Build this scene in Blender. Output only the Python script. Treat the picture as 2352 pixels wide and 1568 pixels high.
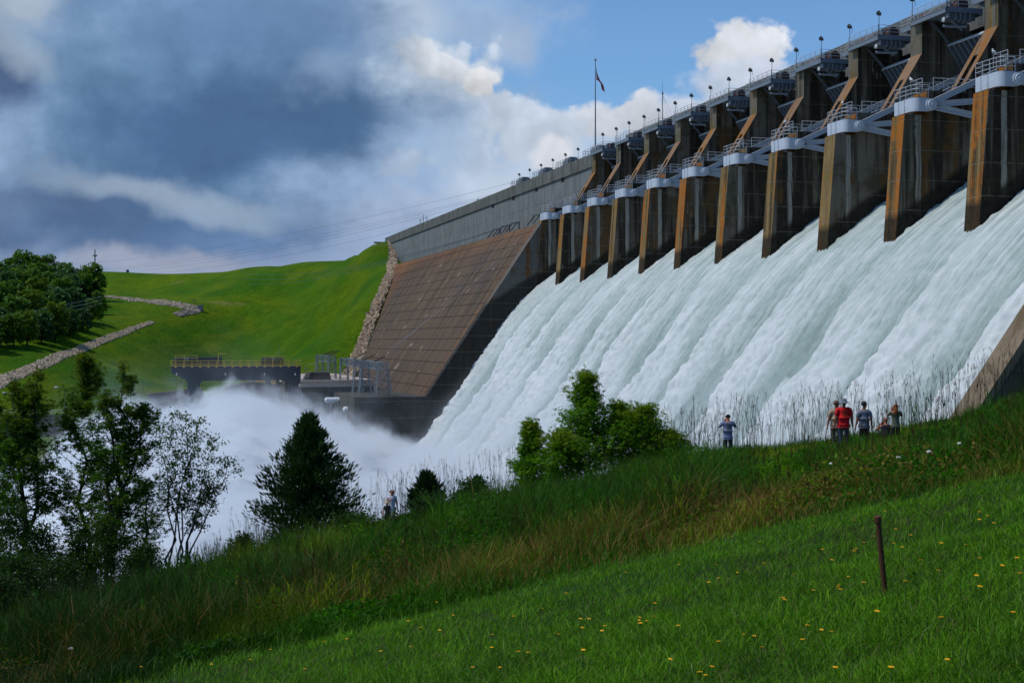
import bpy, bmesh, math, random
import numpy as np
from mathutils import Vector, Matrix

for o in list(bpy.data.objects):
    bpy.data.objects.remove(o)
SC = bpy.context.scene
COL = SC.collection
rng = np.random.default_rng(7)
random.seed(7)

# ------------------------------------------------------------------ camera
F = 3267.0                       # focal length in units of a 2352 px wide frame (50 mm lens)
cam_d = bpy.data.cameras.new("camera")
cam = bpy.data.objects.new("camera", cam_d)
COL.objects.link(cam)
cam.location = (0, 0, 0)
cam.rotation_euler = (math.radians(90), 0, 0)
cam_d.lens = 50.0
cam_d.sensor_width = 36.0
cam_d.clip_start = 0.1
cam_d.clip_end = 6000
SC.camera = cam

# ------------------------------------------------------------------ sun, exposure
SUN_AZ = math.atan2(-0.93, -0.14)          # compass bearing of the sun, measured from +Y towards +X
SUN_EL = math.radians(59)
sd = bpy.data.lights.new("sun", 'SUN')
sd.energy = 2.7
sd.angle = math.radians(0.5)
sd.color = (1.0, 0.95, 0.87)
sun = bpy.data.objects.new("sun", sd)
COL.objects.link(sun)
to_sun = Vector((math.sin(SUN_AZ) * math.cos(SUN_EL), math.cos(SUN_AZ) * math.cos(SUN_EL), math.sin(SUN_EL)))
sun.rotation_euler = to_sun.to_track_quat('Z', 'Y').to_euler()
sun.location = to_sun * 300
SC.view_settings.view_transform = 'Standard'
SC.view_settings.look = 'None'
EXPO = 0.05
SC.view_settings.exposure = EXPO
SC.view_settings.gamma = 1.0
SC.cycles.max_bounces = 8
SC.cycles.diffuse_bounces = 3
SC.cycles.glossy_bounces = 2
SC.cycles.transmission_bounces = 3
SC.cycles.volume_bounces = 3
SC.cycles.transparent_max_bounces = 8
SC.cycles.use_denoising = True


def lin(c):
    """sRGB 0-255 triple -> linear"""
    r = []
    for v in c:
        v = v / 255.0
        r.append(v / 12.92 if v <= 0.04045 else ((v + 0.055) / 1.055) ** 2.4)
    return tuple(r)


class NT:
    """small wrapper to write node trees"""
    def __init__(self, tree):
        self.t = tree
        tree.nodes.clear()

    def n(self, typ, **kw):
        nd = self.t.nodes.new(typ)
        for k, v in kw.items():
            setattr(nd, k, v)
        return nd

    def put(self, sock, v):
        if hasattr(v, 'is_output') or isinstance(v, bpy.types.NodeSocket):
            self.t.links.new(v, sock)
        elif isinstance(v, (tuple, list)) and len(v) == 3 and sock.type == 'RGBA':
            sock.default_value = (*v, 1)
        else:
            sock.default_value = v

    def m(self, op, a, b=0.0, c=0.0, clamp=False):
        nd = self.n('ShaderNodeMath', operation=op, use_clamp=clamp)
        self.put(nd.inputs[0], a)
        self.put(nd.inputs[1], b)
        self.put(nd.inputs[2], c)
        return nd.outputs[0]

    def rng(self, v, a, b, c=0.0, d=1.0, smooth=True):
        nd = self.n('ShaderNodeMapRange', interpolation_type='SMOOTHSTEP' if smooth else 'LINEAR')
        for i, x in enumerate((v, a, b, c, d)):
            self.put(nd.inputs[i], x)
        return nd.outputs[0]

    def mix(self, f, a, b, mode='MIX'):
        nd = self.n('ShaderNodeMixRGB', blend_type=mode)
        self.put(nd.inputs[0], f)
        self.put(nd.inputs[1], a)
        self.put(nd.inputs[2], b)
        return nd.outputs[0]

    def xyz(self, x, y, z):
        nd = self.n('ShaderNodeCombineXYZ')
        for i, v in enumerate((x, y, z)):
            self.put(nd.inputs[i], v)
        return nd.outputs[0]

    def sep(self, v):
        nd = self.n('ShaderNodeSeparateXYZ')
        self.put(nd.inputs[0], v)
        return nd.outputs

    def noise(self, vec, scale, detail=4.0, rough=0.55, dist=0.0, w=None, out=0):
        nd = self.n('ShaderNodeTexNoise')
        if w is not None:
            nd.noise_dimensions = '4D'
            self.put(nd.inputs['W'], w)
        self.put(nd.inputs['Vector'], vec)
        self.put(nd.inputs['Scale'], scale)
        nd.inputs['Detail'].default_value = detail
        nd.inputs['Roughness'].default_value = rough
        nd.inputs['Distortion'].default_value = dist
        return nd.outputs[out]


# ------------------------------------------------------------------ world: clear sky with clouds, all by direction
world = bpy.data.worlds.new("World")
SC.world = world
world.use_nodes = True
T = NT(world.node_tree)
SKY_STR = 0.11
sky = T.n('ShaderNodeTexSky', sky_type='NISHITA')
sky.sun_disc = False
sky.sun_elevation = SUN_EL
sky.sun_rotation = SUN_AZ
sky.altitude = 200
sky.air_density = 1.0
sky.dust_density = 0.6
sky.ozone_density = 1.5
tc = T.n('ShaderNodeTexCoord')
dx, dy, dz = T.sep(tc.outputs['Generated'])
ady = T.m('MAXIMUM', T.m('ABSOLUTE', dy), 0.2)
U = T.m('DIVIDE', dx, ady)
V = T.m('DIVIDE', dz, ady)
uv0 = T.xyz(U, V, 0.0)
wv = T.n('ShaderNodeVectorMath', operation='SUBTRACT')
nz = T.n('ShaderNodeTexNoise')
T.put(nz.inputs['Vector'], uv0)
nz.inputs['Scale'].default_value = 7.0
nz.inputs['Detail'].default_value = 5.0
nz.inputs['Roughness'].default_value = 0.55
T.put(wv.inputs[0], nz.outputs['Color'])
wv.inputs[1].default_value = (0.5, 0.5, 0.5)
nz2 = T.n('ShaderNodeTexNoise')
T.put(nz2.inputs['Vector'], uv0)
nz2.inputs['Scale'].default_value = 26.0
nz2.inputs['Detail'].default_value = 7.0
nz2.inputs['Roughness'].default_value = 0.6
puff = nz2.outputs['Fac']
wisp = T.noise(T.xyz(T.m('MULTIPLY', U, 0.55), V, 3.1), 11.0, 6.0, 0.58)
wv2 = T.n('ShaderNodeVectorMath', operation='MULTIPLY_ADD')
T.put(wv2.inputs[0], wv.outputs[0])
wv2.inputs[1].default_value = (0.05, 0.05, 0.0)
T.put(wv2.inputs[2], uv0)


def sky_blob(col, px, py, rx, ry, rgb, soft=0.5, amp=0.5, rot=0.0, op=1.0, warp=0.10, tex=0.25, kind='soft'):
    """one cloud mass; centre and radii given as directions (tangents x 3267), so it stands infinitely far off"""
    cx, cz = (px - 1176) / F, (784 - py) / F
    wxyz = T.sep(wv.outputs[0])
    du = T.m('ADD', T.m('SUBTRACT', U, cx), T.m('MULTIPLY', wxyz[0], warp))
    dv = T.m('ADD', T.m('SUBTRACT', V, cz), T.m('MULTIPLY', wxyz[1], warp))
    c, s = math.cos(rot), math.sin(rot)
    a = T.m('DIVIDE', T.m('ADD', T.m('MULTIPLY', du, c), T.m('MULTIPLY', dv, s)), rx / F)
    b = T.m('DIVIDE', T.m('SUBTRACT', T.m('MULTIPLY', dv, c), T.m('MULTIPLY', du, s)), ry / F)
    d = T.m('SQRT', T.m('ADD', T.m('MULTIPLY', a, a), T.m('MULTIPLY', b, b)))
    if kind == 'cumulus':
        nn = T.m('ADD', T.m('MULTIPLY', T.m('SUBTRACT', billow, 0.42), amp * 1.3), T.m('MULTIPLY', T.m('SUBTRACT', puff, 0.5), amp * 2.0))
    else:
        nn = T.m('ADD', T.m('MULTIPLY', T.m('SUBTRACT', wisp, 0.5), amp * 2.2), T.m('MULTIPLY', T.m('SUBTRACT', puff, 0.5), amp * 0.8))
    d = T.m('ADD', d, nn)
    mk = T.rng(d, 1.0 + soft, 1.0 - soft, 0.0, op)
    g = tuple(x / SKY_STR / 2 ** EXPO for x in lin(rgb))
    if kind == 'cumulus':
        sh = T.m('ADD', T.m('MULTIPLY', T.m('SUBTRACT', 0.45, billow), tex * 1.6), T.m('MULTIPLY', T.m('SUBTRACT', puff, 0.5), tex * 1.4))
        sh = T.m('ADD', T.m('ADD', 1.0, sh), T.m('MULTIPLY', b, 0.08))
    else:
        sh = T.m('ADD', T.m('ADD', 1.0, T.m('MULTIPLY', T.m('SUBTRACT', wisp, 0.5), tex * 2.6)), T.m('ADD', T.m('MULTIPLY', T.m('SUBTRACT', puff, 0.5), tex * 1.2), T.m('MULTIPLY', T.m('SUBTRACT', 0.45, billow), tex * 0.7)))
    vm = T.n('ShaderNodeVectorMath', operation='SCALE')
    vm.inputs[0].default_value = g
    T.put(vm.inputs['Scale'], sh)
    return T.mix(mk, col, vm.outputs[0])


# billows: several sizes of rounded puffs laid over one another
def voro(scale):
    vv = T.n('ShaderNodeTexVoronoi', feature='SMOOTH_F1')
    T.put(vv.inputs['Vector'], wv2.outputs[0])
    vv.inputs['Scale'].default_value = scale
    vv.inputs['Smoothness'].default_value = 0.35
    return vv.outputs['Distance']


billow = T.m('ADD', T.m('MULTIPLY', voro(26.0), 0.5), T.m('ADD', T.m('MULTIPLY', voro(60.0), 0.3), T.m('MULTIPLY', voro(130.0), 0.2)))
c = T.mix(1.0, sky.outputs[0], (0.66, 0.92, 1.16), 'MULTIPLY')
# veil of cloud over the left and the middle
c = sky_blob(c, 380, 400, 740, 520, (148, 172, 204), 0.30, 0.5)
c = sky_blob(c, 1010, 470, 330, 250, (146, 172, 206), 0.35, 0.7)
c = sky_blob(c, 1060, 10, 190, 100, (156, 180, 210), 0.45, 1.0, op=0.8)
c = sky_blob(c, 1430, 430, 400, 150, (176, 194, 218), 0.30, 0.8, op=0.95)
c = sky_blob(c, 1200, 85, 80, 50, (180, 197, 220), 0.9, 1.3, 0.3, 0.6, 0.16)
# cumulus heads
c = sky_blob(c, 1690, 120, 122, 82, (216, 220, 228), 0.14, 0.75, 0.0, 1, 0.05, 0.40, 'cumulus')
c = sky_blob(c, 1640, 195, 95, 60, (192, 204, 222), 0.35, 0.8, 0.0, 0.9, 0.05, 0.30, 'cumulus')
c = sky_blob(c, 1760, 210, 70, 60, (196, 206, 224), 0.35, 0.8, 0.0, 0.9, 0.05, 0.30, 'cumulus')
c = sky_blob(c, 1490, 280, 64, 84, (210, 216, 226), 0.16, 0.75, 0.0, 1, 0.05, 0.35, 'cumulus')
c = sky_blob(c, 1385, 285, 95, 54, (206, 213, 225), 0.18, 0.75, 0.0, 1, 0.05, 0.35, 'cumulus')
c = sky_blob(c, 1240, 318, 140, 70, (192, 205, 222), 0.25, 0.7, 0.0, 1, 0.06, 0.28, 'cumulus')
c = sky_blob(c, 1275, 368, 50, 36, (212, 216, 225), 0.3, 0.8, 0.0, 1, 0.05, 0.3, 'cumulus')
c = sky_blob(c, 1570, 258, 90, 50, (200, 209, 224), 0.3, 0.8, 0.0, 0.95, 0.05, 0.30, 'cumulus')
# grey-white mass in the middle with its sunlit upper rim
c = sky_blob(c, 900, 70, 130, 120, (178, 196, 218), 0.5, 0.9, 0.0, 0.9)
c = sky_blob(c, 1025, 235, 175, 150, (190, 204, 222), 0.14, 0.7, -0.45, 1, 0.06, 0.34, 'cumulus')
c = sky_blob(c, 1010, 350, 120, 70, (176, 194, 217), 0.25, 0.9, -0.2, 0.9, 0.06, 0.36, 'cumulus')
c = sky_blob(c, 890, 190, 80, 70, (186, 201, 220), 0.25, 0.9, -0.2, 0.9, 0.06, 0.36, 'cumulus')
c = sky_blob(c, 960, 128, 74, 38, (206, 214, 225), 0.20, 0.8, -0.5, 0.9, 0.06, 0.35, 'cumulus')
c = sky_blob(c, 1030, 160, 86, 36, (214, 220, 228), 0.16, 0.8, -0.5, 0.9, 0.06, 0.38, 'cumulus')
c = sky_blob(c, 1105, 198, 54, 44, (222, 225, 230), 0.12, 0.8, -0.3, 0.95, 0.05, 0.40, 'cumulus')
c = sky_blob(c, 920, 350, 170, 120, (148, 174, 206), 0.5, 0.9, 0.0, 0.85)
c = sky_blob(c, 1110, 420, 150, 66, (190, 203, 221), 0.45, 1.0, 0.1, 0.8, 0.10, 0.3)
c = sky_blob(c, 935, 400, 60, 46, (178, 194, 216), 0.35, 1.0, 0.3, 0.75, 0.08, 0.3, 'cumulus')
c = sky_blob(c, 930, 500, 150, 50, (168, 184, 210), 0.45, 1.0, 0.1, 0.75, 0.10, 0.3)
# the storm cloud: layered slate blues
c = sky_blob(c, 400, 280, 480, 270, (108, 142, 178), 0.50, 0.7, 0.05, 0.95, 0.14, 0.22)
c = sky_blob(c, 540, 60, 300, 150, (104, 136, 178), 0.5, 0.8, 0.0, 0.85, 0.14, 0.22)
c = sky_blob(c, 500, 310, 380, 130, (74, 105, 146), 0.6, 0.7, 0.0, 0.92, 0.12, 0.24)
c = sky_blob(c, 760, 315, 110, 76, (78, 110, 150), 0.6, 0.7, 0.2, 0.85, 0.12, 0.2)
c = sky_blob(c, 0, 200, 70, 80, (72, 92, 130), 0.7, 0.8, 0.0, 0.8)
c = sky_blob(c, 330, 530, 460, 76, (80, 109, 150), 0.6, 0.7, 0.05, 0.9, 0.12, 0.22)
c = sky_blob(c, 60, 470, 230, 60, (84, 108, 146), 0.6, 0.7, 0.0, 0.75)
c = sky_blob(c, 640, 560, 210, 50, (108, 138, 180), 0.6, 0.8, 0.0, 0.8)
# pale breaks in it
c = sky_blob(c, 120, 40, 95, 66, (172, 186, 202), 0.7, 1.1, -0.4, 0.85, 0.16)
c = sky_blob(c, 70, 165, 50, 70, (156, 174, 194), 0.8, 1.1, 0.6, 0.75, 0.16)
c = sky_blob(c, 700, 200, 80, 44, (142, 168, 198), 0.8, 1.1, 0.4, 0.6, 0.16)
c = sky_blob(c, 400, 440, 280, 28, (152, 171, 194), 0.75, 1.0, -0.13, 0.9, 0.09)
c = sky_blob(c, 520, 488, 120, 22, (150, 170, 194), 0.8, 1.0, -0.12, 0.75, 0.09)
c = sky_blob(c, 370, 606, 210, 28, (164, 172, 194), 0.8, 1.0, 0.0, 0.85, 0.10)
c = sky_blob(c, 60, 556, 100, 34, (134, 152, 182), 0.8, 1.0, 0.0, 0.7, 0.12)
c = sky_blob(c, 860, 565, 190, 40, (158, 174, 204), 0.6, 1.1, 0.1, 0.6)
bg = T.n('ShaderNodeBackground')
T.put(bg.inputs['Color'], c)
bg.inputs['Strength'].default_value = SKY_STR
T.t.links.new(bg.outputs[0], T.n('ShaderNodeOutputWorld').inputs[0])

# ------------------------------------------------------------------ frames of reference
TH = math.atan(876 / F)                   # the dam's axis runs away from the viewer, 15 degrees to the left
ST, CT = math.sin(TH), math.cos(TH)
ROT = -(math.pi / 2 - TH)                 # dam frame: local x = -station (towards the viewer), local y = upstream, z up
PITCH = 14.63
S0 = 248.3


def SN(n):
    return S0 - PITCH * n                 # far face of pier n


def W(s, q, z):
    return Vector((-s * ST + q * CT, s * CT + q * ST, z))


def P(px, py, Y):
    return Vector(((px - 1176) / F * Y, Y, (784 - py) / F * Y))


def ray_q(px, py, s):
    """where the line of sight through (px, py) meets the plane of station s: (q, z)"""
    t = (px - 1176) / F
    q = (t * s * CT + s * ST) / (CT - t * ST)
    Y = s * CT + q * ST
    return q, (784 - py) / F * Y


def ray_s(px, py, q):
    t = (px - 1176) / F
    s = (q * CT - t * q * ST) / (t * CT + ST)
    Y = s * CT + q * ST
    return s, (784 - py) / F * Y


# ------------------------------------------------------------------ object helpers
def tag(o, label=None, cat=None, group=None, kind=None):
    if label:
        o['label'] = label
    if cat:
        o['category'] = cat
    if group:
        o['group'] = group
    if kind:
        o['kind'] = kind
    return o


def thing(name, label, cat, loc=(0, 0, 0), rz=0.0, group=None):
    o = bpy.data.objects.new(name, None)
    COL.objects.link(o)
    o.empty_display_size = 0.5
    o.location = loc
    o.rotation_euler = (0, 0, rz)
    return tag(o, label, cat, group)


KIDS = {}


def link(o, parent=None):
    COL.objects.link(o)
    if parent is not None:
        o.parent = parent
        KIDS.setdefault(parent, []).append(o)
    return o


def copy_tree(o, parent=None):
    c = o.copy()
    link(c, parent)
    for ch in list(KIDS.get(o, [])):
        copy_tree(ch, c)
    return c


class MB:
    """collects simple solids and links them as one mesh object"""
    def __init__(self):
        self.v, self.f, self.mi = [], [], []

    def add(self, vs, fs, mi=0):
        b = len(self.v)
        self.v += [tuple(p) for p in vs]
        self.f += [tuple(i + b for i in f) for f in fs]
        self.mi += [mi] * len(fs)
        return self

    def box(self, x0, x1, y0, y1, z0, z1, mi=0):
        vs = [(x, y, z) for z in (z0, z1) for y in (y0, y1) for x in (x0, x1)]
        fs = [(0, 2, 3, 1), (4, 5, 7, 6), (0, 1, 5, 4), (2, 6, 7, 3), (0, 4, 6, 2), (1, 3, 7, 5)]
        return self.add(vs, fs, mi)

    def tube(self, p0, p1, r0, r1=None, n=6, mi=0, cap=True):
        p0, p1 = Vector(p0), Vector(p1)
        r1 = r0 if r1 is None else r1
        d = p1 - p0
        if d.length < 1e-6:
            return self
        d.normalize()
        a = d.cross(Vector((0, 0, 1)) if abs(d.z) < 0.9 else Vector((1, 0, 0))).normalized()
        b = d.cross(a)
        vs, fs = [], []
        for p, r in ((p0, r0), (p1, r1)):
            for k in range(n):
                t = 2 * math.pi * k / n
                vs.append(p + a * (r * math.cos(t)) + b * (r * math.sin(t)))
        for k in range(n):
            fs.append((k, (k + 1) % n, n + (k + 1) % n, n + k))
        if cap:
            fs.append(tuple(range(n))[::-1])
            fs.append(tuple(range(n, 2 * n)))
        return self.add(vs, fs, mi)

    def path(self, pts, r, n=6, mi=0):
        for a, b in zip(pts[:-1], pts[1:]):
            self.tube(a, b, r, r, n, mi)
        return self

    def bar(self, p0, p1, w, h, up=(0, 0, 1), mi=0):
        """rectangular bar from p0 to p1, w across and h along 'up'"""
        p0, p1 = Vector(p0), Vector(p1)
        d = (p1 - p0).normalized()
        u = Vector(up)
        s = d.cross(u)
        if s.length < 1e-4:
            s = d.cross(Vector((1, 0, 0)))
        s.normalize()
        u = s.cross(d)
        vs = []
        for p in (p0, p1):
            for a, b in ((-1, -1), (1, -1), (1, 1), (-1, 1)):
                vs.append(p + s * (a * w / 2) + u * (b * h / 2))
        fs = [(3, 2, 1, 0), (4, 5, 6, 7), (0, 1, 5, 4), (1, 2, 6, 5), (2, 3, 7, 6), (3, 0, 4, 7)]
        return self.add(vs, fs, mi)

    def prism(self, prof, x0, x1, mi=0, mis=None):
        """profile of (y, z) points, counter-clockwise seen from +x, run from x0 to x1"""
        n = len(prof)
        vs = [(x0, y, z) for y, z in prof] + [(x1, y, z) for y, z in prof]
        b = len(self.v)
        self.v += vs
        for k in range(n):
            k2 = (k + 1) % n
            self.f.append((b + k, b + k2, b + n + k2, b + n + k))
            self.mi.append(mis[k] if mis else mi)
        self.f.append(tuple(b + i for i in range(n))[::-1])
        self.f.append(tuple(b + n + i for i in range(n)))
        self.mi += [mi, mi]
        return self

    def lathe(self, prof, centre=(0, 0, 0), n=12, axis='z', mi=0):
        """profile of (r, h) points turned about an axis"""
        vs, fs = [], []
        c = Vector(centre)
        for r, h in prof:
            for k in range(n):
                t = 2 * math.pi * k / n
                a, b = r * math.cos(t), r * math.sin(t)
                p = {'z': (a, b, h), 'y': (a, h, b), 'x': (h, a, b)}[axis]
                vs.append(c + Vector(p))
        for i in range(len(prof) - 1):
            for k in range(n):
                fs.append((i * n + k, i * n + (k + 1) % n, (i + 1) * n + (k + 1) % n, (i + 1) * n + k))
        fs.append(tuple(range(n))[::-1])
        fs.append(tuple((len(prof) - 1) * n + k for k in range(n)))
        return self.add(vs, fs, mi)

    def ball(self, c, r, n=8, mi=0, sz=1.0):
        pr = [(max(r * math.sin(math.pi * i / n), 1e-4), -r * sz * math.cos(math.pi * i / n)) for i in range(n + 1)]
        return self.lathe(pr, c, n + 2, 'z', mi)

    def build(self, name, mats, parent=None, shift=(0, 0, 0), smooth=False, bevel=0.0, loc=None, rz=0.0, fix=True):
        me = bpy.data.meshes.new(name)
        sx, sy, sz = shift
        me.from_pydata([(x - sx, y - sy, z - sz) for x, y, z in self.v], [], self.f)
        if not isinstance(mats, (list, tuple)):
            mats = [mats]
        for m in mats:
            me.materials.append(m)
        me.polygons.foreach_set('material_index', self.mi)
        if fix:
            bm = bmesh.new()
            bm.from_mesh(me)
            bmesh.ops.recalc_face_normals(bm, faces=bm.faces)
            bm.to_mesh(me)
            bm.free()
        if smooth:
            me.polygons.foreach_set('use_smooth', [True] * len(me.polygons))
        me.update()
        o = bpy.data.objects.new(name, me)
        link(o, parent)
        if loc is not None:
            o.location = loc
        o.rotation_euler = (0, 0, rz)
        if bevel:
            b = o.modifiers.new('bevel', 'BEVEL')
            b.width = bevel
            b.segments = 2
            b.limit_method = 'ANGLE'
        return o


def dam_thing(name, label, cat, s, q, z, group=None):
    return thing(name, label, cat, W(s, q, z), ROT, group)


def fast_mesh(name, v, faces, mat, parent=None, col=None, smooth=False, attr=None):
    """numpy mesh: v (N,3), faces list of (M,k) index arrays"""
    me = bpy.data.meshes.new(name)
    v = np.ascontiguousarray(v, dtype=np.float32)
    me.vertices.add(len(v))
    me.vertices.foreach_set('co', v.ravel())
    li = np.concatenate([f.ravel() for f in faces]).astype(np.int32)
    tot = np.concatenate([np.full(len(f), f.shape[1], np.int32) for f in faces])
    st = np.concatenate([[0], np.cumsum(tot)[:-1]]).astype(np.int32)
    me.loops.add(len(li))
    me.loops.foreach_set('vertex_index', li)
    me.polygons.add(len(tot))
    me.polygons.foreach_set('loop_start', st)
    me.polygons.foreach_set('loop_total', tot)
    me.polygons.foreach_set('use_smooth', np.full(len(tot), smooth, bool))
    me.update(calc_edges=True)
    if col is not None:
        a = me.attributes.new('Col', 'FLOAT_COLOR', 'POINT')
        cc = np.ones((len(v), 4), np.float32)
        cc[:, :3] = col
        a.data.foreach_set('color', cc.ravel())
    for k, val in (attr or {}).items():
        a = me.attributes.new(k, 'FLOAT', 'POINT')
        a.data.foreach_set('value', np.ascontiguousarray(val, np.float32))
    me.materials.append(mat)
    o = bpy.data.objects.new(name, me)
    return link(o, parent)


# ------------------------------------------------------------------ noise in numpy
_perm = np.random.default_rng(3).permutation(256)
_perm = np.concatenate([_perm, _perm, _perm])
_ang = np.random.default_rng(4).random(256) * 2 * np.pi
_gx, _gy = np.cos(_ang), np.sin(_ang)


def perlin(x, y, seed=0):
    x = np.asarray(x, float) + seed * 17.31
    y = np.asarray(y, float) + seed * 9.77
    xi, yi = np.floor(x).astype(int), np.floor(y).astype(int)
    xf, yf = x - xi, y - yi
    u = xf ** 3 * (xf * (xf * 6 - 15) + 10)
    v = yf ** 3 * (yf * (yf * 6 - 15) + 10)

    def g(ix, iy, fx, fy):
        h = _perm[(_perm[ix & 255] + iy) & 255]
        return _gx[h] * fx + _gy[h] * fy
    a = g(xi, yi, xf, yf)
    b = g(xi + 1, yi, xf - 1, yf)
    c_ = g(xi, yi + 1, xf, yf - 1)
    d = g(xi + 1, yi + 1, xf - 1, yf - 1)
    return ((a + u * (b - a)) * (1 - v) + (c_ + u * (d - c_)) * v) * 1.5


def fbm(x, y, oct=4, seed=0, gain=0.5, billow=False):
    s, amp, tot = 0, 1.0, 0
    for k in range(oct):
        n = perlin(x * 2 ** k, y * 2 ** k, seed + k * 3)
        if billow:
            n = np.abs(n) * 2 - 0.55
        s = s + n * amp
        tot += amp
        amp *= gain
    return s / tot

# ------------------------------------------------------------------ materials
def new_mat(name):
    m = bpy.data.materials.new(name)
    m.use_nodes = True
    return m, NT(m.node_tree)


def finish(t, color, rough=0.8, bump=None, bstr=0.3, bdist=0.05, metal=0.0, spec=0.3):
    p = t.n('ShaderNodeBsdfPrincipled')
    t.put(p.inputs['Base Color'], color)
    t.put(p.inputs['Roughness'], rough)
    p.inputs['Metallic'].default_value = metal
    p.inputs['Specular IOR Level'].default_value = spec
    if bump is not None:
        b = t.n('ShaderNodeBump')
        b.inputs['Strength'].default_value = bstr
        b.inputs['Distance'].default_value = bdist
        t.put(b.inputs['Height'], bump)
        t.put(p.inputs['Normal'], b.outputs[0])
    t.t.links.new(p.outputs[0], t.n('ShaderNodeOutputMaterial').inputs[0])
    return p


def paint(name, rgb, rough=0.5, var=0.25, dirt=(60, 50, 40), dirt_amt=0.25, metal=0.0, scale=1.5, spec=0.35):
    m, t = new_mat(name)
    co = t.n('ShaderNodeTexCoord').outputs['Object']
    n1 = t.noise(co, scale, 5, 0.6)
    n2 = t.noise(co, scale * 6, 4, 0.6)
    c_ = lin(rgb)
    col = t.mix(t.rng(n1, 0.35, 0.75, 0, var), c_, tuple(v * 0.55 for v in c_))
    col = t.mix(t.rng(n2, 0.52, 0.72, 0, dirt_amt), col, lin(dirt))
    finish(t, col, rough, n2, 0.15, 0.01, metal, spec)
    return m


def line_mask(t, v, period, width, off=0.0):
    """1 on thin lines every 'period' metres of v"""
    f = t.m('FRACT', t.m('DIVIDE', t.m('ADD', v, off + 500 * period), period))
    d = t.m('ABSOLUTE', t.m('SUBTRACT', f, 0.5))
    return t.rng(d, width / period, width / period * 0.4)


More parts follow.
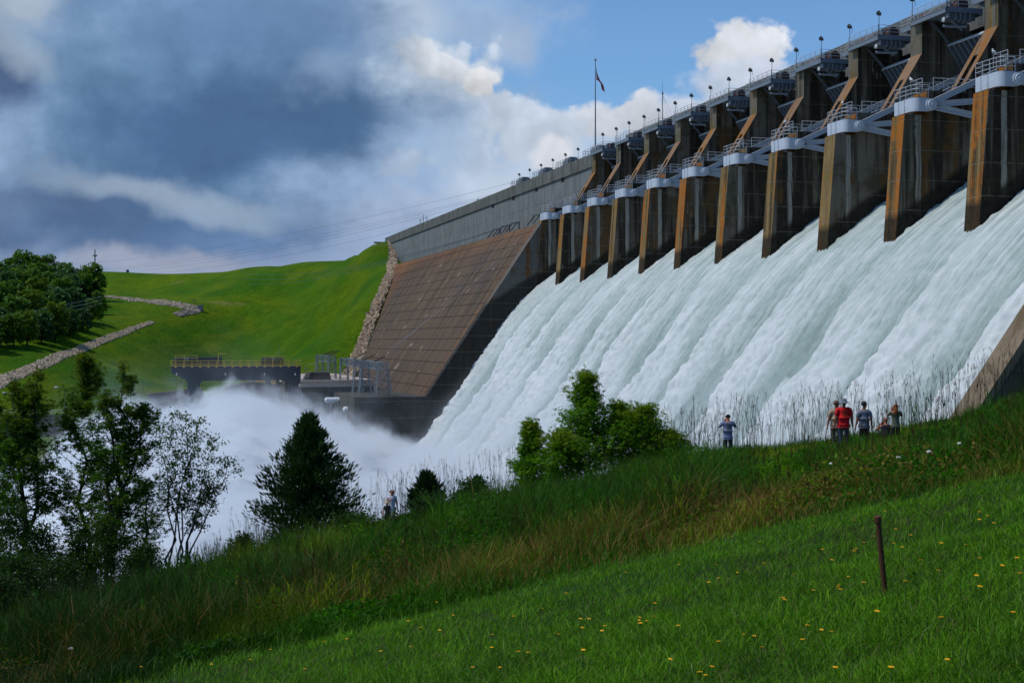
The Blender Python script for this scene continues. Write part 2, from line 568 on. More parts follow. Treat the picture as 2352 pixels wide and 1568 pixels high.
def concrete(name, base, dark, streak, rust, moss, rust_amt, dark_amt, streak_axis='y', joint_z=3.05, wet=False,
             joint_light=True, vjoint=None, pale=None, wall_wet=False):
    """board-marked concrete with run-off streaks; coordinates are the dam frame (x = -station, y = upstream, z up)"""
    m, t = new_mat(name)
    co = t.n('ShaderNodeTexCoord').outputs['Object']
    rnd = t.n('ShaderNodeObjectInfo').outputs['Random']
    w = t.m('MULTIPLY', rnd, 137.0)
    rs = t.m('MULTIPLY', t.m('SUBTRACT', t.m('FRACT', t.m('MULTIPLY', rnd, 7.31)), 0.5), 0.12)
    rd = t.m('MULTIPLY', t.m('SUBTRACT', t.m('FRACT', t.m('MULTIPLY', rnd, 13.7)), 0.5), 0.16)
    x, y, z = t.sep(co)
    along = {'y': t.m('ADD', y, t.m('MULTIPLY', x, 1.7)), 'x': x}[streak_axis]
    sv = t.xyz(along, 0.0, t.m('MULTIPLY', z, 0.045))
    n_st = t.noise(sv, 0.85, 4, 0.6, 0.0, w)
    n_st2 = t.noise(sv, 2.3, 4, 0.6, 0.0, t.m('ADD', w, 9.0))
    n_st3 = t.noise(sv, 0.6, 3, 0.55, 0.0, t.m('ADD', w, 21.0))
    n_st = t.m('ADD', n_st, rd)
    n_st3 = t.m('ADD', n_st3, rs)
    n_bl = t.noise(co, 0.35, 6, 0.65, 0.3, w)
    n_fi = t.noise(co, 3.0, 6, 0.7, 0.0, w)
    col = t.mix(t.rng(n_bl, 0.3, 0.7), lin(base), tuple(v * 0.7 for v in lin(base)))
    col = t.mix(t.rng(n_st, 0.62 - dark_amt * 0.3, 0.78 - dark_amt * 0.3), col, lin(dark))
    col = t.mix(t.m('MULTIPLY', t.rng(n_st2, 0.50, 0.66), dark_amt), col, lin(dark))
    if moss:
        col = t.mix(t.m('MULTIPLY', t.rng(n_bl, 0.5, 0.62), 0.6), col, lin(moss))
    if rust_amt:
        rr = t.m('MULTIPLY', t.rng(t.m('ADD', n_st3, t.m('MULTIPLY', t.m('SUBTRACT', n_bl, 0.5), 0.7)), 0.62 - rust_amt * 0.3, 0.74 - rust_amt * 0.25), 0.9)
        col = t.mix(rr, col, t.mix(n_fi, lin(rust), tuple(v * 0.55 for v in lin(rust))))
    if pale:
        band, pw = pale
        pv = t.m('ABSOLUTE', t.m('SUBTRACT', t.m('ADD', y, t.m('MULTIPLY', t.m('SUBTRACT', n_bl, 0.5), 0.5)), band))
        pm = t.m('MULTIPLY', t.rng(pv, pw, pw * 0.6), t.rng(n_st2, 0.35, 0.5, 0.35, 0.95))
        pm = t.m('MULTIPLY', pm, t.rng(t.m('ADD', z, t.m('MULTIPLY', n_bl, 8.0)), 15.0, 19.0))
        col = t.mix(pm, col, lin(streak))
        pm2 = t.m('MULTIPLY', t.rng(n_st2, 0.60, 0.70), t.rng(n_bl, 0.48, 0.60))
        col = t.mix(t.m('MULTIPLY', pm2, 0.8), col, lin(streak))
    if wet:
        wl = t.m('SUBTRACT', z, t.m('ADD', 11.6, t.m('MULTIPLY', t.m('SUBTRACT', y, 75.0), 0.70)))
        col = t.mix(t.rng(t.m('ADD', wl, t.m('MULTIPLY', n_bl, 1.0)), 2.2, 1.2, 0, 0.92), col, lin((22, 20, 17)))
    if wall_wet:
        wl = t.m('SUBTRACT', z, t.m('ADD', 13.6, t.m('MULTIPLY', t.m('SUBTRACT', y, 75.7), 0.61)))
        col = t.mix(t.rng(t.m('ADD', wl, t.m('MULTIPLY', n_bl, 1.4)), 1.4, 0.2, 0, 0.9), col, t.mix(t.rng(n_st2, 0.5, 0.7), lin((30, 30, 29)), lin((52, 52, 46))))
    lm = line_mask(t, t.m('ADD', z, t.m('MULTIPLY', n_bl, 0.06)), joint_z, 0.07, 0.4)
    jc = lin((120, 112, 98)) if joint_light else tuple(v * 0.35 for v in lin(base))
    col = t.mix(t.m('MULTIPLY', lm, t.rng(n_fi, 0.35, 0.6, 0.15, 0.75)), col, jc)
    if vjoint:
        col = t.mix(t.m('MULTIPLY', line_mask(t, x, vjoint, 0.11, 3.0), 0.85), col, tuple(v * 0.25 for v in lin(base)))
    col = t.mix(t.rng(n_fi, 0.3, 0.75, 0, 0.35), col, tuple(v * 0.5 for v in lin(base)))
    finish(t, col, 0.9, t.m('ADD', n_fi, t.m('MULTIPLY', lm, -1.0)), 0.5, 0.06, 0, 0.15)
    return m


M = {}
M['pier_side'] = concrete('pier_side', (116, 108, 96), (36, 32, 26), (156, 152, 142), (104, 74, 40), (60, 56, 30), 0.26, 0.66, wet=True, pale=(77.3, 0.36))
M['pier_front'] = concrete('pier_front', (136, 112, 72), (62, 50, 32), (160, 150, 120), (176, 102, 28), (100, 92, 46), 0.56, 0.52, wet=True)
M['pier_brace'] = concrete('pier_brace', (142, 112, 86), (88, 72, 56), (150, 140, 120), (158, 104, 44), None, 0.42, 0.25)
M['pier_column'] = concrete('pier_column', (112, 106, 92), (52, 50, 42), (160, 154, 140), (126, 100, 50), (78, 76, 52), 0.30, 0.40)
M['wall'] = concrete('wall', (122, 127, 126), (98, 101, 98), (140, 138, 130), (96, 84, 70), None, 0.0, 0.22, 'x', 4.1, joint_light=False, vjoint=17.5)
M['parapet'] = concrete('parapet', (112, 114, 110), (80, 80, 76), (140, 138, 130), (96, 84, 70), None, 0.12, 0.30, 'x', 30.0, joint_light=False, vjoint=8.75)
M['training'] = concrete('training', (88, 86, 80), (40, 39, 36), (120, 118, 110), (96, 72, 40), (46, 50, 30), 0.12, 0.45, 'y', 3.05)
M['wet_wall'] = concrete('wet_wall', (104, 102, 96), (58, 56, 52), (120, 118, 110), (110, 74, 40), None, 0.10, 0.35, 'y', 3.05, wall_wet=True)
M['coping'] = concrete('coping', (132, 116, 96), (80, 72, 60), (150, 146, 130), (110, 90, 66), (96, 94, 66), 0.2, 0.3, 'y', 30.0)
M['powerhouse'] = concrete('powerhouse', (84, 80, 76), (46, 44, 42), (110, 108, 100), (80, 66, 52), None, 0.1, 0.4, 'y', 3.0, joint_light=False)

# the brown sloping face
m, t = new_mat('slope_face')
co = t.n('ShaderNodeTexCoord').outputs['Object']
x, y, z = t.sep(co)
n_bl = t.noise(co, 0.12, 6, 0.65, 0.4)
sv = t.xyz(t.m('ADD', x, t.m('MULTIPLY', z, 0.15)), 0.0, t.m('MULTIPLY', z, 0.06))
n_st = t.noise(sv, 0.55, 5, 0.62)
n_s2 = t.noise(sv, 2.2, 4, 0.6)
n_fi = t.noise(co, 2.0, 6, 0.7)
col = t.mix(t.rng(n_st, 0.35, 0.68), lin((102, 84, 66)), lin((64, 56, 47)))
col = t.mix(t.rng(n_bl, 0.48, 0.70, 0, 0.75), col, lin((74, 66, 62)))
edge = t.m('ADD', t.rng(z, 17.0, 23.5, 0, 0.5), t.rng(x, -270.0, -260.5, 0, 0.35))
rl = t.m('MULTIPLY', t.rng(n_s2, 0.40, 0.62), t.m('ADD', edge, t.rng(x, -372.0, -400.0, 0, 0.6)))
col = t.mix(rl, col, lin((150, 92, 44)))
pch = t.m('MULTIPLY', t.rng(t.noise(t.xyz(t.m('MULTIPLY', x, 0.5), 0, z), 0.45, 2, 0.4), 0.68, 0.71), 0.55)
col = t.mix(pch, col, lin((160, 142, 124)))
crk = t.m('MULTIPLY', t.rng(t.noise(t.xyz(t.m('ADD', x, t.m('MULTIPLY', z, 0.28)), 0, t.m('MULTIPLY', z, 0.09)), 1.6, 2, 0.5), 0.69, 0.73), t.rng(n_bl, 0.45, 0.6, 0, 0.6))
col = t.mix(crk, col, lin((178, 156, 130)))
lm = line_mask(t, t.m('ADD', z, t.m('MULTIPLY', n_bl, 0.05)), 2.29, 0.12, 0.6)
col = t.mix(t.m('MULTIPLY', lm, 0.65), col, lin((36, 30, 27)))
col = t.mix(t.rng(n_fi, 0.35, 0.7, 0, 0.3), col, lin((56, 46, 40)))
finish(t, col, 0.9, t.m('SUBTRACT', n_fi, t.m('MULTIPLY', lm, 2.0)), 0.6, 0.08, 0, 0.15)
M['slope'] = m

M['white_steel'] = paint('white_steel', (178, 186, 196), 0.55, 0.22, (120, 104, 88), 0.4)
M['grey_steel'] = paint('grey_steel', (108, 117, 127), 0.55, 0.3, (84, 66, 52), 0.3)
M['dark_steel'] = paint('dark_steel', (62, 66, 70), 0.6, 0.3, (70, 48, 34), 0.3)
M['rail_steel'] = paint('rail_steel', (168, 172, 176), 0.5, 0.2, (120, 84, 64), 0.35)
M['rust'] = paint('rust', (78, 52, 42), 0.8, 0.4, (50, 34, 26), 0.4)
M['machine'] = paint('machine', (92, 98, 104), 0.55, 0.3, (60, 50, 44), 0.3)
M['lamp'] = paint('lamp', (52, 54, 56), 0.5, 0.2, (40, 36, 34), 0.2)
M['lamp_glass'] = paint('lamp_glass', (190, 190, 180), 0.25, 0.1, (150, 150, 140), 0.1)
M['galv'] = paint('galv', (112, 122, 128), 0.5, 0.25, (90, 86, 80), 0.3, 0.2)
M['crane_blue'] = paint('crane_blue', (26, 40, 54), 0.5, 0.25, (26, 32, 38), 0.3)
M['yellow'] = paint('yellow', (206, 168, 66), 0.5, 0.15, (140, 104, 40), 0.3)
M['black'] = paint('black', (28, 30, 33), 0.5, 0.2, (40, 40, 40), 0.2)
M['white_tank'] = paint('white_tank', (206, 210, 214), 0.4, 0.1, (140, 138, 130), 0.2)
M['insul'] = paint('insul', (64, 40, 32), 0.3, 0.2, (40, 28, 24), 0.2)
M['wire'] = paint('wire', (70, 76, 86), 0.5, 0.1, (60, 60, 60), 0.1)
M['wire_pale'] = paint('wire_pale', (150, 158, 166), 0.5, 0.1, (110, 110, 110), 0.1)
M['wood_pole'] = paint('wood_pole', (84, 76, 68), 0.9, 0.3, (50, 44, 38), 0.3)
M['red_sign'] = paint('red_sign', (128, 34, 34), 0.6, 0.2, (60, 30, 28), 0.2)
M['opening_shade'] = paint('opening_shade', (16, 16, 17), 0.9, 0.2, (10, 10, 10), 0.2)
M['bark'] = paint('bark', (52, 44, 36), 0.95, 0.4, (28, 24, 20), 0.5, scale=4)
M['bark_pale'] = paint('bark_pale', (78, 70, 62), 0.95, 0.4, (44, 38, 32), 0.5, scale=4)
M['bird'] = paint('bird', (214, 214, 210), 0.7, 0.1, (150, 150, 150), 0.3, scale=8)
M['roof'] = paint('roof', (176, 160, 148), 0.8, 0.2, (120, 108, 98), 0.3)
M['asphalt'] = paint('asphalt', (70, 72, 76), 0.9, 0.2, (50, 50, 52), 0.3)


def leaf_mat(name, transl=0.35, rough=0.6, hue_var=0.35):
    """foliage: base colour from the 'Col' attribute (each leaf's own tint)"""
    m, t = new_mat(name)
    a = t.n('ShaderNodeAttribute', attribute_name='Col')
    d = t.n('ShaderNodeBsdfPrincipled')
    t.put(d.inputs['Base Color'], a.outputs['Color'])
    d.inputs['Roughness'].default_value = rough
    d.inputs['Specular IOR Level'].default_value = 0.12
    tr = t.n('ShaderNodeBsdfTranslucent')
    t.put(tr.inputs['Color'], t.mix(1.0, a.outputs['Color'], (1.1, 1.2, 0.5), 'MULTIPLY'))
    mx = t.n('ShaderNodeMixShader')
    mx.inputs[0].default_value = transl
    t.t.links.new(d.outputs[0], mx.inputs[1])
    t.t.links.new(tr.outputs[0], mx.inputs[2])
    t.t.links.new(mx.outputs[0], t.n('ShaderNodeOutputMaterial').inputs[0])
    return m


M['leaf'] = leaf_mat('leaf', 0.5)
M['leaf_far'] = leaf_mat('leaf_far', 0.3)
M['grass'] = leaf_mat('grass_blade', 0.3, 0.55)
M['needle'] = leaf_mat('needle', 0.12, 0.7)

# hill turf
m, t = new_mat('turf')
g = t.n('ShaderNodeNewGeometry')
pos = g.outputs['Position']
n1 = t.noise(pos, 0.018, 5, 0.6, 0.4)
n2 = t.noise(pos, 0.16, 5, 0.65)
px_, py_, pz_ = t.sep(pos)
n3 = t.noise(t.xyz(t.m('MULTIPLY', px_, 0.35), t.m('MULTIPLY', py_, 1.0), 0), 0.9, 5, 0.7)
n5 = t.noise(t.xyz(px_, t.m('MULTIPLY', py_, 0.25), t.m('MULTIPLY', pz_, 3.0)), 0.05, 4, 0.6, 0.6)
col = t.mix(t.rng(n1, 0.36, 0.66), (0.044, 0.138, 0.004), (0.115, 0.195, 0.003))
col = t.mix(t.rng(n5, 0.45, 0.68, 0, 0.45), col, (0.175, 0.205, 0.006))
col = t.mix(t.rng(n2, 0.42, 0.70, 0, 0.35), col, (0.026, 0.080, 0.004))
col = t.mix(t.rng(n3, 0.40, 0.72, 0, 0.5), col, (0.022, 0.062, 0.004))
dry = t.m('MULTIPLY', t.rng(t.noise(t.xyz(t.m('MULTIPLY', px_, 0.5), py_, 0.0), 0.055, 3, 0.5), 0.66, 0.72), t.rng(n3, 0.45, 0.55, 0, 0.75))
col = t.mix(dry, col, (0.27, 0.19, 0.09))
n4 = t.noise(pos, 1.1, 5, 0.7)
finish(t, col, 0.95, t.m('ADD', n4, t.m('MULTIPLY', n2, 2.0)), 1.0, 1.2, 0, 0.05)
M['turf'] = m

# soil under the weeds
m, t = new_mat('soil')
pos = t.n('ShaderNodeNewGeometry').outputs['Position']
n1 = t.noise(pos, 0.5, 5, 0.6)
n2 = t.noise(pos, 6.0, 5, 0.7)
col = t.mix(t.rng(n1, 0.35, 0.65), (0.014, 0.042, 0.005), (0.026, 0.030, 0.009))
col = t.mix(t.rng(n2, 0.4, 0.7, 0, 0.6), col, (0.010, 0.016, 0.005))
finish(t, col, 0.95, n2, 0.8, 0.05, 0, 0.1)
M['soil'] = m

# riprap stones
m, t = new_mat('stone')
a = t.n('ShaderNodeAttribute', attribute_name='Col')
n1 = t.noise(t.n('ShaderNodeNewGeometry').outputs['Position'], 1.5, 5, 0.7)
finish(t, t.mix(t.rng(n1, 0.35, 0.7, 0, 0.6), a.outputs['Color'], (0.13, 0.10, 0.08)), 0.9, n1, 0.5, 0.1, 0, 0.15)
M['stone'] = m

# falling water: aerated white, green where it is still solid
m, t = new_mat('white_water')
foam = t.n('ShaderNodeAttribute', attribute_name='foam').outputs['Fac']
uvq = t.n('ShaderNodeAttribute', attribute_name='flow').outputs['Fac']
pos = t.n('ShaderNodeNewGeometry').outputs['Position']
n1 = t.noise(pos, 0.9, 6, 0.65)
n2 = t.noise(pos, 3.5, 6, 0.7)
f2 = t.m('ADD', foam, t.m('MULTIPLY', t.m('SUBTRACT', n1, 0.5), 0.55))
cr = t.n('ShaderNodeValToRGB')
t.put(cr.inputs[0], f2)
e = cr.color_ramp.elements
e[0].position, e[0].color = 0.0, (0.22, 0.285, 0.265, 1)
e[1].position, e[1].color = 1.0, (0.645, 0.66, 0.67, 1)
x1 = e.new(0.35)
x1.color = (0.37, 0.425, 0.413, 1)
x2 = e.new(0.62)
x2.color = (0.50, 0.535, 0.535, 1)
finish(t, cr.outputs[0], 0.8, t.m('ADD', n1, t.m('MULTIPLY', n2, 0.35)), 0.25, 0.3, 0, 0.12)
M['white_water'] = m

# river
m, t = new_mat('river_water')
pos = t.n('ShaderNodeNewGeometry').outputs['Position']
n1 = t.noise(pos, 0.25, 6, 0.65, 0.5)
col = t.mix(t.rng(n1, 0.4, 0.6), (0.30, 0.38, 0.40), (0.72, 0.77, 0.80))
finish(t, col, 0.35, n1, 0.5, 0.6, 0, 0.4)
M['river'] = m

# dense spray (the opaque heart of the cloud)
m, t = new_mat('spray_core')
pos = t.n('ShaderNodeNewGeometry').outputs['Position']
n1 = t.noise(pos, 0.12, 4, 0.5)
finish(t, t.mix(t.rng(n1, 0.3, 0.7), (0.44, 0.49, 0.54), (0.54, 0.58, 0.62)), 0.95, None, 0, 0, 0, 0.0)
M['spray_core'] = m

# ================================================================== THE DAM
# every part is modelled in the dam frame; the thing's base stands at the foot of the left training wall
DB = (-262.0, 60.0, -26.0)
dam = dam_thing('dam', 'long grey concrete gravity dam with piers, sloping brown face and spillway chute', 'dam', 262.0, 60.0, -26.0)


def dpart(mb, name, mats, parent=None, **kw):
    # meshes keep dam-frame coordinates, so their materials can use them
    return mb.build(name, mats, parent or dam, loc=(-DB[0], -DB[1], -DB[2]), **kw)


SW = 260.5                       # station of the left training wall's face
ZC = 36.7                        # crest level
SLOPE = 0.68


def slope_q(z):
    return 75.7 - SLOPE * (22.6 - z)


XE = -499.0                      # far end, buried in the embankment
# upper wall, apron and the training wall below it
w = MB()
w.prism([(87.5, 22.0), (87.5, 34.2), (101, 34.2), (101, 22.0)][::-1], XE, -SW - 0.02)
dpart(w, 'wall', M['wall'])
w = MB()
w.prism([(87.2, 34.2), (87.2, ZC), (87.6, ZC + 0.02), (88.0, ZC), (88.0, 35.6), (100.6, 35.6), (100.6, ZC), (101.2, ZC), (101.2, 34.2)][::-1], XE, -SW - 0.02)
dpart(w, 'parapet', M['parapet'])
w = MB()
# its left end follows the line where the embankment laps against it
LAP = [(-10.3, 341.0), (-8.4, 349.5), (4.0, 372.0), (16.4, 395.0), (22.6, 413.0)]
left = [(-(s_ + 3.0), slope_q(z_), z_) for z_, s_ in LAP]
right = [(-SW - 2.4, slope_q(z_), z_) for z_, s_ in LAP]
nl = len(LAP)
w.add(left + right, [(k, nl + k, nl + k + 1, k + 1) for k in range(nl - 1)])
w.add([left[-1], right[-1], (-SW - 2.4, 101, 22.57), (-478, 101, 22.57), (-478, 87.5, 22.58)], [(0, 1, 2, 3, 4)])
w.add([left[0], right[0], (-SW - 2.4, slope_q(-10.3), -13), (-344, slope_q(-10.3), -13)], [(0, 1, 2, 3)])
dpart(w, 'sloping_face', M['slope'], fix=False)
# face that looks over the spillway, with a coping edge along the slope
w = MB()
w.prism([(slope_q(-10.3) - 0.05, -10.3), (75.65, 22.65), (78, 22.65), (101, 22.4), (101, -30), (39.9, -30), (39.9, -10.3)][::-1], -SW - 2.4, -SW)
dpart(w, 'training_wall', M['wet_wall'])
w = MB()
w.prism([(39.9, -30), (39.9, -10.32), (slope_q(-10.32) + 1, -10.32), (slope_q(-10.32) + 1, -30)][::-1], -SW - 40, -SW - 2.41)
dpart(w, 'switchyard_deck', M['training'])
# right training wall, nearer to the viewer
SR = 87.4


def right_q(z):
    return 60.8 + (z - 2.27) / 1.345


w = MB()
w.prism([(right_q(-28), -28), (right_q(22), 22), (right_q(22) + 8, 23), (101, 23), (101, -28)][::-1], -SR, -SR + 2.4)
dpart(w, 'training_wall', M['training'])
w = MB()
qa, qb = right_q(-27.8), right_q(21.9)
w.prism([(qa - 0.25, -27.8), (qb - 0.25, 21.9), (qb + 0.4, 21.9), (qa + 0.4, -27.8)][::-1], -SR - 0.12, -SR + 2.52)
dpart(w, 'coping', M['coping'])
# ogee under the water
OG = [(94.5, 21.2), (92, 21.2), (90, 20.2), (86, 17.6), (83, 15.4), (79, 11.6), (75, 7.4), (71.7, 3.3), (68.4, -1.2), (65.1, -6.0), (61.2, -11.8), (56.8, -18.0), (51.0, -26.2), (48.0, -28.6), (43.0, -29.4), (30.0, -29.8)]
w = MB()
w.prism((OG + [(30, -32), (101, -32), (101, 20.8)])[::-1], -SW + 0.01, -SR - 0.01)
dpart(w, 'spillway_chute', M['training'])
# roadway bridge on top of the piers
w = MB()
w.prism([(92.6, 35.4), (92.6, 39.9), (93.0, 39.9), (93.0, 38.4), (100.4, 38.4), (100.4, 39.9), (100.8, 39.9), (100.8, 35.4)][::-1], -SW + 0.01, -60.0)
dpart(w, 'crest_bridge', M['parapet'])
# added wall behind the gates (keeps daylight out of the bays, as the reservoir does)
w = MB()
w.prism([(98.6, 20.6), (98.6, 35.4), (99.4, 35.4), (99.4, 20.6)][::-1], -SW + 0.01, -60.0)
dpart(w, 'daylight_block', M['powerhouse'])

# ---- piers: one mesh, copied along the axis
PT = 2.44


def pier_mesh():
    b = MB()
    # materials: 0 side, 1 nose front, 2 brace, 3 column front
    low = [(101, 2.0), (101, 36.2), (86.5, 36.2), (86.5, 32.6), (82.1, 25.5), (78.2, 25.5), (78.2, 23.0), (75.7, 23.0), (74.2, 4.0)]
    mis = [0, 3, 3, 2, 1, 1, 1, 1, 0]
    slot = [(101, 2.0), (101, 36.2), (86.5, 36.2), (86.5, 32.6), (84.7, 29.7), (85.25, 29.35), (82.65, 25.5), (78.2, 25.5), (78.2, 23.0), (75.7, 23.0), (74.2, 4.0)]
    mis2 = [0, 3, 3, 2, 2, 0, 1, 1, 1, 1, 0]
    b.prism(low, 0.0, 0.78, 0, mis)
    b.prism(slot, 0.78, 1.66, 0, mis2)
    b.prism(low, 1.66, PT, 0, mis)
    # cap slab on the column
    b.box(-0.08, PT + 0.08, 86.35, 90.0, 36.2, 36.55, 3)
    return b


pm = pier_mesh()
pier0 = None
for n in range(-1, 11):
    if pier0 is None:
        pier0 = pm.build('pier', [M['pier_side'], M['pier_front'], M['pier_brace'], M['pier_column']], dam)
        # steel side guide the gate slides on
        g = MB()
        pts = [Vector((PT + 0.03, 77.8 + 15.7 * math.cos(math.radians(a)), 23.9 + 15.7 * math.sin(math.radians(a)))) for a in range(-8, 53, 4)]
        for a_, b_ in zip(pts[:-1], pts[1:]):
            g.bar(a_, b_, 0.06, 0.34, (0, 0.6, 0.8))
        g.build('side_guide', M['grey_steel'], pier0)
        pr = pier0
    else:
        pr = copy_tree(pier0, dam)
    # mesh keeps dam-frame y and z, so only the station differs
    pr.location = (-SN(n) - DB[0], -DB[1], -DB[2])

# near-black slabs painted as the shade inside outlet openings high on the upper wall, each with its lintel bracket
for k, px in enumerate([803.9 + v * 0.2685 for v in (1224, 1400, 1597, 1821)]):
    py = 287.1 + (674, 607, 532, 447)[k] * 0.2685
    s_, z_ = ray_s(px, py, 87.5)
    v = MB()
    v.box(-s_ - 1.05, -s_ + 1.05, 87.42, 87.6, z_ - 0.95, z_ + 0.95)
    vo = dpart(v, 'outlet_opening', M['opening_shade'])
    v = MB()
    v.box(-s_ - 1.2, -s_ + 1.2, 87.36, 87.55, z_ + 0.95, z_ + 1.15)
    v.build('frame', M['powerhouse'], vo)

# ================================================================== GATES
def ordinal(k):
    return ['first', 'second', 'third', 'fourth', 'fifth', 'sixth', 'seventh', 'eighth', 'ninth', 'tenth', 'eleventh', 'twelfth'][k]


def make_gate():
    t_ = thing('radial_gate', '', 'gate')
    wid = PITCH - PT
    L = wid - 0.16
    R = 15.7
    TQ, TZ = 77.8, 23.9
    b = MB()
    angs = [math.radians(a) for a in np.linspace(-3, 39, 12)]
    prof = [(TQ + (R - 0.1) * math.cos(a), TZ + (R - 0.1) * math.sin(a)) for a in angs]
    prof += [(TQ + R * math.cos(a), TZ + R * math.sin(a)) for a in angs[::-1]]
    b.prism(prof[::-1], 0.08, 0.08 + L)
    # vertical ribs on the downstream side
    nr = 13
    for i in range(nr):
        x = 0.2 + (L - 0.3) * i / (nr - 1)
        for a0, a1 in zip(angs[:-1], angs[1:]):
            p0 = (x, TQ + (R - 0.28) * math.cos(a0), TZ + (R - 0.28) * math.sin(a0))
            p1 = (x, TQ + (R - 0.28) * math.cos(a1), TZ + (R - 0.28) * math.sin(a1))
            b.bar(p0, p1, 0.16, 0.36, (0, math.cos(a0), math.sin(a0)), 1)
    b.build('skin_plate', [M['dark_steel'], M['grey_steel']], t_, shift=(0, 77.8, 23.9))
    g = MB()
    for a in (39, 22, 6.5, -3):
        r = math.radians(a)
        rr = R - 0.62 if a < 39 else R - 0.2
        g.bar((0.1, TQ + rr * math.cos(r), TZ + rr * math.sin(r)), (0.1 + L, TQ + rr * math.cos(r), TZ + rr * math.sin(r)), 0.3 if a < 39 else 0.14, 0.3 if a < 39 else 0.5, (0, math.cos(r), math.sin(r)))
    g.build('girder', M['white_steel'], t_, shift=(0, 77.8, 23.9))
    for x, x1 in ((0.75, 1.6), (wid - 0.75, wid - 1.6)):
        a_ = MB()
        for a in (25, 6.5, -9):
            r = math.radians(a)
            p0 = Vector((x, TQ + 0.9 * math.cos(r), TZ + 0.9 * math.sin(r)))
            p1 = Vector((x, TQ + (R - 0.6) * math.cos(r), TZ + (R - 0.6) * math.sin(r)))
            up = (0, -math.sin(r), math.cos(r))
            a_.bar(p0, p1, 0.10, 0.56, up)
            for sg in (-1, 1):
                off = Vector((0, -math.sin(r), math.cos(r))) * (0.27 * sg)
                a_.bar(p0 + off, p1 + off, 0.36, 0.06, up)
        a_.lathe([(0.62, -0.36), (0.62, 0.36)], (x, TQ + 0.35, TZ + 0.02), 16, 'x')
        for r in (25, 6.5, -9):
            pass
        a_.build('arm', M['white_steel'], t_, shift=(0, 77.8, 23.9))
    return t_


gate0 = make_gate()
for n in range(-1, 10):
    gt = gate0 if n == -1 else copy_tree(gate0)
    gt.location = W(SN(n) - PT, 77.8, 23.9)
    gt.rotation_euler = (0, 0, ROT)
    k = n + 1
    where = 'in the bay right beside the brown sloping face' if k == 0 else 'in the %s spillway bay counted from the brown sloping face' % ordinal(k)
    if n == 9:
        where = 'in the nearest spillway bay at the right edge'
    tag(gt, 'white-armed ribbed radial gate raised ' + where, 'gate', 'radial gates of the spillway')

# ================================================================== TRUNNION PLATFORMS on the piers
def rail_run(b, pts, h=1.15, r=0.035, posts=True, nrail=3, step=1.2):
    for a_, c_ in zip(pts[:-1], pts[1:]):
        a_, c_ = Vector(a_), Vector(c_)
        for k in range(nrail):
            dz = Vector((0, 0, h * (k + 1) / nrail))
            b.tube(a_ + dz, c_ + dz, r, r, 5)
        if posts:
            m_ = max(1, round((c_ - a_).length / step))
            for i in range(m_ + 1):
                p = a_.lerp(c_, i / m_)
                b.tube(p + Vector((0, 0, -0.1)), p + Vector((0, 0, h)), r * 1.1, r * 1.1, 5)


def make_platform():
    t_ = thing('trunnion_platform', '', 'platform')
    x0, x1 = -0.6, PT + 0.86
    z0, z1 = 23.25, 24.6
    sh = (1.2, 77.0, 23.0)
    b = MB()
    arc = [(x1 - 0.75 + 0.75 * math.sin(a), 76.3 + 0.75 - 0.75 * math.cos(a)) for a in np.linspace(0, math.pi / 2, 7)]
    out = [(x0, 77.9), (x0, 76.3)] + arc + [(x1, 77.9)]
    inn = [(x1 - 0.25, 77.9), (x1 - 0.25, 77.4), (x1 - 0.5, 76.75), (x0 + 0.25, 76.75), (x0 + 0.25, 77.9)]
    poly = out + inn
    n = len(poly)
    vs = [(x, y, z0) for x, y in poly] + [(x, y, z1) for x, y in poly]
    b.add(vs, [(i, (i + 1) % n, n + (i + 1) % n, n + i) for i in range(n)] + [tuple(range(n))[::-1], tuple(range(n, 2 * n))])
    for x in (x0 + 0.9, x0 + 2.0):
        b.box(x - 0.03, x + 0.03, 76.24, 76.31, z0, z1)
    b.build('girder', M['white_steel'], t_, shift=sh)
    d = MB()
    d.box(x0 + 0.02, x1 - 0.02, 76.76, 77.9, z1 + 0.0, z1 + 0.06)
    d.box(0.2, PT - 0.2, 78.3, 82.6, 25.52, 25.6)
    d.build('deck', M['dark_steel'], t_, shift=sh)
    r = MB()
    ex = [(x0, 77.9, z1 + 0.06), (x0, 76.34, z1 + 0.06), (x1 - 0.6, 76.34, z1 + 0.06), (x1 - 0.04, 76.95, z1 + 0.06), (x1 - 0.04, 77.9, z1 + 0.06)]
    rail_run(r, ex, 1.25)
    r.build('railing', M['rail_steel'], t_, shift=sh)
    r = MB()
    rail_run(r, [(-0.12, 83.4, 25.6), (-0.12, 77.9, 25.6), (PT - 0.3, 77.9, 25.6)], 1.2)
    rail_run(r, [(PT + 0.12, 78.9, 25.6), (PT + 0.12, 83.8, 25.6)], 1.2)
    r.build('railing', M['rail_steel'], t_, shift=sh)
    for xx, sg in ((x1 - 0.1, 1), (x0 + 0.1, -1)):
        p = MB()
        p.lathe([(0.05, -0.5), (0.46, -0.5), (0.5, -0.42), (0.5, 0.42), (0.46, 0.5), (0.2, 0.5), (0.2, 0.58), (0.05, 0.58)] if sg > 0 else [(0.46, -0.5), (0.5, 0.5)], (xx, 78.15, 23.9), 18, 'x')
        p.build('trunnion_pin', M['white_steel'], t_, shift=sh)
    return t_


plat0 = make_platform()
for n in range(-1, 11):
    pt = plat0 if n == -1 else copy_tree(plat0)
    pt.location = W(SN(n) - 1.2, 77.0, 23.0)
    pt.rotation_euler = (0, 0, ROT)
    k = n + 1
    lab = 'white railed service platform on the pier at the brown sloping face' if k == 0 else 'white railed service platform on the %s free-standing pier from the brown sloping face' % ordinal(k - 1)
    if n == 9:
        lab = 'largest white railed service platform, cut by the right edge of the view'
    if n == 10:
        lab = 'white railed service platform on the pier just outside the right edge'
    tag(pt, lab, 'platform', 'service platforms on the spillway piers')

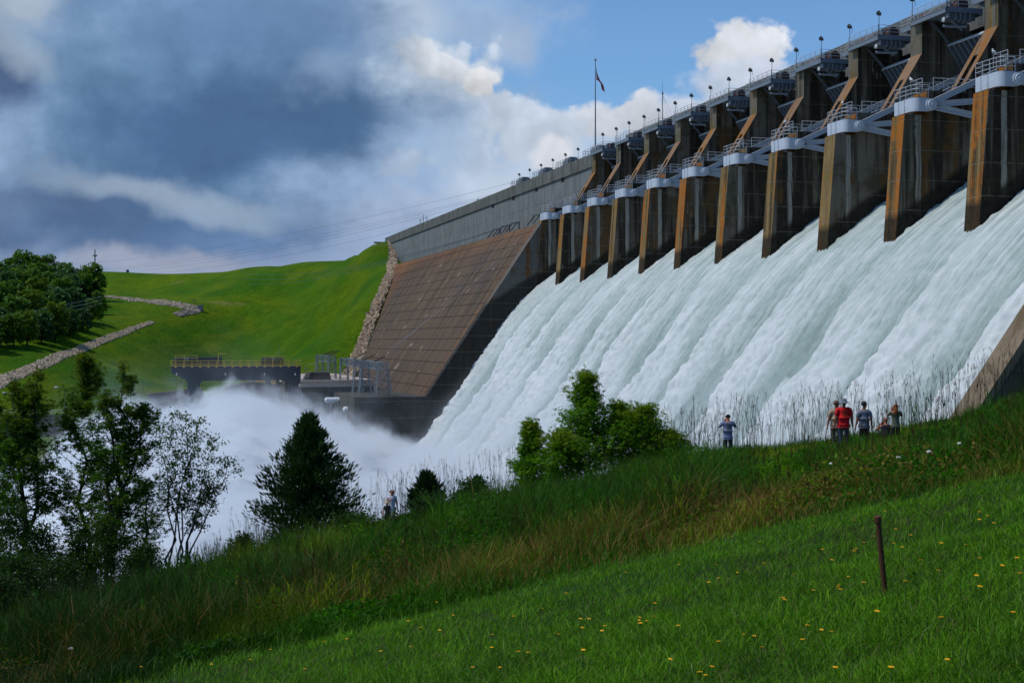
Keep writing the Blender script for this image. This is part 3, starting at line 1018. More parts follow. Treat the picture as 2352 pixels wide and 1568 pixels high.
# ================================================================== HOIST DECKS between the columns
def make_hoist():
    t_ = thing('hoist_platform', '', 'gate hoist')
    sh = (0, 86.0, 36.5)
    b = MB()
    b.box(-0.2, 7.2, 85.9, 90.4, 36.34, 36.5)                       # plate
    b.bar((-0.2, 86.0, 36.16), (7.2, 86.0, 36.16), 0.2, 0.5)
    b.bar((-0.2, 90.2, 36.1), (7.2, 90.2, 36.1), 0.3, 0.7)
    b.bar((7.1, 85.9, 36.16), (7.1, 90.4, 36.16), 0.2, 0.45)
    b.bar((7.0, 86.2, 35.6), (4.2, 89.8, 34.9), 0.35, 0.5)
    b.box(9.3, 12.2, 87.6, 92.4, 36.6, 36.75)
    b.bar((9.4, 87.7, 36.4), (12.2, 87.7, 36.4), 0.2, 0.4)
    b.bar((10.2, 88.0, 36.3), (12.1, 91.5, 34.9), 0.3, 0.5)
    b.build('deck', M['grey_steel'], t_, shift=sh)
    r = MB()
    rail_run(r, [(-0.2, 85.95, 36.5), (7.15, 85.95, 36.5), (7.15, 90.3, 36.5)], 1.15, 0.035, True, 3, 1.5)
    rail_run(r, [(9.3, 87.7, 36.75), (12.2, 87.7, 36.75)], 1.1)
    r.build('railing', M['rail_steel'], t_, shift=sh)
    d = MB()
    d.lathe([(0.15, -0.55), (0.72, -0.55), (0.72, -0.42), (0.60, -0.40), (0.60, 0.40), (0.72, 0.42), (0.72, 0.55), (0.15, 0.55)], (6.2, 88.2, 36.9), 20, 'x')
    d.build('cable_drum', M['rust'], t_, shift=sh)
    h = MB()
    h.box(4.4, 5.5, 87.4, 89.2, 36.5, 37.35)
    h.box(2.6, 4.3, 87.8, 88.8, 36.5, 37.2)
    h.lathe([(0.36, -0.5), (0.42, -0.4), (0.42, 0.4), (0.36, 0.5)], (3.6, 88.3, 37.5), 12, 'x')
    h.tube((1.2, 88.3, 37.0), (4.4, 88.3, 37.0), 0.12, 0.12, 8)
    h.box(5.2, 7.0, 86.4, 89.6, 35.2, 36.3)
    h.build('motor', M['machine'], t_, shift=sh)
    l = MB()
    l.lathe([(0.04, 0.18), (0.20, 0.12), (0.28, 0.0), (0.27, -0.07), (0.20, -0.12), (0.04, -0.15)], (6.3, 86.15, 35.25), 14, 'y')
    l.build('lamp', M['lamp_glass'], t_, shift=sh)
    p = MB()
    p.tube((5.6, 86.4, 34.7), (6.9, 88.6, 34.5), 0.16, 0.16, 8)
    for k in range(4):
        y = 87.0 + k * 0.6
        p.path([(6.9, y, 36.2), (7.3, y, 35.7), (7.3, y, 35.2), (6.7, y, 34.9)], 0.05, 5)
    p.build('pipe', M['grey_steel'], t_, shift=sh)
    s = MB()
    a_, c_ = Vector((9.2, 89.4, 36.6)), Vector((9.2, 92.2, 38.6))
    for dx_ in (0, 0.7):
        o_ = Vector((dx_, 0, 0))
        s.bar(a_ + o_, c_ + o_, 0.06, 0.2)
        s.path([a_ + o_ + Vector((0, 0, 1)), c_ + o_ + Vector((0, 0, 1)), c_ + o_ + Vector((0, 0.8, 1)), c_ + o_ + Vector((0, 0.8, 0))], 0.03, 5)
        s.tube(a_ + o_, a_ + o_ + Vector((0, 0, 1)), 0.03)
    for k in range(8):
        q_ = a_.lerp(c_, (k + 0.5) / 8)
        s.box(q_.x, q_.x + 0.7, q_.y - 0.12, q_.y + 0.12, q_.z - 0.02, q_.z + 0.02)
    s.build('stair', M['rail_steel'], t_, shift=sh)
    c_ = MB()
    c_.box(8.0, 8.9, 91.2, 92.4, 37.2, 38.9)
    c_.build('control_cabinet', M['red_sign'], t_, shift=sh)
    return t_


hoist0 = make_hoist()
for n in range(-1, 10):
    ht = hoist0 if n == -1 else copy_tree(hoist0)
    ht.location = W(SN(n) - 1.2, 86.0, 36.5)
    ht.rotation_euler = (0, 0, ROT)
    k = n + 1
    lab = 'grey railed hoist deck with rusty cable drum beside the flagpole' if k == 0 else 'grey railed hoist deck with rusty cable drum above the %s bay after the flagpole' % ordinal(k)
    if n == 9:
        lab = 'grey hoist deck above the nearest bay, past the right edge'
    tag(ht, lab, 'gate hoist', 'gate hoists along the dam crest')


def make_crest_unit():
    t_ = thing('crest_machine', '', 'gate hoist')
    r = MB()
    rail_run(r, [(0, 90.4, 0.0), (0, 87.9, 0.0), (9.8, 87.9, 0.0), (9.8, 90.4, 0.0)], 1.5, 0.045, True, 3, 1.6)
    r.build('railing', M['rail_steel'], t_, shift=(0, 88, 0))
    b = MB()
    b.prism([(88.5, 0.0), (91.0, 0.0), (91.0, 1.5), (90.2, 1.9), (89.0, 1.9), (88.5, 1.4)], 3.0, 6.6)
    b.lathe([(0.3, -0.5), (0.85, -0.5), (0.85, 0.5), (0.3, 0.5)], (7.3, 89.6, 1.0), 16, 'x')
    b.box(8.0, 8.8, 88.4, 89.2, 0.0, 1.7)
    b.build('hoist_housing', M['machine'], t_, shift=(0, 88, 0))
    return t_


cu0 = make_crest_unit()
for k, (px, py) in enumerate(((1174.5, 425.5), (1224.0, 405.5), (1278.0, 382.0), (1340.0, 357.0))):
    s_, z_ = ray_s(px, py, 88.0)
    cu = cu0 if k == 0 else copy_tree(cu0)
    cu.location = W(s_, 88.0, ZC)
    cu.rotation_euler = (0, 0, ROT)
    tag(cu, 'grey machine housing behind rails on the wall top, ' + ('farthest left of four', 'second of four from the left', 'third of four from the left', 'at the foot of the flagpole')[k], 'gate hoist', 'machine housings on the wall crest')

# ================================================================== FLOODLIGHTS
def make_flood(side):
    t_ = thing('floodlight', '', 'floodlight')
    p = MB()
    p.tube((0, 0, -0.1), (0, 0, 2.3), 0.04, 0.035, 8)
    p.box(-0.14, 0.14, -0.14, 0.14, -0.1, -0.04)
    if side:
        p.path([Vector((0.1 - 0.55 * math.sin(a), 0, 2.2 - 0.35 + 0.42 * math.cos(a))) for a in np.linspace(-2.4, 0.4, 9)], 0.025, 5)
    p.build('pole', M['lamp'], t_)
    h = MB()
    pr = [(0.08, -0.38), (0.24, -0.34), (0.30, -0.1), (0.40, 0.24), (0.40, 0.30)]
    h.lathe(pr, (0, 0, 0), 14, 'z')
    hh = h.build('lamp_head', M['lamp'], t_)
    hh.location = (0, 0, 2.5)
    hh.scale = (0.68, 0.68, 0.68)
    hh.rotation_euler = (0, math.radians(-62), math.radians(20)) if side else (math.radians(55), 0, math.radians(-60))
    g = MB()
    g.lathe([(0.02, 0.31), (0.37, 0.31), (0.37, 0.33), (0.02, 0.35)], (0, 0, 0), 14, 'z')
    g.build('lens', M['lamp_glass'], hh)
    y = MB()
    y.path([(0, -0.28, 2.5), (0, -0.28, 2.25), (0, 0.28, 2.25), (0, 0.28, 2.5)], 0.03, 5)
    y.build('yoke', M['lamp'], t_)
    return t_


fl = [make_flood(True), make_flood(False)]
used = [False, False]


def flood(kind, loc, lab):
    o = fl[kind] if not used[kind] else copy_tree(fl[kind])
    used[kind] = True
    o.location = loc
    o.rotation_euler = (0, 0, ROT)
    tag(o, lab, 'floodlight', 'floodlights along the dam crest')


for n in range(-1, 9):
    k = n + 1
    nm = 'above the bay beside the flagpole' if k == 0 else 'above the %s bay after the flagpole' % ordinal(k)
    if n >= 0:
        flood(0, W(SN(n) - 0.9, 86.2, 36.55), 'ring-bracket floodlight left of the hoist deck ' + nm)
    flood(1, W(SN(n) - 8.4, 86.0, 36.5), 'round floodlight right of the hoist deck ' + nm)
for k, (px, py) in enumerate(((1191, 421), (1215, 411), (1241, 400), (1268, 388), (1297, 376), (1326, 362))):
    s_, z_ = ray_s(px, py, 88.0)
    flood(k % 2, W(s_, 88.2, ZC), 'small floodlight on the wall top, %s from the left' % ordinal(k))

# ================================================================== FLAG, MAST, LIGHTS on the wall
bs, bz = ray_s(1367.5, 352, 88.6)
fp = dam_thing('flagpole', 'tall grey metal flagpole with a ball top on the dam crest', 'flagpole', bs, 88.6, ZC)
b = MB()
b.tube((0, 0, 0), (0, 0, 18.6), 0.17, 0.08, 10)
b.lathe([(0.4, -0.02), (0.4, 0.15), (0.2, 0.3)], (0, 0, 0), 12)
b.build('pole', M['galv'], fp)
b = MB()
b.ball((0, 0, 18.85), 0.24, 10)
b.build('finial', M['galv'], fp)
b = MB()
b.tube((0.2, -0.1, 1.2), (0.16, -0.05, 18.4), 0.02, 0.02, 4)
b.build('halyard', M['galv'], fp)

m, t = new_mat('flag_cloth')
st = t.n('ShaderNodeAttribute', attribute_name='st').outputs['Fac']      # across the stripes, 0..13
al = t.n('ShaderNodeAttribute', attribute_name='al').outputs['Fac']      # along the fly, 0..1
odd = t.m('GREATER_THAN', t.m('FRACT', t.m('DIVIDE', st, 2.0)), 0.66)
col = t.mix(odd, lin((170, 12, 28)), lin((168, 164, 170)))  # white stripes greyed: shade painted into the cloth colour
can = t.m('MULTIPLY', t.m('LESS_THAN', st, 7.0), t.m('LESS_THAN', al, 0.40))
sx_ = t.m('SUBTRACT', t.m('FRACT', t.m('MULTIPLY', al, 15.0)), 0.5)
sy_ = t.m('SUBTRACT', t.m('FRACT', t.m('MULTIPLY', st, 0.714)), 0.5)
star = t.m('LESS_THAN', t.m('ADD', t.m('MULTIPLY', sx_, sx_), t.m('MULTIPLY', sy_, sy_)), 0.06)
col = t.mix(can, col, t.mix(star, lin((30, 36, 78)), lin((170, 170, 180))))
finish(t, col, 0.8)
M['flag'] = m
# a limp flag: hoist edge along the pole, the fly hanging down in folds
nu, nv = 40, 28
vs, st_, al_ = [], [], []
for i in range(nu + 1):
    u = i / nu
    for j in range(nv + 1):
        v = j / nv
        hang = u * 6.0
        x = 0.16 + 1.55 * (u ** 1.15) * (0.55 + 0.45 * v) - 0.25 * math.sin(u * 5 + v * 2) * u + 0.5 * u * (v - 0.5)
        z = 17.4 - v * 2.6 * (1 - 0.55 * u) - hang * 0.68 * u ** 0.5
        y = 0.22 * math.sin(v * 9 + u * 2.0) * (0.3 + 0.7 * u) + 0.10 * math.sin(u * 11)
        vs.append((y, x * 1.2, z))
        st_.append(v * 13)
        al_.append(u)
fc = np.array([[i * (nv + 1) + j, (i + 1) * (nv + 1) + j, (i + 1) * (nv + 1) + j + 1, i * (nv + 1) + j + 1] for i in range(nu) for j in range(nv)])
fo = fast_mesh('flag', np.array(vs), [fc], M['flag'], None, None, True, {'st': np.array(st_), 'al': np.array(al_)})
fo.location = W(bs, 88.6, ZC)
fo.rotation_euler = (0, 0, ROT)
tag(fo, 'limp red white and blue striped flag hanging from the tall flagpole', 'flag')

ms, mz = ray_s(1522, 300, 96.0)
mt = dam_thing('radio_mast', 'thin guyed antenna mast rising behind the dam crest', 'antenna', ms, 96.0, 37.2)
b = MB()
b.tube((0, 0, 0), (0, 0, 9.4), 0.09, 0.07, 8)
b.tube((0, 0, 9.4), (0, 0, 11.3), 0.035, 0.02, 6)
b.box(-0.12, 0.12, -0.12, 0.12, 8.9, 9.2)
b.build('mast', M['dark_steel'], mt)
for dx_, dy_ in ((5, 0), (-5, 0.6), (0, 4)):
    b = MB()
    b.tube((0, 0, 9.0), (dx_, dy_, 0), 0.018, 0.018, 4)
    b.build('guy_wire', M['wire'], mt)


def street_lamp(px, py, q, lab, h=2.2, arm=1.0, z0=ZC, grp=None):
    s_, z_ = ray_s(px, py, q)
    t_ = dam_thing('street_lamp', lab, 'lamp', s_, q, z0, grp)
    b = MB()
    pts = [Vector((0, 0, 0)), Vector((0, 0, h * 0.8))] + [Vector((-arm * (1 - math.cos(a)), 0, h * 0.8 + h * 0.2 * math.sin(a))) for a in np.linspace(0.3, math.pi / 2, 5)]
    b.path(pts, 0.05, 6)
    b.build('pole', M['galv'], t_)
    b = MB()
    b.ball((-arm - 0.1, 0, h - 0.12), 0.22, 8, 0, 0.7)
    b.build('lamp_head', M['lamp'], t_)


street_lamp(1100, 440, 96.0, 'hooked street lamp showing above the sloping wall top', 4.0, 1.6)
street_lamp(1536, 300, 97.0, 'hooked street lamp behind the crest right of the antenna mast', 4.6, 1.6, 37.2)

# small frame on the crest at the far left and the sign post beyond it
s_, z_ = ray_s(972, 520, 92.0)
fr = dam_thing('antenna_rack', 'spindly steel frame standing on the wall top far left', 'frame', s_, 92.0, 35.6)
b = MB()
for x in (-4.5, 0.2, 6.0):
    b.tube((x, 0, 0), (x, 0, 5.6 if x == 0.2 else 4.6), 0.09, 0.09, 6)
b.tube((-7.5, 0, 4.4), (6.4, 0, 4.2), 0.07, 0.07, 6)
b.tube((0.2, 0, 2.9), (6.0, 0, 2.8), 0.06, 0.06, 6)
b.build('tubing', M['galv'], fr)

# insulator brackets that carry the lines along the top of the sloping face
def bracket(px, py, px2, py2, lab):
    q = 77.0
    s_, z_ = ray_s(px, py, q)
    t_ = dam_thing('insulator_bracket', lab, 'bracket', s_, q, 22.6, 'insulator brackets on the wall')
    h = z_ - 22.6
    b = MB()
    b.tube((0, 0, 0), (0, 0, h), 0.14, 0.14, 6)
    b.bar((0, 0, h), (-5.2, -0.3, h + 0.1), 0.22, 0.3)
    b.build('arm', M['dark_steel'], t_)
    for k in range(2):
        i_ = MB()
        p0 = Vector((-0.4 - 4.4 * k, -0.2, h))
        p1 = p0 + Vector((-1.7, -1.0, -1.7))
        i_.tube(p0, p1, 0.05, 0.05, 5)
        for j in range(11):
            c_ = p0.lerp(p1, (j + 0.6) / 11.5)
            dd = (p1 - p0).normalized() * 0.06
            i_.tube(c_ - dd, c_ + dd, 0.15, 0.07, 8)
        i_.build('insulator', M['insul'], t_)
    return W(s_, q, z_)


BRK = []
for k, (px, py) in enumerate(((1148.5, 525), (1170, 517), (1192, 510), (1245, 492))):
    BRK.append(bracket(px, py, 0, 0, 'insulator bracket on the wall, ' + ('leftmost of four', 'second of four from the left', 'third of four from the left', 'rightmost of four, nearest the platforms')[k]))

# gulls on the rails
def gull(loc, lab, rz=0.0):
    b = MB()
    prof = [(0.01, -0.30), (0.06, -0.24), (0.12, -0.1), (0.13, 0.04), (0.09, 0.16), (0.06, 0.2), (0.01, 0.22)]
    b.lathe(prof, (0, 0, 0), 8, 'x')
    b.ball((0.2, 0, 0.13), 0.075, 6)
    b.tube((0.26, 0, 0.12), (0.34, 0, 0.10), 0.025, 0.005, 5)
    b.tube((0.05, 0.05, -0.08), (0.05, 0.05, -0.26), 0.012, 0.012, 4)
    b.tube((0.05, -0.05, -0.08), (0.05, -0.05, -0.26), 0.012, 0.012, 4)
    o = b.build('gull', M['bird'], None, smooth=True)
    o.location = loc
    o.rotation_euler = (0, -0.5, rz)
    tag(o, lab, 'bird', 'gulls perched on the platforms')


for n, lab in ((9, 'white gull perched on the rail of the largest platform at the right edge'), (8, 'white gull on the rail of the second platform from the right edge'), (7, 'white gull on the rail of the third platform from the right edge'), (6, 'white gull on the rail of the fourth platform from the right edge')):
    p = W(SN(n) + 0.12, 77.95, 25.6 + 1.2 + 0.28)
    gull(p, lab, 0.4 + n)

# ================================================================== TERRAIN beyond: the grassed embankment
CP = []                                            # control points X, Y, z


def cp(px, py, Y):
    p = P(px, py, Y)
    CP.append((p.x, p.y, p.z))


def cw(s, q, z):
    p = W(s, q, z)
    CP.append((p.x, p.y, p.z))


crest = [(-43, 502), (-53, 547), (-69, 603), (-95, 652), (-133, 697), (-202, 754), (-284, 792), (-400, 830)]
CP += [(x, y, 36.7) for x, y in crest]
for (x0, y0), (x1, y1) in zip(crest[:-1], crest[1:]):          # behind the crest it drops to the lake
    nx, ny = (y1 - y0), -(x1 - x0)
    l = math.hypot(nx, ny)
    mx, my = (x0 + x1) / 2, (y0 + y1) / 2
    CP.append((mx + nx / l * 9, my + ny / l * 9, 36.0))
    CP.append((mx + nx / l * 60, my + ny / l * 60, 20.0))
# contact line along the wall and the brown face
for s_, q_, z_ in ((496, 87.5, 36.0), (486, 87.5, 31.0), (477, 87.5, 26.5), (440, 82, 24.0), (413, 75.7, 22.6), (395, 71.6, 16.4), (372, 63, 4.0), (349.5, 54.7, -8.4), (335, 50, -14)):
    cw(s_, q_, z_)
for s_, q_, z_ in ((488, 84, 34.5), (470, 79.5, 31), (450, 74, 27.5), (430, 70, 24), (412, 65.5, 18.0), (392, 58, 8), (366, 49, -5), (505, 88.5, 36.7), (500, 84, 36.6), (496, 99, 30), (477, 99, 18.5), (440, 93, 16), (413, 87, 13), (395, 83, 7), (372, 75, -4), (349.5, 66, -17), (320, 60, -20)):
    cw(s_, q_, z_)
for px, py, Y in ((650, 700, 620), (650, 800, 573), (650, 862, 548), (800, 700, 520), (780, 800, 455), (760, 860, 420), (700, 880, 420), (560, 880, 500),
                  (500, 650, 690), (500, 760, 600), (460, 850, 560), (400, 650, 715), (330, 655, 715), (300, 850, 500), (260, 910, 440), (420, 895, 470),
                  (455, 708, 605), (410, 722, 592), (340, 695, 640), (232, 680, 650), (350, 742, 565), (260, 778, 520), (150, 815, 470), (0, 884, 405),
                  (240, 730, 560), (300, 725, 585), (190, 765, 520), (120, 790, 490), (0, 800, 455), (60, 840, 440), (160, 880, 430), (150, 935, 400), (60, 945, 380), (0, 950, 370),
                  (150, 690, 600), (0, 720, 560), (100, 650, 700), (0, 660, 690), (-150, 780, 470), (-300, 850, 420), (-300, 720, 600)):
    cp(px, py, Y)
for x, y, z in ((-60, 330, -20), (-100, 330, -21), (-150, 330, -23), (-200, 330, -24), (-260, 320, -25), (-340, 330, -25), (-45, 300, -22), (-420, 400, -20), (-420, 600, 10), (-420, 700, 24)):
    CP.append((x, y, z))
CP = np.array(CP)
RC = 25.0


def _phi(d2):
    return np.sqrt(d2 + RC * RC)


d2 = (CP[:, None, 0] - CP[None, :, 0]) ** 2 + (CP[:, None, 1] - CP[None, :, 1]) ** 2
A = _phi(d2) + np.eye(len(CP)) * -1.2
A1 = np.block([[A, np.ones((len(CP), 1)), CP[:, :2] / 100], [np.ones((1, len(CP))), np.zeros((1, 3))], [CP[:, :2].T / 100, np.zeros((2, 3))]])
sol = np.linalg.solve(A1, np.concatenate([CP[:, 2], np.zeros(3)]))


def hill_z(X, Y):
    X, Y = np.asarray(X, float), np.asarray(Y, float)
    sh = X.shape
    x, y = X.ravel(), Y.ravel()
    out = np.zeros(len(x))
    for i in range(0, len(x), 4000):
        d2_ = (x[i:i + 4000, None] - CP[None, :, 0]) ** 2 + (y[i:i + 4000, None] - CP[None, :, 1]) ** 2
        out[i:i + 4000] = _phi(d2_) @ sol[:len(CP)] + sol[len(CP)] + x[i:i + 4000] / 100 * sol[-2] + y[i:i + 4000] / 100 * sol[-1]
    out = np.minimum(out, 36.7 + 0.15 * np.sin(x * 0.05))
    return out.reshape(sh)


gx = np.arange(-430, -6, 3.0)
gy = np.arange(296, 905, 3.0)
GX, GY = np.meshgrid(gx, gy)
GZ = hill_z(GX, GY) + 0.12 * fbm(GX / 14, GY / 14, 3, 5)
# let it run under the dam rather than through its far face
ss = -(GX * ST - GY * CT)
qq = GX * CT + GY * ST
GZ = np.where(qq > 100, np.minimum(GZ, 12.0), GZ)


def grid_faces(ny, nx):
    i = np.arange(ny - 1)[:, None] * nx + np.arange(nx - 1)[None, :]
    i = i.ravel()
    return np.stack([i, i + 1, i + nx + 1, i + nx], 1)


emb = fast_mesh('embankment', np.stack([GX.ravel(), GY.ravel(), GZ.ravel()], 1), [grid_faces(len(gy), len(gx))], M['turf'], None, None, True)
tag(emb, 'green grassed earth embankment rising to the left of the dam', 'hillside', None, 'structure')


def hill_hit(px, py, y0=330, y1=860):
    """first point where the line of sight through the pixel meets the embankment"""
    Y = np.arange(y0, y1, 1.0)
    X = (px - 1176) / F * Y
    Z = (784 - py) / F * Y
    H = hill_z(X, Y)
    k = np.argmax(Z < H)
    if not (Z < H).any():
        k = int(np.argmin(Z - H))
    return Vector((X[k], Y[k], H[k]))


# base sheet out to the horizon, the river and the lake level ground behind
b = MB()
b.add([(-4000, -60, -29.0), (4000, -60, -29.0), (4000, 5500, -29.0), (-4000, 5500, -29.0)], [(0, 1, 2, 3)])
o = b.build('ground', M['turf'], None, fix=False)
tag(o, 'low green ground reaching to the horizon', 'ground', None, 'structure')
b = MB()
b.add([(-420, 70, -26.0), (60, 70, -26.0), (60, 318, -26.0), (-420, 318, -26.0)], [(0, 1, 2, 3)])
o = b.build('river', M['river'], None, fix=False)
tag(o, 'churning pale river below the spillway', 'river', None, 'structure')

# ================================================================== RIPRAP
cube = np.array([(x, y, z) for z in (-1, 1) for y in (-1, 1) for x in (-1, 1)], float) * 0.5
cubef = np.array([(0, 2, 3, 1), (4, 5, 7, 6), (0, 1, 5, 4), (2, 6, 7, 3), (0, 4, 6, 2), (1, 3, 7, 5)])


def rand_rot(n, r):
    q = r.normal(size=(n, 4))
    q /= np.linalg.norm(q, axis=1)[:, None]
    w_, x, y, z = q.T
    return np.stack([np.stack([1 - 2 * (y * y + z * z), 2 * (x * y - z * w_), 2 * (x * z + y * w_)], 1),
                     np.stack([2 * (x * y + z * w_), 1 - 2 * (x * x + z * z), 2 * (y * z - x * w_)], 1),
                     np.stack([2 * (x * z - y * w_), 2 * (y * z + x * w_), 1 - 2 * (x * x + y * y)], 1)], 1)


def scatter(template, faces, pos, size, r, rot=None, aniso=None):
    n = len(pos)
    R_ = rand_rot(n, r) if rot is None else rot
    tv = template[None, :, :] * (aniso[:, None, :] if aniso is not None else 1.0)
    v = np.einsum('nij,nkj->nki', R_, tv) * np.asarray(size).reshape(-1, 1, 1) + pos[:, None, :]
    k = template.shape[0]
    f = (faces[None, :, :] + (np.arange(n) * k)[:, None, None]).reshape(-1, faces.shape[1])
    return v.reshape(-1, 3), f


def riprap(line, name, label, n, size, col_a, col_b, seed, zfun=None, cat='riprap'):
    """line: list of (point, width)"""
    r = np.random.default_rng(seed)
    pts = np.array([p for p, w_ in line], float)
    wd = np.array([w_ for p, w_ in line], float)
    seg = np.linalg.norm(np.diff(pts[:, :2], axis=0), axis=1)
    cum = np.concatenate([[0], np.cumsum(seg)])
    # weight by width so the stones are evenly thick
    t_ = r.random(n * 3) * cum[-1]
    ww = np.interp(t_, cum, wd)
    keep = r.random(n * 3) < ww / wd.max()
    t_, ww = t_[keep][:n], ww[keep][:n]
    x = np.interp(t_, cum, pts[:, 0])
    y = np.interp(t_, cum, pts[:, 1])
    i = np.clip(np.searchsorted(cum, t_) - 1, 0, len(seg) - 1)
    dx_ = np.diff(pts[:, 0])[i] / seg[i]
    dy_ = np.diff(pts[:, 1])[i] / seg[i]
    off = (r.random(len(t_)) - 0.5) * ww * (0.9 + 0.25 * r.random(len(t_)))
    x = x - dy_ * off
    y = y + dx_ * off
    z = zfun(x, y) + 0.05
    sz = size * (0.5 + r.random(len(t_)) * 0.9)
    v, f = scatter(cube * (1 + 0.3 * r.normal(size=(8, 3)) * 0.5), cubef, np.stack([x, y, z], 1), sz, r, None, (0.6 + 0.8 * r.random((len(t_), 3))) * np.array([1.15, 1.0, 0.75]))
    k = r.random((len(t_), 1))
    c_ = np.repeat(np.array(col_a) * (1 - k) + np.array(col_b) * k, 8, 0)
    o_ = fast_mesh(name, v, [f], M['stone'], None, c_)
    tag(o_, label, cat, None, 'stuff')
    # bed under the stones
    vs, k_ = [], 40
    for tt in np.linspace(0, cum[-1], k_):
        xx, yy, w_ = np.interp(tt, cum, pts[:, 0]), np.interp(tt, cum, pts[:, 1]), np.interp(tt, cum, wd)
        j = min(max(np.searchsorted(cum, tt) - 1, 0), len(seg) - 1)
        ex, ey = np.diff(pts[:, 0])[j] / seg[j], np.diff(pts[:, 1])[j] / seg[j]
        for s_ in (-0.5, -0.17, 0.17, 0.5):
            vs.append((xx - ey * s_ * w_, yy + ex * s_ * w_, 0))
    vs = np.array(vs)
    vs[:, 2] = zfun(vs[:, 0], vs[:, 1]) + 0.14
    bed = fast_mesh('gravel_bed', vs, [grid_faces(k_, 4)], M['stone'], o_, np.tile(np.array(col_a) * 0.55, (len(vs), 1)))
    return o_


def hl(*pts):
    return [(tuple(hill_hit(px, py)), w_) for px, py, w_ in pts]


riprap(hl((236, 682, 6), (300, 687, 7.5), (370, 697, 8.5), (430, 706, 8.5), (458, 712, 6)), 'riprap', 'pale stone riprap strip crossing the upper embankment', 4200, 0.72, (0.52, 0.44, 0.34), (0.30, 0.24, 0.17), 1, hill_z)
riprap(hl((458, 711, 3.5), (440, 717, 3.5), (405, 725, 3)), 'riprap', 'short stone riprap tip bending back below the upper strip', 600, 0.7, (0.46, 0.40, 0.34), (0.20, 0.16, 0.13), 2, hill_z)
riprap(hl((350, 741, 1.6), (300, 757, 2.2), (250, 777, 2.8), (190, 800, 3.4), (120, 828, 4), (60, 853, 4.6), (-30, 895, 5.4)), 'riprap', 'stone-lined drainage ditch running down the grass to the left edge', 6500, 0.46, (0.58, 0.48, 0.36), (0.32, 0.25, 0.17), 3, hill_z)
cl = [W(495, 88.0, 0), W(477, 85.5, 0), W(455, 81.5, 0), W(430, 76.8, 0), W(413, 73.6, 0), W(395, 69.6, 0), W(372, 61, 0), W(349.5, 52.2, 0), W(338, 48, 0)]
riprap([((p.x + (0.6 if p.y > 405 else -1.0), p.y, 0), w_) for p, w_ in zip(cl, (1.6, 2.2, 2.3, 2.4, 2.4, 2.4, 2.6, 2.8, 3.4))], 'riprap', 'tan stone riprap band along the left edge of the brown sloping face', 5200, 0.5, (0.56, 0.43, 0.30), (0.34, 0.25, 0.16), 4, lambda x, y: hill_z(x, y) + 0.35)

# ================================================================== FALLING WATER
prof = [(93.4, 22.6), (91.5, 21.9), (90, 21.0), (86, 18.5), (83, 16.3), (79, 13.4), (75, 10.4), (71.7, 7.2), (68.4, 3.5), (65.1, -0.8), (61.2, -6.2), (56.8, -12.2), (52, -18.8), (48, -24.0), (44, -27.0)]
pq = np.array(prof)
# smooth resample
sl = np.concatenate([[0], np.cumsum(np.hypot(np.diff(pq[:, 0]), np.diff(pq[:, 1])))])
NTT = 300
tt = np.linspace(0, sl[-1], NTT)
q_t, z_t = np.interp(tt, sl, pq[:, 0]), np.interp(tt, sl, pq[:, 1])
ker = np.hanning(21)
ker /= ker.sum()
q_s = np.convolve(np.pad(q_t, 10, 'edge'), ker, 'valid')
z_s = np.convolve(np.pad(z_t, 10, 'edge'), ker, 'valid')
dq, dz_ = np.gradient(q_s), np.gradient(z_s)
ln = np.hypot(dq, dz_)
nq, nzz = dz_ / ln, -dq / ln                      # normal: downstream (-q) and up
S_ = np.arange(SR + 0.02, SW - 0.02, 0.24)
NS = len(S_)
TT, SS = np.meshgrid(tt, S_, indexing='ij')
ph = ((S0 - SS) / PITCH) % 1.0                    # 0 at a pier's far face, pier is 0..0.167
nose_t = float(np.interp(75.2, q_s[::-1], tt[::-1]))
down = np.clip((TT - nose_t) / 22.0, 0, 1)
bayid = np.floor((S0 - SS) / PITCH)
shear = SS + 0.06 * TT * np.sin(bayid * 2.1)
big = fbm(shear / 7.0, TT / 30.0, 3, 1)
mid = fbm(shear / 2.4, TT / 8.5, 4, 2, 0.55, True)
small = fbm(shear / 0.9, TT / 2.8, 4, 3, 0.6, True)
lobe = fbm(shear / 1.6, TT / 2.6, 4, 15, 0.55, True)
ropes = fbm(shear / 0.55, TT / 14.0, 3, 8)
rough = 0.14 + 0.86 * np.clip((TT - nose_t + 5) / 20.0, 0, 1)
edge = np.exp(-np.minimum(np.abs(ph - 1.0), np.abs(ph - 0.167)) / 0.05)


def saw(off, wid, wob, seed):
    """overlapping sheets: rises away from the viewer to a lobed crest, then drops into a trough"""
    wd_ = wob * perlin(SS / 11, TT / 24, seed) + 0.10 * perlin(SS / 5, TT / 9, seed + 1) + 0.055 * lobe
    p_ = (-ph / 1.0 + off + wd_ * (0.25 + 0.75 * down)) % 1.0
    p_ = np.clip((p_ - (1 - wid)) / wid, 0, 1)
    return np.minimum(p_ / 0.90, 1.0) ** 1.5 * np.clip((1.0 - p_) / 0.10, 0, 1), p_


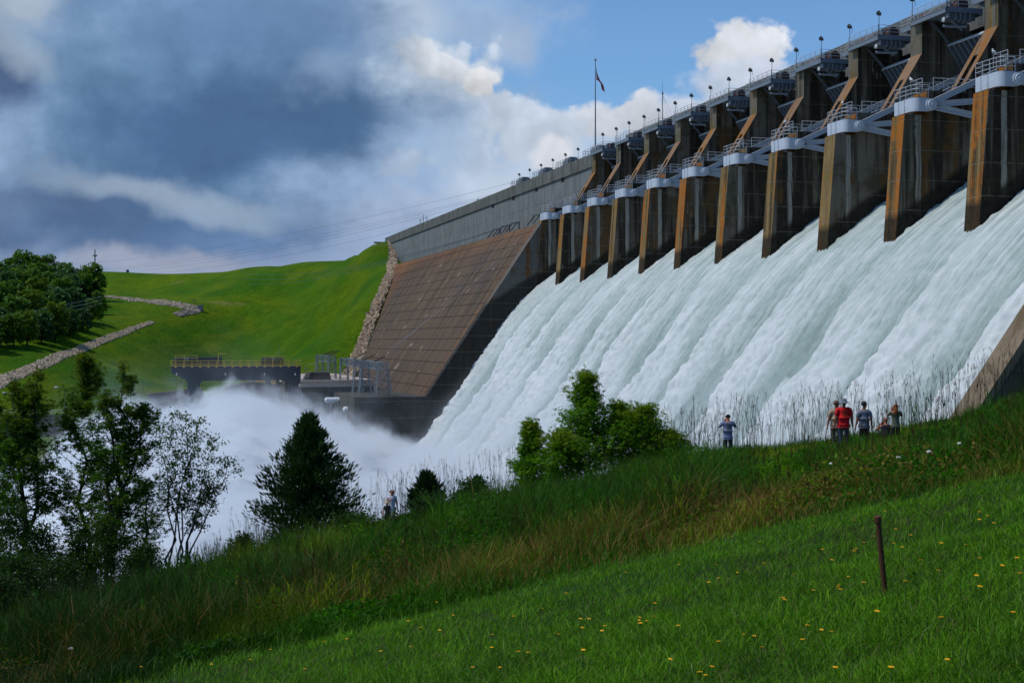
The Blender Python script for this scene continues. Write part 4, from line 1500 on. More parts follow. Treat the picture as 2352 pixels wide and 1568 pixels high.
s1, p1 = saw(0.12, 0.75, 0.26, 71)
s2, p2 = saw(0.58, 0.55, 0.34, 75)
s3, p3 = saw(0.36, 0.35, 0.40, 79)
sheet = 1.75 * s1 + 0.55 * s2 + 0.15 * s3
disp = 0.45 * big * (0.3 + 0.7 * down) + 0.36 * mid * rough + 0.20 * small * rough * (1 - 0.5 * np.clip((TT - 38) / 20, 0, 1)) + 0.10 * ropes + 0.1
disp += sheet * down * (0.75 + 0.5 * big + 0.25 * lobe) + 0.30 * lobe * rough * (0.5 + 0.5 * down)
disp += edge * 0.35 * (1 - down) * (0.5 + small)
disp -= 1.15 * down
disp *= np.clip((TT - 1.0) / 4.0, 0.1, 1)
on_pier = (ph < 0.165) & (TT < nose_t)
disp = np.where(on_pier, -0.2, disp)
ptb = np.clip((TT - sl[-1] + 14) / 14, 0, 1)
disp += ptb * 0.6 * (0.6 + 0.8 * mid)
WX = q_s[:, None] + nq[:, None] * disp
WZ = z_s[:, None] + nzz[:, None] * disp
gap = np.minimum(np.minimum(np.where(p1 > 0, p1, 1), 1), 1)
foam = 0.60 + 0.18 * mid + 0.20 * big + 0.12 * small + 0.10 * lobe
foam += down * (0.38 * s1 + 0.12 * s2 - 0.12)
foam -= down * 0.55 * np.exp(-(p1 / 0.20) ** 2) * (0.7 + 0.8 * np.clip(big + 0.3, 0, 1))
foam -= down * 0.12 * np.exp(-(p2 / 0.18) ** 2)
foam += 0.45 * ropes * (1 - down) - 0.26 * (1 - down) + 0.10 * ropes + ptb * 0.3
px3 = -SS * ST + WX * CT
py3 = SS * CT + WX * ST
wm = fast_mesh('spillway_water', np.stack([px3.ravel(), py3.ravel(), WZ.ravel()], 1), [grid_faces(NTT, NS)[:, ::-1]], M['white_water'], None, None, True,
               {'foam': np.clip(foam, 0, 1).ravel(), 'flow': TT.ravel()})
tag(wm, 'white water thundering down the wide spillway chute', 'water', None, 'structure')

# ================================================================== SPRAY at the foot
def ridge_top(px):
    """height in the view of the spray's crest line at each bearing"""
    xs = [-200, 20, 60, 110, 160, 220, 300, 360, 430, 480, 520, 560, 600, 650, 700, 760, 830, 900, 960, 1020, 1100, 1200, 1350]
    ys = [1250, 1180, 1110, 1040, 985, 945, 922, 915, 905, 890, 878, 882, 895, 912, 930, 950, 978, 1003, 1016, 1026, 1044, 1070, 1130]
    return np.interp(px, xs, ys)


YR = 205.0


def ridge_z(X):
    return (784 - ridge_top(1176 + X / YR * F)) / F * YR


def top_surface(X, Y, drop):
    """spray top above the river at a place in plan: highest along a band, dying away towards the near bank and the powerhouse"""
    rz = ridge_z(X * YR / np.clip(Y, 150, 260))
    f = np.where(Y > YR, np.clip(1 - (Y - YR) / 40.0, 0, 1) ** 0.6, np.clip(1 - (YR - Y) / 110.0, 0, 1) ** 0.85)
    return -26 + (rz + 26 - drop) * f


cx_ = np.arange(-78, 13, 0.7)
cy_ = np.arange(98, 243, 0.9)
CX, CY = np.meshgrid(cx_, cy_)
CZ = top_surface(CX, CY, 2.6) + 1.4 * fbm(CX / 11, CY / 14, 4, 21, 0.5, True) + 0.7 * fbm(CX / 4, CY / 4, 3, 22, 0.5, True)
CZ = np.maximum(CZ, -26.3)
core = fast_mesh('spray', np.stack([CX.ravel(), CY.ravel(), CZ.ravel()], 1), [grid_faces(len(cy_), len(cx_))], M['spray_core'], None, None, True)
tag(core, 'boiling white spray cloud at the foot of the spillway', 'spray', None, 'stuff')

# soft drifting mist round the heart: a real volume with density by place
m = bpy.data.materials.new('mist')
m.use_nodes = True
t = NT(m.node_tree)
pos = t.n('ShaderNodeNewGeometry').outputs['Position']
X_, Y_, Z_ = t.sep(pos)
bear = t.m('DIVIDE', X_, Y_)                      # bearing from the near bank
fc_ = t.n('ShaderNodeFloatCurve')
cv = fc_.mapping.curves[0]
B0, B1, ZB0, ZB1 = -0.42, 0.06, -26.0, 0.0
xs = [-200, 20, 60, 110, 160, 220, 300, 360, 430, 480, 520, 560, 600, 650, 700, 760, 830, 900, 960, 1020, 1100, 1200, 1350]
pts = []
for px in xs:
    bx = (px - 1176) / F
    pts.append(((bx - B0) / (B1 - B0), (((784 - float(ridge_top(px))) / F * YR) - ZB0) / (ZB1 - ZB0)))
pts = [p for p in pts if 0 < p[0] < 1]
cv.points[0].location = (0, max(0.0, pts[0][1] - 0.1))
cv.points[1].location = (1, pts[-1][1])
for p in pts:
    cv.points.new(*p)
fc_.mapping.update()
t.put(fc_.inputs['Value'], t.m('DIVIDE', t.m('SUBTRACT', bear, B0), B1 - B0))
rz_ = t.m('ADD', ZB0, t.m('MULTIPLY', fc_.outputs[0], ZB1 - ZB0))
far = t.m('POWER', t.rng(Y_, YR, YR + 40.0, 1.0, 0.0, False), 0.6)
near = t.m('POWER', t.rng(Y_, YR, YR - 110.0, 1.0, 0.0, False), 0.85)
fall = t.m('MULTIPLY', far, near)
topz = t.m('ADD', -26.0, t.m('MULTIPLY', t.m('ADD', rz_, 26.0), fall))
n1 = t.noise(pos, 0.16, 5, 0.6, 0.6)
n2 = t.noise(pos, 0.06, 3, 0.5, 0.3)
hgt = t.m('SUBTRACT', t.m('ADD', topz, t.m('ADD', t.m('MULTIPLY', t.m('SUBTRACT', n1, 0.47), 16.0), t.m('MULTIPLY', t.m('SUBTRACT', n2, 0.5), 4.0))), Z_)
den = t.rng(hgt, -0.2, 2.6, 0.0, 0.42)
thin = t.m('MULTIPLY', t.rng(hgt, -9.0, 0.0, 0.0, 0.0045), t.rng(n1, 0.46, 0.62))
dn = t.m('MULTIPLY', t.m('ADD', den, thin), t.rng(fall, 0.02, 0.2))
# spray hanging close over the lower chute
qv = t.m('ADD', t.m('MULTIPLY', X_, CT), t.m('MULTIPLY', Y_, ST))
sv_ = t.m('SUBTRACT', t.m('MULTIPLY', Y_, CT), t.m('MULTIPLY', X_, ST))
over = t.m('SUBTRACT', Z_, t.m('ADD', -12.2, t.m('MULTIPLY', t.m('SUBTRACT', qv, 56.8), 1.385)))
sheet_ = t.m('MULTIPLY', t.rng(over, 10.0, 1.0, 0.0, 0.11), t.rng(Z_, 1.0, -20.0, 0.0, 1.0))
sheet_ = t.m('MULTIPLY', sheet_, t.m('MULTIPLY', t.rng(n1, 0.30, 0.66, 0.25, 1.0), t.rng(sv_, 250.0, 235.0)))
dn = t.m('ADD', dn, sheet_)
pv = t.n('ShaderNodeVolumePrincipled')
pv.inputs['Color'].default_value = (0.86, 0.89, 0.92, 1)
pv.inputs['Anisotropy'].default_value = 0.1
t.put(pv.inputs['Density'], dn)
t.t.links.new(pv.outputs[0], t.n('ShaderNodeOutputMaterial').inputs['Volume'])
M['mist'] = m
b = MB()
b.box(-82, 44, 96, 262, -26.2, 4.0)
mist = b.build('mist', m)
tag(mist, 'drifting pale mist above the spray', 'mist', None, 'stuff')

# ================================================================== POWERHOUSE YARD beside the spillway
def qz(px, py, s):
    return ray_q(px, py, s)


# powerhouse end: dark wall under a banded flat roof
ph_ = dam_thing('powerhouse', 'low dark powerhouse with pale banded flat roof beyond the lattice towers', 'building', 290, 32, -20)
sh = (-290, 32, -20)
b = MB()
b.prism([(33.4, -20), (33.4, -9.2), (48, -9.2), (48, -20)][::-1], -345, -289)
b.build('wall', M['powerhouse'], ph_, shift=sh)
b = MB()
b.prism([(33.0, -9.2), (33.0, -8.5), (48.6, -8.5), (48.6, -9.2)][::-1], -346, -288.4)
b.prism([(33.6, -8.5), (33.6, -8.2), (48, -8.2), (48, -8.5)][::-1], -345, -289.2)
b.prism([(33.3, -8.2), (33.3, -7.8), (48.2, -7.8), (48.2, -8.2)][::-1], -345.4, -288.9)
b.build('roof', M['roof'], ph_, shift=sh)
b = MB()
b.prism([(34.5, -7.8), (35.4, -6.3), (39.2, -6.3), (39.6, -7.8)], -297, -290)
b.build('roof_hatch', M['powerhouse'], ph_, shift=sh)
for k in range(3):
    b = MB()
    b.box(-288.98, -288.9, 33.0 + k * 3.2, 34.8 + k * 3.2, -17.5, -13.2)
    b.build('door', M['black'], ph_, shift=sh)

# lower yard walls and decks stepping down to the spray
yw = dam_thing('yard_wall', 'low concrete yard wall in the mist below the lattice towers', 'wall', 276, 34, -20)
b = MB()
b.prism([(31.5, -30), (31.5, -15.2), (31.9, -14.2), (36.0, -15.4), (36.0, -30)][::-1], -278, -277.4)
b.box(-289, -277.4, 30.9, 31.5, -30, -13.9)
b.build('wall', M['training'], yw, shift=(-276, 34, -20))
b = MB()
b.box(-289, -263, 31.5, 39.88, -30, -16.4)
b.build('deck', M['training'], yw, shift=(-276, 34, -20))


def tank(px0, px1, py, s, r, lab):
    q0, z0 = qz(px0, py, s)
    q1, z1 = qz(px1, py, s)
    t_ = dam_thing('storage_tank', lab, 'tank', s, (q0 + q1) / 2, z0 - r - 0.5, 'white tanks in the yard')
    b_ = MB()
    L_ = abs(q1 - q0) / 2
    b_.lathe([(0.1, -L_ - 0.25), (r * 0.7, -L_ - 0.15), (r, -L_ + 0.1), (r, L_ - 0.1), (r * 0.7, L_ + 0.15), (0.1, L_ + 0.25)], (0, 0, r + 0.5), 18, 'y')
    b_.build('shell', M['white_tank'], t_, smooth=False)
    for k in (-0.6, 0.0, 0.6):
        c_ = MB()
        c_.box(-r * 0.9, r * 0.9, L_ * k - 0.12, L_ * k + 0.12, -1.6, 0.9)
        c_.build('saddle', M['galv'], t_)
    c_ = MB()
    rail_run(c_, [(r + 0.2, -L_ - 1, -0.6), (r + 0.2, L_ + 1, -0.6)], 1.1, 0.035)
    c_.build('railing', M['rail_steel'], t_)


tank(748, 806, 918.5, 281, 0.55, 'longer white horizontal tank at the feet of the lattice towers')
tank(790, 816, 940.5, 270, 0.6, 'shorter white horizontal tank beside the dark training wall')

# lattice towers of the switchyard
def lattice(px, pyt, s, half_top, half_bot, zb, lab):
    q, zt = qz(px, pyt, s)
    t_ = dam_thing('lattice_tower', lab, 'tower', s, q, zb, 'lattice towers of the switchyard')
    h = zt - zb
    b_ = MB()
    cor = [(-1, -1), (1, -1), (1, 1), (-1, 1)]
    hc = h - 1.35

    def hw(z):
        return half_bot + (half_top - half_bot) * min(z / hc, 1.0)
    for cx, cy in cor:
        b_.bar((cx * half_bot, cy * half_bot, 0), (cx * half_top, cy * half_top, hc), 0.12, 0.12)
        b_.bar((cx * half_top, cy * half_top, hc), (cx * half_top, cy * half_top, h), 0.11, 0.11)
    b_.build('leg', M['galv'], t_)
    b_ = MB()
    lev = [0.5 + (hc - 0.5) * k / 4 for k in range(5)] + [h]
    for z0, z1 in zip(lev[:-1], lev[1:]):
        a0, a1 = hw(z0), hw(z1)
        for k in range(4):
            c0, c1 = cor[k], cor[(k + 1) % 4]
            b_.bar((c0[0] * a0, c0[1] * a0, z0), (c1[0] * a1, c1[1] * a1, z1), 0.06, 0.06)
            b_.bar((c1[0] * a0, c1[1] * a0, z0), (c0[0] * a1, c0[1] * a1, z1), 0.06, 0.06)
            b_.bar((c0[0] * a1, c0[1] * a1, z1), (c1[0] * a1, c1[1] * a1, z1), 0.09, 0.09)
    b_.build('bracing', M['galv'], t_)
    return t_, q, zt


tw = []
for k, (px, pyt, s, zb) in enumerate(((734, 815, 305, -16.4), (762, 817, 297, -16.4), (790, 822, 290, -16.4), (822, 826, 279, -13.4), (838, 829, 274, -10.3), (879, 833, 265, -10.3))):
    tw.append((s,) + lattice(px, pyt, s, 0.72 if k != 5 else 0.95, 1.25 if k != 5 else 1.5, zb, 'galvanised lattice tower in the switchyard, ' + ('leftmost of six', 'second of six from the left', 'third of six from the left', 'fourth of six from the left', 'fifth of six from the left', 'rightmost of six, clear against the brown sloping face')[k])[1:])


def lattice_beam(a, c, lab):
    t_ = dam_thing('lattice_beam', lab, 'beam', a[0], a[1], a[2], 'lattice beams between the towers')
    p0, p1 = Vector((0, 0, 0)), Vector((-(c[0] - a[0]), c[1] - a[1], c[2] - a[2]))
    b_ = MB()
    d = (p1 - p0)
    sd_ = Vector((-d.y, d.x, 0)).normalized() * 0.55
    up = Vector((0, 0, -1.25))
    nseg = max(3, int(d.length / 1.4))
    for s_ in (-1, 1):
        for u_ in (0, 1):
            b_.bar(p0 + sd_ * s_ + up * u_, p1 + sd_ * s_ + up * u_, 0.13, 0.13)
        for k in range(nseg):
            e0, e1 = p0.lerp(p1, k / nseg), p0.lerp(p1, (k + 1) / nseg)
            b_.bar(e0 + sd_ * s_, e1 + sd_ * s_ + up, 0.07, 0.07)
            b_.bar(e0 + sd_ * s_ + up, e0 + sd_ * s_, 0.08, 0.08)
    b_.build('truss', M['galv'], t_)
    for k in range(3):
        i_ = MB()
        c0 = p0.lerp(p1, 0.25 + 0.27 * k)
        c1 = c0 + Vector((-0.6, 2.3, 1.1))
        i_.tube(c0, c1, 0.04, 0.04, 5)
        for j in range(9):
            cc = c0.lerp(c1, (j + 0.6) / 9.5)
            dd = (c1 - c0).normalized() * 0.05
            i_.tube(cc - dd, cc + dd, 0.17, 0.09, 8)
        i_.build('insulator', M['insul'], t_)


lattice_beam((tw[0][0], tw[0][1], tw[0][2]), (tw[1][0], tw[1][1], tw[1][2]), 'short lattice beam joining the two leftmost towers')
lattice_beam((tw[2][0], tw[2][1], tw[2][2]), (tw[5][0], tw[5][1], tw[5][2]), 'long lattice beam running from the third tower to the rightmost one')

# ================================================================== GANTRY CRANE
GS = 292.0
gq0, gz0 = qz(393, 838, GS)
gq1, _ = qz(688, 838, GS)
gc = dam_thing('gantry_crane', 'dark blue gantry crane with yellow railings standing in the mist', 'crane', GS, (gq0 + gq1) / 2, -16)
sh = (-GS, (gq0 + gq1) / 2, -16)


def gp(px, py):
    return qz(px, py, GS)


b = MB()
out = [gp(393, 840), gp(688, 840), gp(688, 872), gp(652, 872), gp(466, 873), gp(458, 880), gp(431, 880), gp(426, 872), gp(412, 864), gp(393, 858)]
b.prism(out[::-1], -GS - 2.0, -GS + 2.0)
b.build('main_girder', M['crane_blue'], gc, shift=sh)
for poly in ([gp(431, 879.9), gp(458, 879.9), gp(459, 900), (gp(459, 900)[0], -18.0), (gp(430, 900)[0], -18.0), gp(430, 900)],
             [gp(651, 871.9), gp(688, 871.9), (gp(688, 900)[0], -18.0), (gp(668, 900)[0], -18.0), gp(662, 882)]):
    b = MB()
    b.prism(poly[::-1], -GS - 1.7, -GS + 1.7)
    b.build('leg', M['crane_blue'], gc, shift=sh)
r = MB()
for x in (-GS - 1.95, -GS + 1.95):
    q0, z0 = gp(393, 840)
    q1, z1 = gp(688, 840)
    for pz in (828, 834, 839):
        zz = gp(500, pz)[1]
        r.bar((x, q0 - 0.1, zz), (x, q1 + 0.3, zz), 0.09, 0.10 if pz < 839 else 0.2)
    for k in range(16):
        qk = q0 + (q1 - q0) * (k + 0.5) / 16
        r.bar((x, qk, gp(500, 828)[1]), (x, qk, gp(500, 842)[1]), 0.09, 0.09, (0, 1, 0))
        r.box(x - 0.1, x + 0.12, qk - 0.22, qk + 0.22, gp(500, 843)[1], gp(500, 840)[1])
for q_ in (gp(393, 840)[0] - 0.1, gp(688, 840)[0] + 0.2):
    for pz in (828, 834):
        zz = gp(500, pz)[1]
        r.bar((-GS - 1.95, q_, zz), (-GS + 1.95, q_, zz), 0.08, 0.08)
r.build('railing', M['yellow'], gc, shift=sh)


def cab(pxa, pxb, pyt, rails, plain, name):
    qa, zt = gp(pxa, pyt)
    qb, _z = gp(pxb, pyt)
    zb = gp(pxa, 839.9)[1]
    b_ = MB()
    hr = (zt - zb) / 2
    qe = qb if plain is None else gp(plain, pyt)[0]
    b_.lathe([(hr * 0.5, qa - 0.45), (hr, qa - 0.1), (hr, qa + 0.6), (hr, qe - 0.3), (hr * 0.8, qe)], (-GS, 0, zb + hr), 16, 'y')
    b_.box(-GS - 1.2, -GS + 1.2, qa + 0.3, qe - 0.2, zb, zb + hr * 1.3)
    if plain is not None:
        b_.box(-GS - 1.5, -GS + 1.5, qe - 0.1, qb, zb, zt)
    cb = b_.build(name, M['black'], gc, shift=sh)
    y_ = MB()
    zr = gp(pxa, pyt - 4)[1]
    ra, rb = rails
    q0_, q1_ = gp(ra, 820)[0], gp(rb, 820)[0]
    for x in (-GS - 1.35, -GS + 1.35):
        y_.bar((x, q0_, zr), (x, q1_, zr), 0.07, 0.07)
        y_.bar((x, q0_, zr - 0.5), (x, q1_, zr - 0.5), 0.06, 0.06)
        for f_ in (0, 0.4, 1):
            qk = q0_ + (q1_ - q0_) * f_
            y_.bar((x, qk, zb), (x, qk, zr), 0.08, 0.08, (0, 1, 0))
    y_.build('cab_rail', M['yellow'], cb, shift=sh)
    l_ = MB()
    l_.box(-GS - 1.25, -GS + 1.25, qa + (qe - qa) * 0.42, qa + (qe - qa) * 0.56, zb + hr * 1.3, zt - 0.02)
    l_.build('panel', M['galv'], cb, shift=sh)


cab(403, 509, 820, (403, 452), 456, 'machinery_house')
cab(604, 652, 821, (607, 650), None, 'hoist_house')
b = MB()
q_, z_ = gp(640, 838)
b.tube((-GS, q_, z_), (-GS, q_, gp(640, 793)[1]), 0.06, 0.03, 6)
b.build('antenna', M['galv'], gc, shift=sh)
b = MB()
q_, z_ = gp(500, 838)
b.bar((-GS + 1.9, q_, z_), (-GS + 1.9, q_, gp(500, 812)[1]), 0.1, 0.1, (0, 1, 0))
b.bar((-GS + 1.9, q_ - 0.1, gp(500, 812)[1]), (-GS + 1.9, q_ + 1.5, gp(500, 812)[1]), 0.1, 0.1)
b.build('davit', M['yellow'], gc, shift=sh)
for px in (405, 516, 605, 675):
    b = MB()
    q_, z_ = gp(px, 858)
    b.tube((-GS + 2.05, q_, z_ + 0.3), (-GS + 2.2, q_, z_), 0.04, 0.04, 5)
    b.ball((-GS + 2.25, q_, z_ - 0.1), 0.17, 8)
    b.build('lamp', M['lamp_glass'], gc, shift=sh)
b = MB()
q_, z_ = gp(600, 873)
b.box(-GS - 1, -GS + 1, q_ - 1.2, q_ + 0.8, z_ - 0.4, z_ + 0.1)
b.lathe([(0.2, -0.3), (0.55, -0.2), (0.55, 0.2), (0.2, 0.3)], (-GS, gp(628, 876)[0], gp(628, 876)[1]), 12, 'x')
b.build('hook_block', M['yellow'], gc, shift=sh)

# walls seen under the crane
dw = dam_thing('draft_tube_wall', 'dark sloping-topped concrete wall under the gantry crane', 'wall', 305, 25, -26)
b = MB()
b.prism([gp(530, 892), gp(560, 885), gp(655, 868), (gp(655, 868)[0], -26), (gp(530, 892)[0], -26)][::-1], -310, -304)
b.build('wall', M['powerhouse'], dw, shift=(-305, 25, -26))
b = MB()
b.prism([qz(651, 871, 300), qz(661, 874, 300), qz(672, 930, 300), (qz(672, 930, 300)[0], -26), (qz(651, 900, 300)[0], -26)][::-1], -303.9, -297)
b.build('buttress', M['training'], dw, shift=(-305, 25, -26))
pw = dam_thing('tailrace_wall', 'dark low tailrace wall left of the gantry crane leg', 'wall', 300, 2, -26)
b = MB()
b.prism([qz(340, 905, 300), qz(430, 894, 300), qz(465, 892, 300), (qz(465, 892, 300)[0], -26), (qz(340, 905, 300)[0], -26)][::-1], -303, -299)
b.build('wall', M['powerhouse'], pw, shift=(-300, 2, -26))

# far-left bank: concrete wall, railing and lamp posts half hidden by trees
bw = thing('river_wall', 'grey concrete river wall behind the left trees', 'wall', P(90, 960, 330), 0.0)
o0 = P(90, 960, 330)
b = MB()
a0, a1 = P(-40, 952, 330), P(150, 952, 330)
b.box(a0.x - o0.x, a1.x - o0.x, -1, 1, -12, 0.8)
b.build('wall', M['training'], bw)
b = MB()
for k in range(5):
    b.box(a1.x - o0.x - 14, a1.x - o0.x + 2, -3 - k, -2 - k, -7.0 - 1.0 * k, -1.5 - 1.0 * k)
b.build('step', M['training'], bw)
b = MB()
rail_run(b, [(a0.x - o0.x, 0, 0.8), (a1.x - o0.x, 0, 0.8)], 1.1, 0.05, True, 2, 3)
b.build('railing', M['rail_steel'], bw)


def post_lamp(px, py_top, Y, zb, lab):
    p = P(px, py_top, Y)
    t_ = thing('street_lamp', lab, 'lamp', (p.x, p.y, zb), 0, 'lamp posts on the far bank')
    h = p.z - zb
    b_ = MB()
    b_.tube((0, 0, 0), (0, 0, h), 0.16, 0.10, 8)
    b_.path([(0, 0, h), (-1.1, 0, h + 0.25), (-1.9, 0, h + 0.3)], 0.06, 6)
    b_.build('pole', M['galv'], t_)
    b_ = MB()
    b_.lathe([(0.05, -0.55), (0.24, -0.4), (0.26, 0.2), (0.1, 0.45)], (-2.2, 0, h + 0.28), 10, 'x')
    b_.build('lamp_head', M['white_steel'], t_)


post_lamp(31, 905, 345, -22, 'grey lamp post behind the leftmost tree')
post_lamp(150, 892, 345, -22, 'grey lamp post with pale head between the two left trees')
post_lamp(238, 885, 330, -22, 'grey lamp post behind the forked tree')

# chain-link fence along the toe of the embankment
def fence(pts, lab):
    p3 = [hill_hit(px, py, 300, 700) for px, py in pts]
    t_ = thing('chain_link_fence', lab, 'fence', p3[0])
    b_ = MB()
    w_ = MB()
    for a_, c_ in zip(p3[:-1], p3[1:]):
        n_ = max(2, int((c_ - a_).length / 6))
        for k in range(n_ + 1):
            q_ = a_.lerp(c_, k / n_) - p3[0]
            b_.tube(q_ - Vector((0, 0, 0.4)), q_ + Vector((0, 0, 2.6)), 0.07, 0.07, 5)
        for z in (2.55, 1.3, 0.1):
            w_.tube(a_ - p3[0] + Vector((0, 0, z)), c_ - p3[0] + Vector((0, 0, z)), 0.045, 0.045, 4)
    b_.build('post', M['galv'], t_)
    w_.build('wire', M['galv'], t_)


fence([(240, 912), (330, 897), (430, 882), (560, 874), (660, 868)], 'grey chain-link fence along the toe of the slope behind the crane')
fence([(700, 862), (760, 852), (808, 850)], 'grey chain-link fence on the grass behind the lattice towers')

# ================================================================== POLES AND OVERHEAD LINES
rp = hill_hit(218, 632)
rp = Vector((P(218, 630, 765).x, 765, 36.0))
pt_ = thing('power_pole', 'grey steel power pole standing on the embankment ridge', 'utility pole', rp)
b = MB()
hp = P(218, 573, 765).z - rp.z
b.tube((0, 0, 0), (0, 0, hp), 0.42, 0.30, 10)
b.build('pole', M['galv'], pt_)
b = MB()
b.lathe([(0.5, -0.5), (1.3, -0.2), (1.3, 0.2), (0.5, 0.5)], (0, 0, hp - 3.2), 10)
b.build('insulator', M['galv'], pt_)

up = hill_hit(205, 734)
ut = thing('utility_pole', 'dark wooden utility pole at the wood edge', 'utility pole', up)
b = MB()
hu = 8.6
b.tube((0, 0, -0.5), (0, 0, hu), 0.2, 0.16, 8)
b.build('pole', M['wood_pole'], ut)
b = MB()
b.bar((-1.2, 0, hu - 0.4), (1.2, 0, hu - 0.4), 0.16, 0.2)
b.build('crossarm', M['wood_pole'], ut)
bp = hill_hit(450, 711)
bt = thing('gauge_box', 'small grey gauge box and post at the end of the upper stone strip', 'utility box', bp)
b = MB()
b.tube((-0.9, 0, -0.4), (-0.9, 0, 4.4), 0.11, 0.11, 6)
b.tube((-0.3, 0, -0.4), (-0.3, 0, 4.0), 0.08, 0.08, 6)
b.bar((-2.0, 0, 4.2), (0.6, 0, 4.2), 0.12, 0.2)
b.build('post', M['wood_pole'], bt)
b = MB()
b.box(1.0, 3.0, -0.8, 0.8, -0.2, 1.7)
b.box(0.9, 3.1, -0.9, 0.9, 1.7, 1.85)
b.build('cabinet', M['galv'], bt, bevel=0.05)
sp = Vector((P(868, 556, 560).x, 560, 36.6))
st_t = thing('crest_sign', 'small flat sign on two posts at the top of the embankment beside the wall', 'sign', sp)
b = MB()
b.tube((-0.5, 0, -0.3), (-0.5, 0, 2.2), 0.10, 0.10, 6)
b.tube((0.9, 0, -0.3), (0.9, 0, 2.2), 0.08, 0.08, 6)
b.build('post', M['wood_pole'], st_t)
b = MB()
b.box(-1.6, 1.6, -0.1, 0.1, 2.0, 2.6)
b.build('board', M['wood_pole'], st_t)
mk = Vector((P(293, 627, 757).x, 757, 36.3))
b = MB()
b.box(-0.6, 0.6, -0.5, 0.5, -0.3, 1.6)
b.box(-0.7, 0.7, -0.6, 0.6, 1.6, 1.8)
o = b.build('marker_post', M['dark_steel'], None, loc=mk)
tag(o, 'tiny dark marker box on the ridge right of the power pole', 'marker')


def wire(p0, p1, sag, r, lab, mat='wire'):
    c_ = (p0 + p1) / 2
    pts = []
    for k in range(25):
        f_ = k / 24
        p = p0.lerp(p1, f_) - c_
        p.z -= sag * 4 * f_ * (1 - f_)
        pts.append(p)
    b_ = MB()
    b_.path(pts, r, 4)
    o_ = b_.build('overhead_wire', M[mat], None, loc=c_)
    tag(o_, lab, 'power line', 'overhead power lines')


sky_w = [((1215, 410, 440), (150, 607, 900), 'uppermost overhead wire sweeping across the storm cloud to the ridge'),
         ((1190, 432, 440), (160, 622, 900), 'second overhead wire from the top crossing the sky to the ridge'),
         ((1150, 445, 440), (200, 622, 880), 'third overhead wire from the top crossing the sky to the ridge'),
         ((1080, 470, 470), (170, 632, 860), 'fourth overhead wire from the top crossing the sky to the ridge'),
         ((1010, 505, 520), (230, 632, 820), 'lowest overhead wire meeting the grass skyline')]
for a_, c_, lab in sky_w:
    wire(P(*a_), P(*c_), 5.0, 0.03, lab)
for k in range(3):
    wire(BRK[k] + Vector((0, 0, 0)), P(560, 628 + 12 * k, 660), 4.0, 0.05, 'thin wire from the wall brackets running left over the embankment, ' + ('upper', 'middle', 'lower')[k] + ' of three')
for k in range(3):
    q0 = W(266 + 3 * k, 48, -1.6)
    wire(q0, BRK[k + 1], 1.5, 0.014, 'pale wire rising over the brown sloping face from the rightmost lattice tower, ' + ('left', 'middle', 'right')[k] + ' of three', 'wire_pale')
for k in range(3):
    wire(P(234, 681 + 8 * k, 545), P(-120, 742 + 10 * k, 420), 0.8, 0.05, 'pale wire crossing in front of the wood at the left edge, ' + ('top', 'middle', 'lowest')[k] + ' of three', 'wire_pale')

# ================================================================== NEAR BANK
def near_plane(X, Y):
    X, Y = np.asarray(X, float), np.asarray(Y, float)
    a = np.where(X > 0, 0.236 * X, 0.215 * X)
    return -1.7 + a - 0.095 * Y


def crest_y(X):
    X = np.asarray(X, float)
    return np.interp(X, [-40, -22, -12, -6, 0, 4, 10, 14, 18, 24, 40], [72, 70, 72, 74, 70, 64, 63, 60.5, 59, 58, 56])


# the brow of the bank, by bearing (tangent x 3267 + 1176) and the level it reaches there
BROW_X = [-200, 0, 220, 400, 560, 720, 880, 1000, 1180, 1350, 1520, 1672, 1800, 1938, 2057, 2200, 2352, 2600]
BROW_Y = [1420, 1398, 1372, 1325, 1285, 1252, 1198, 1174, 1146, 1116, 1070, 1040, 1030, 1013, 995, 966, 914, 830]


def bank_z(X, Y):
    X, Y = np.asarray(X, float), np.asarray(Y, float)
    pl = near_plane(X, Y)
    brg = np.clip(X / np.maximum(Y, 4.0) * F + 1176, -200, 2600)
    yc = crest_y(X)
    want = (784 - np.interp(brg, BROW_X, BROW_Y)) / F * yc
    xb = (brg - 1176) / F * yc
    delta = want - near_plane(xb, yc)
    w = np.clip((Y - 22) / np.maximum(yc - 22, 1), 0, 1)
    w = w * w * (3 - 2 * w)
    z = pl + delta * w + 0.10 * perlin(X / 4, Y / 4, 31) + 0.04 * perlin(X / 1.2, Y / 1.2, 32)
    d = Y - yc
    z = z - np.where(d > 0, d * 0.75, 0) * np.clip(d / 3, 0, 1)
    return np.maximum(z, -28.5)


gx = np.arange(-62, 62, 0.6)
gy = np.arange(-14, 112, 0.6)
GX, GY = np.meshgrid(gx, gy)
bk = fast_mesh('hillside', np.stack([GX.ravel(), GY.ravel(), bank_z(GX, GY).ravel()], 1), [grid_faces(len(gy), len(gx))], M['soil'], None, None, True)
tag(bk, 'near grassy hillside sloping down to the left', 'hillside', None, 'structure')


def lawn_edge(X):
    return np.interp(X, [-12, -5.2, -0.5, 3.4, 7.2, 12, 20], [17.5, 18.6, 20.8, 22.6, 20.6, 18.0, 17.5])


GRASS_SEED = np.random.default_rng(101)


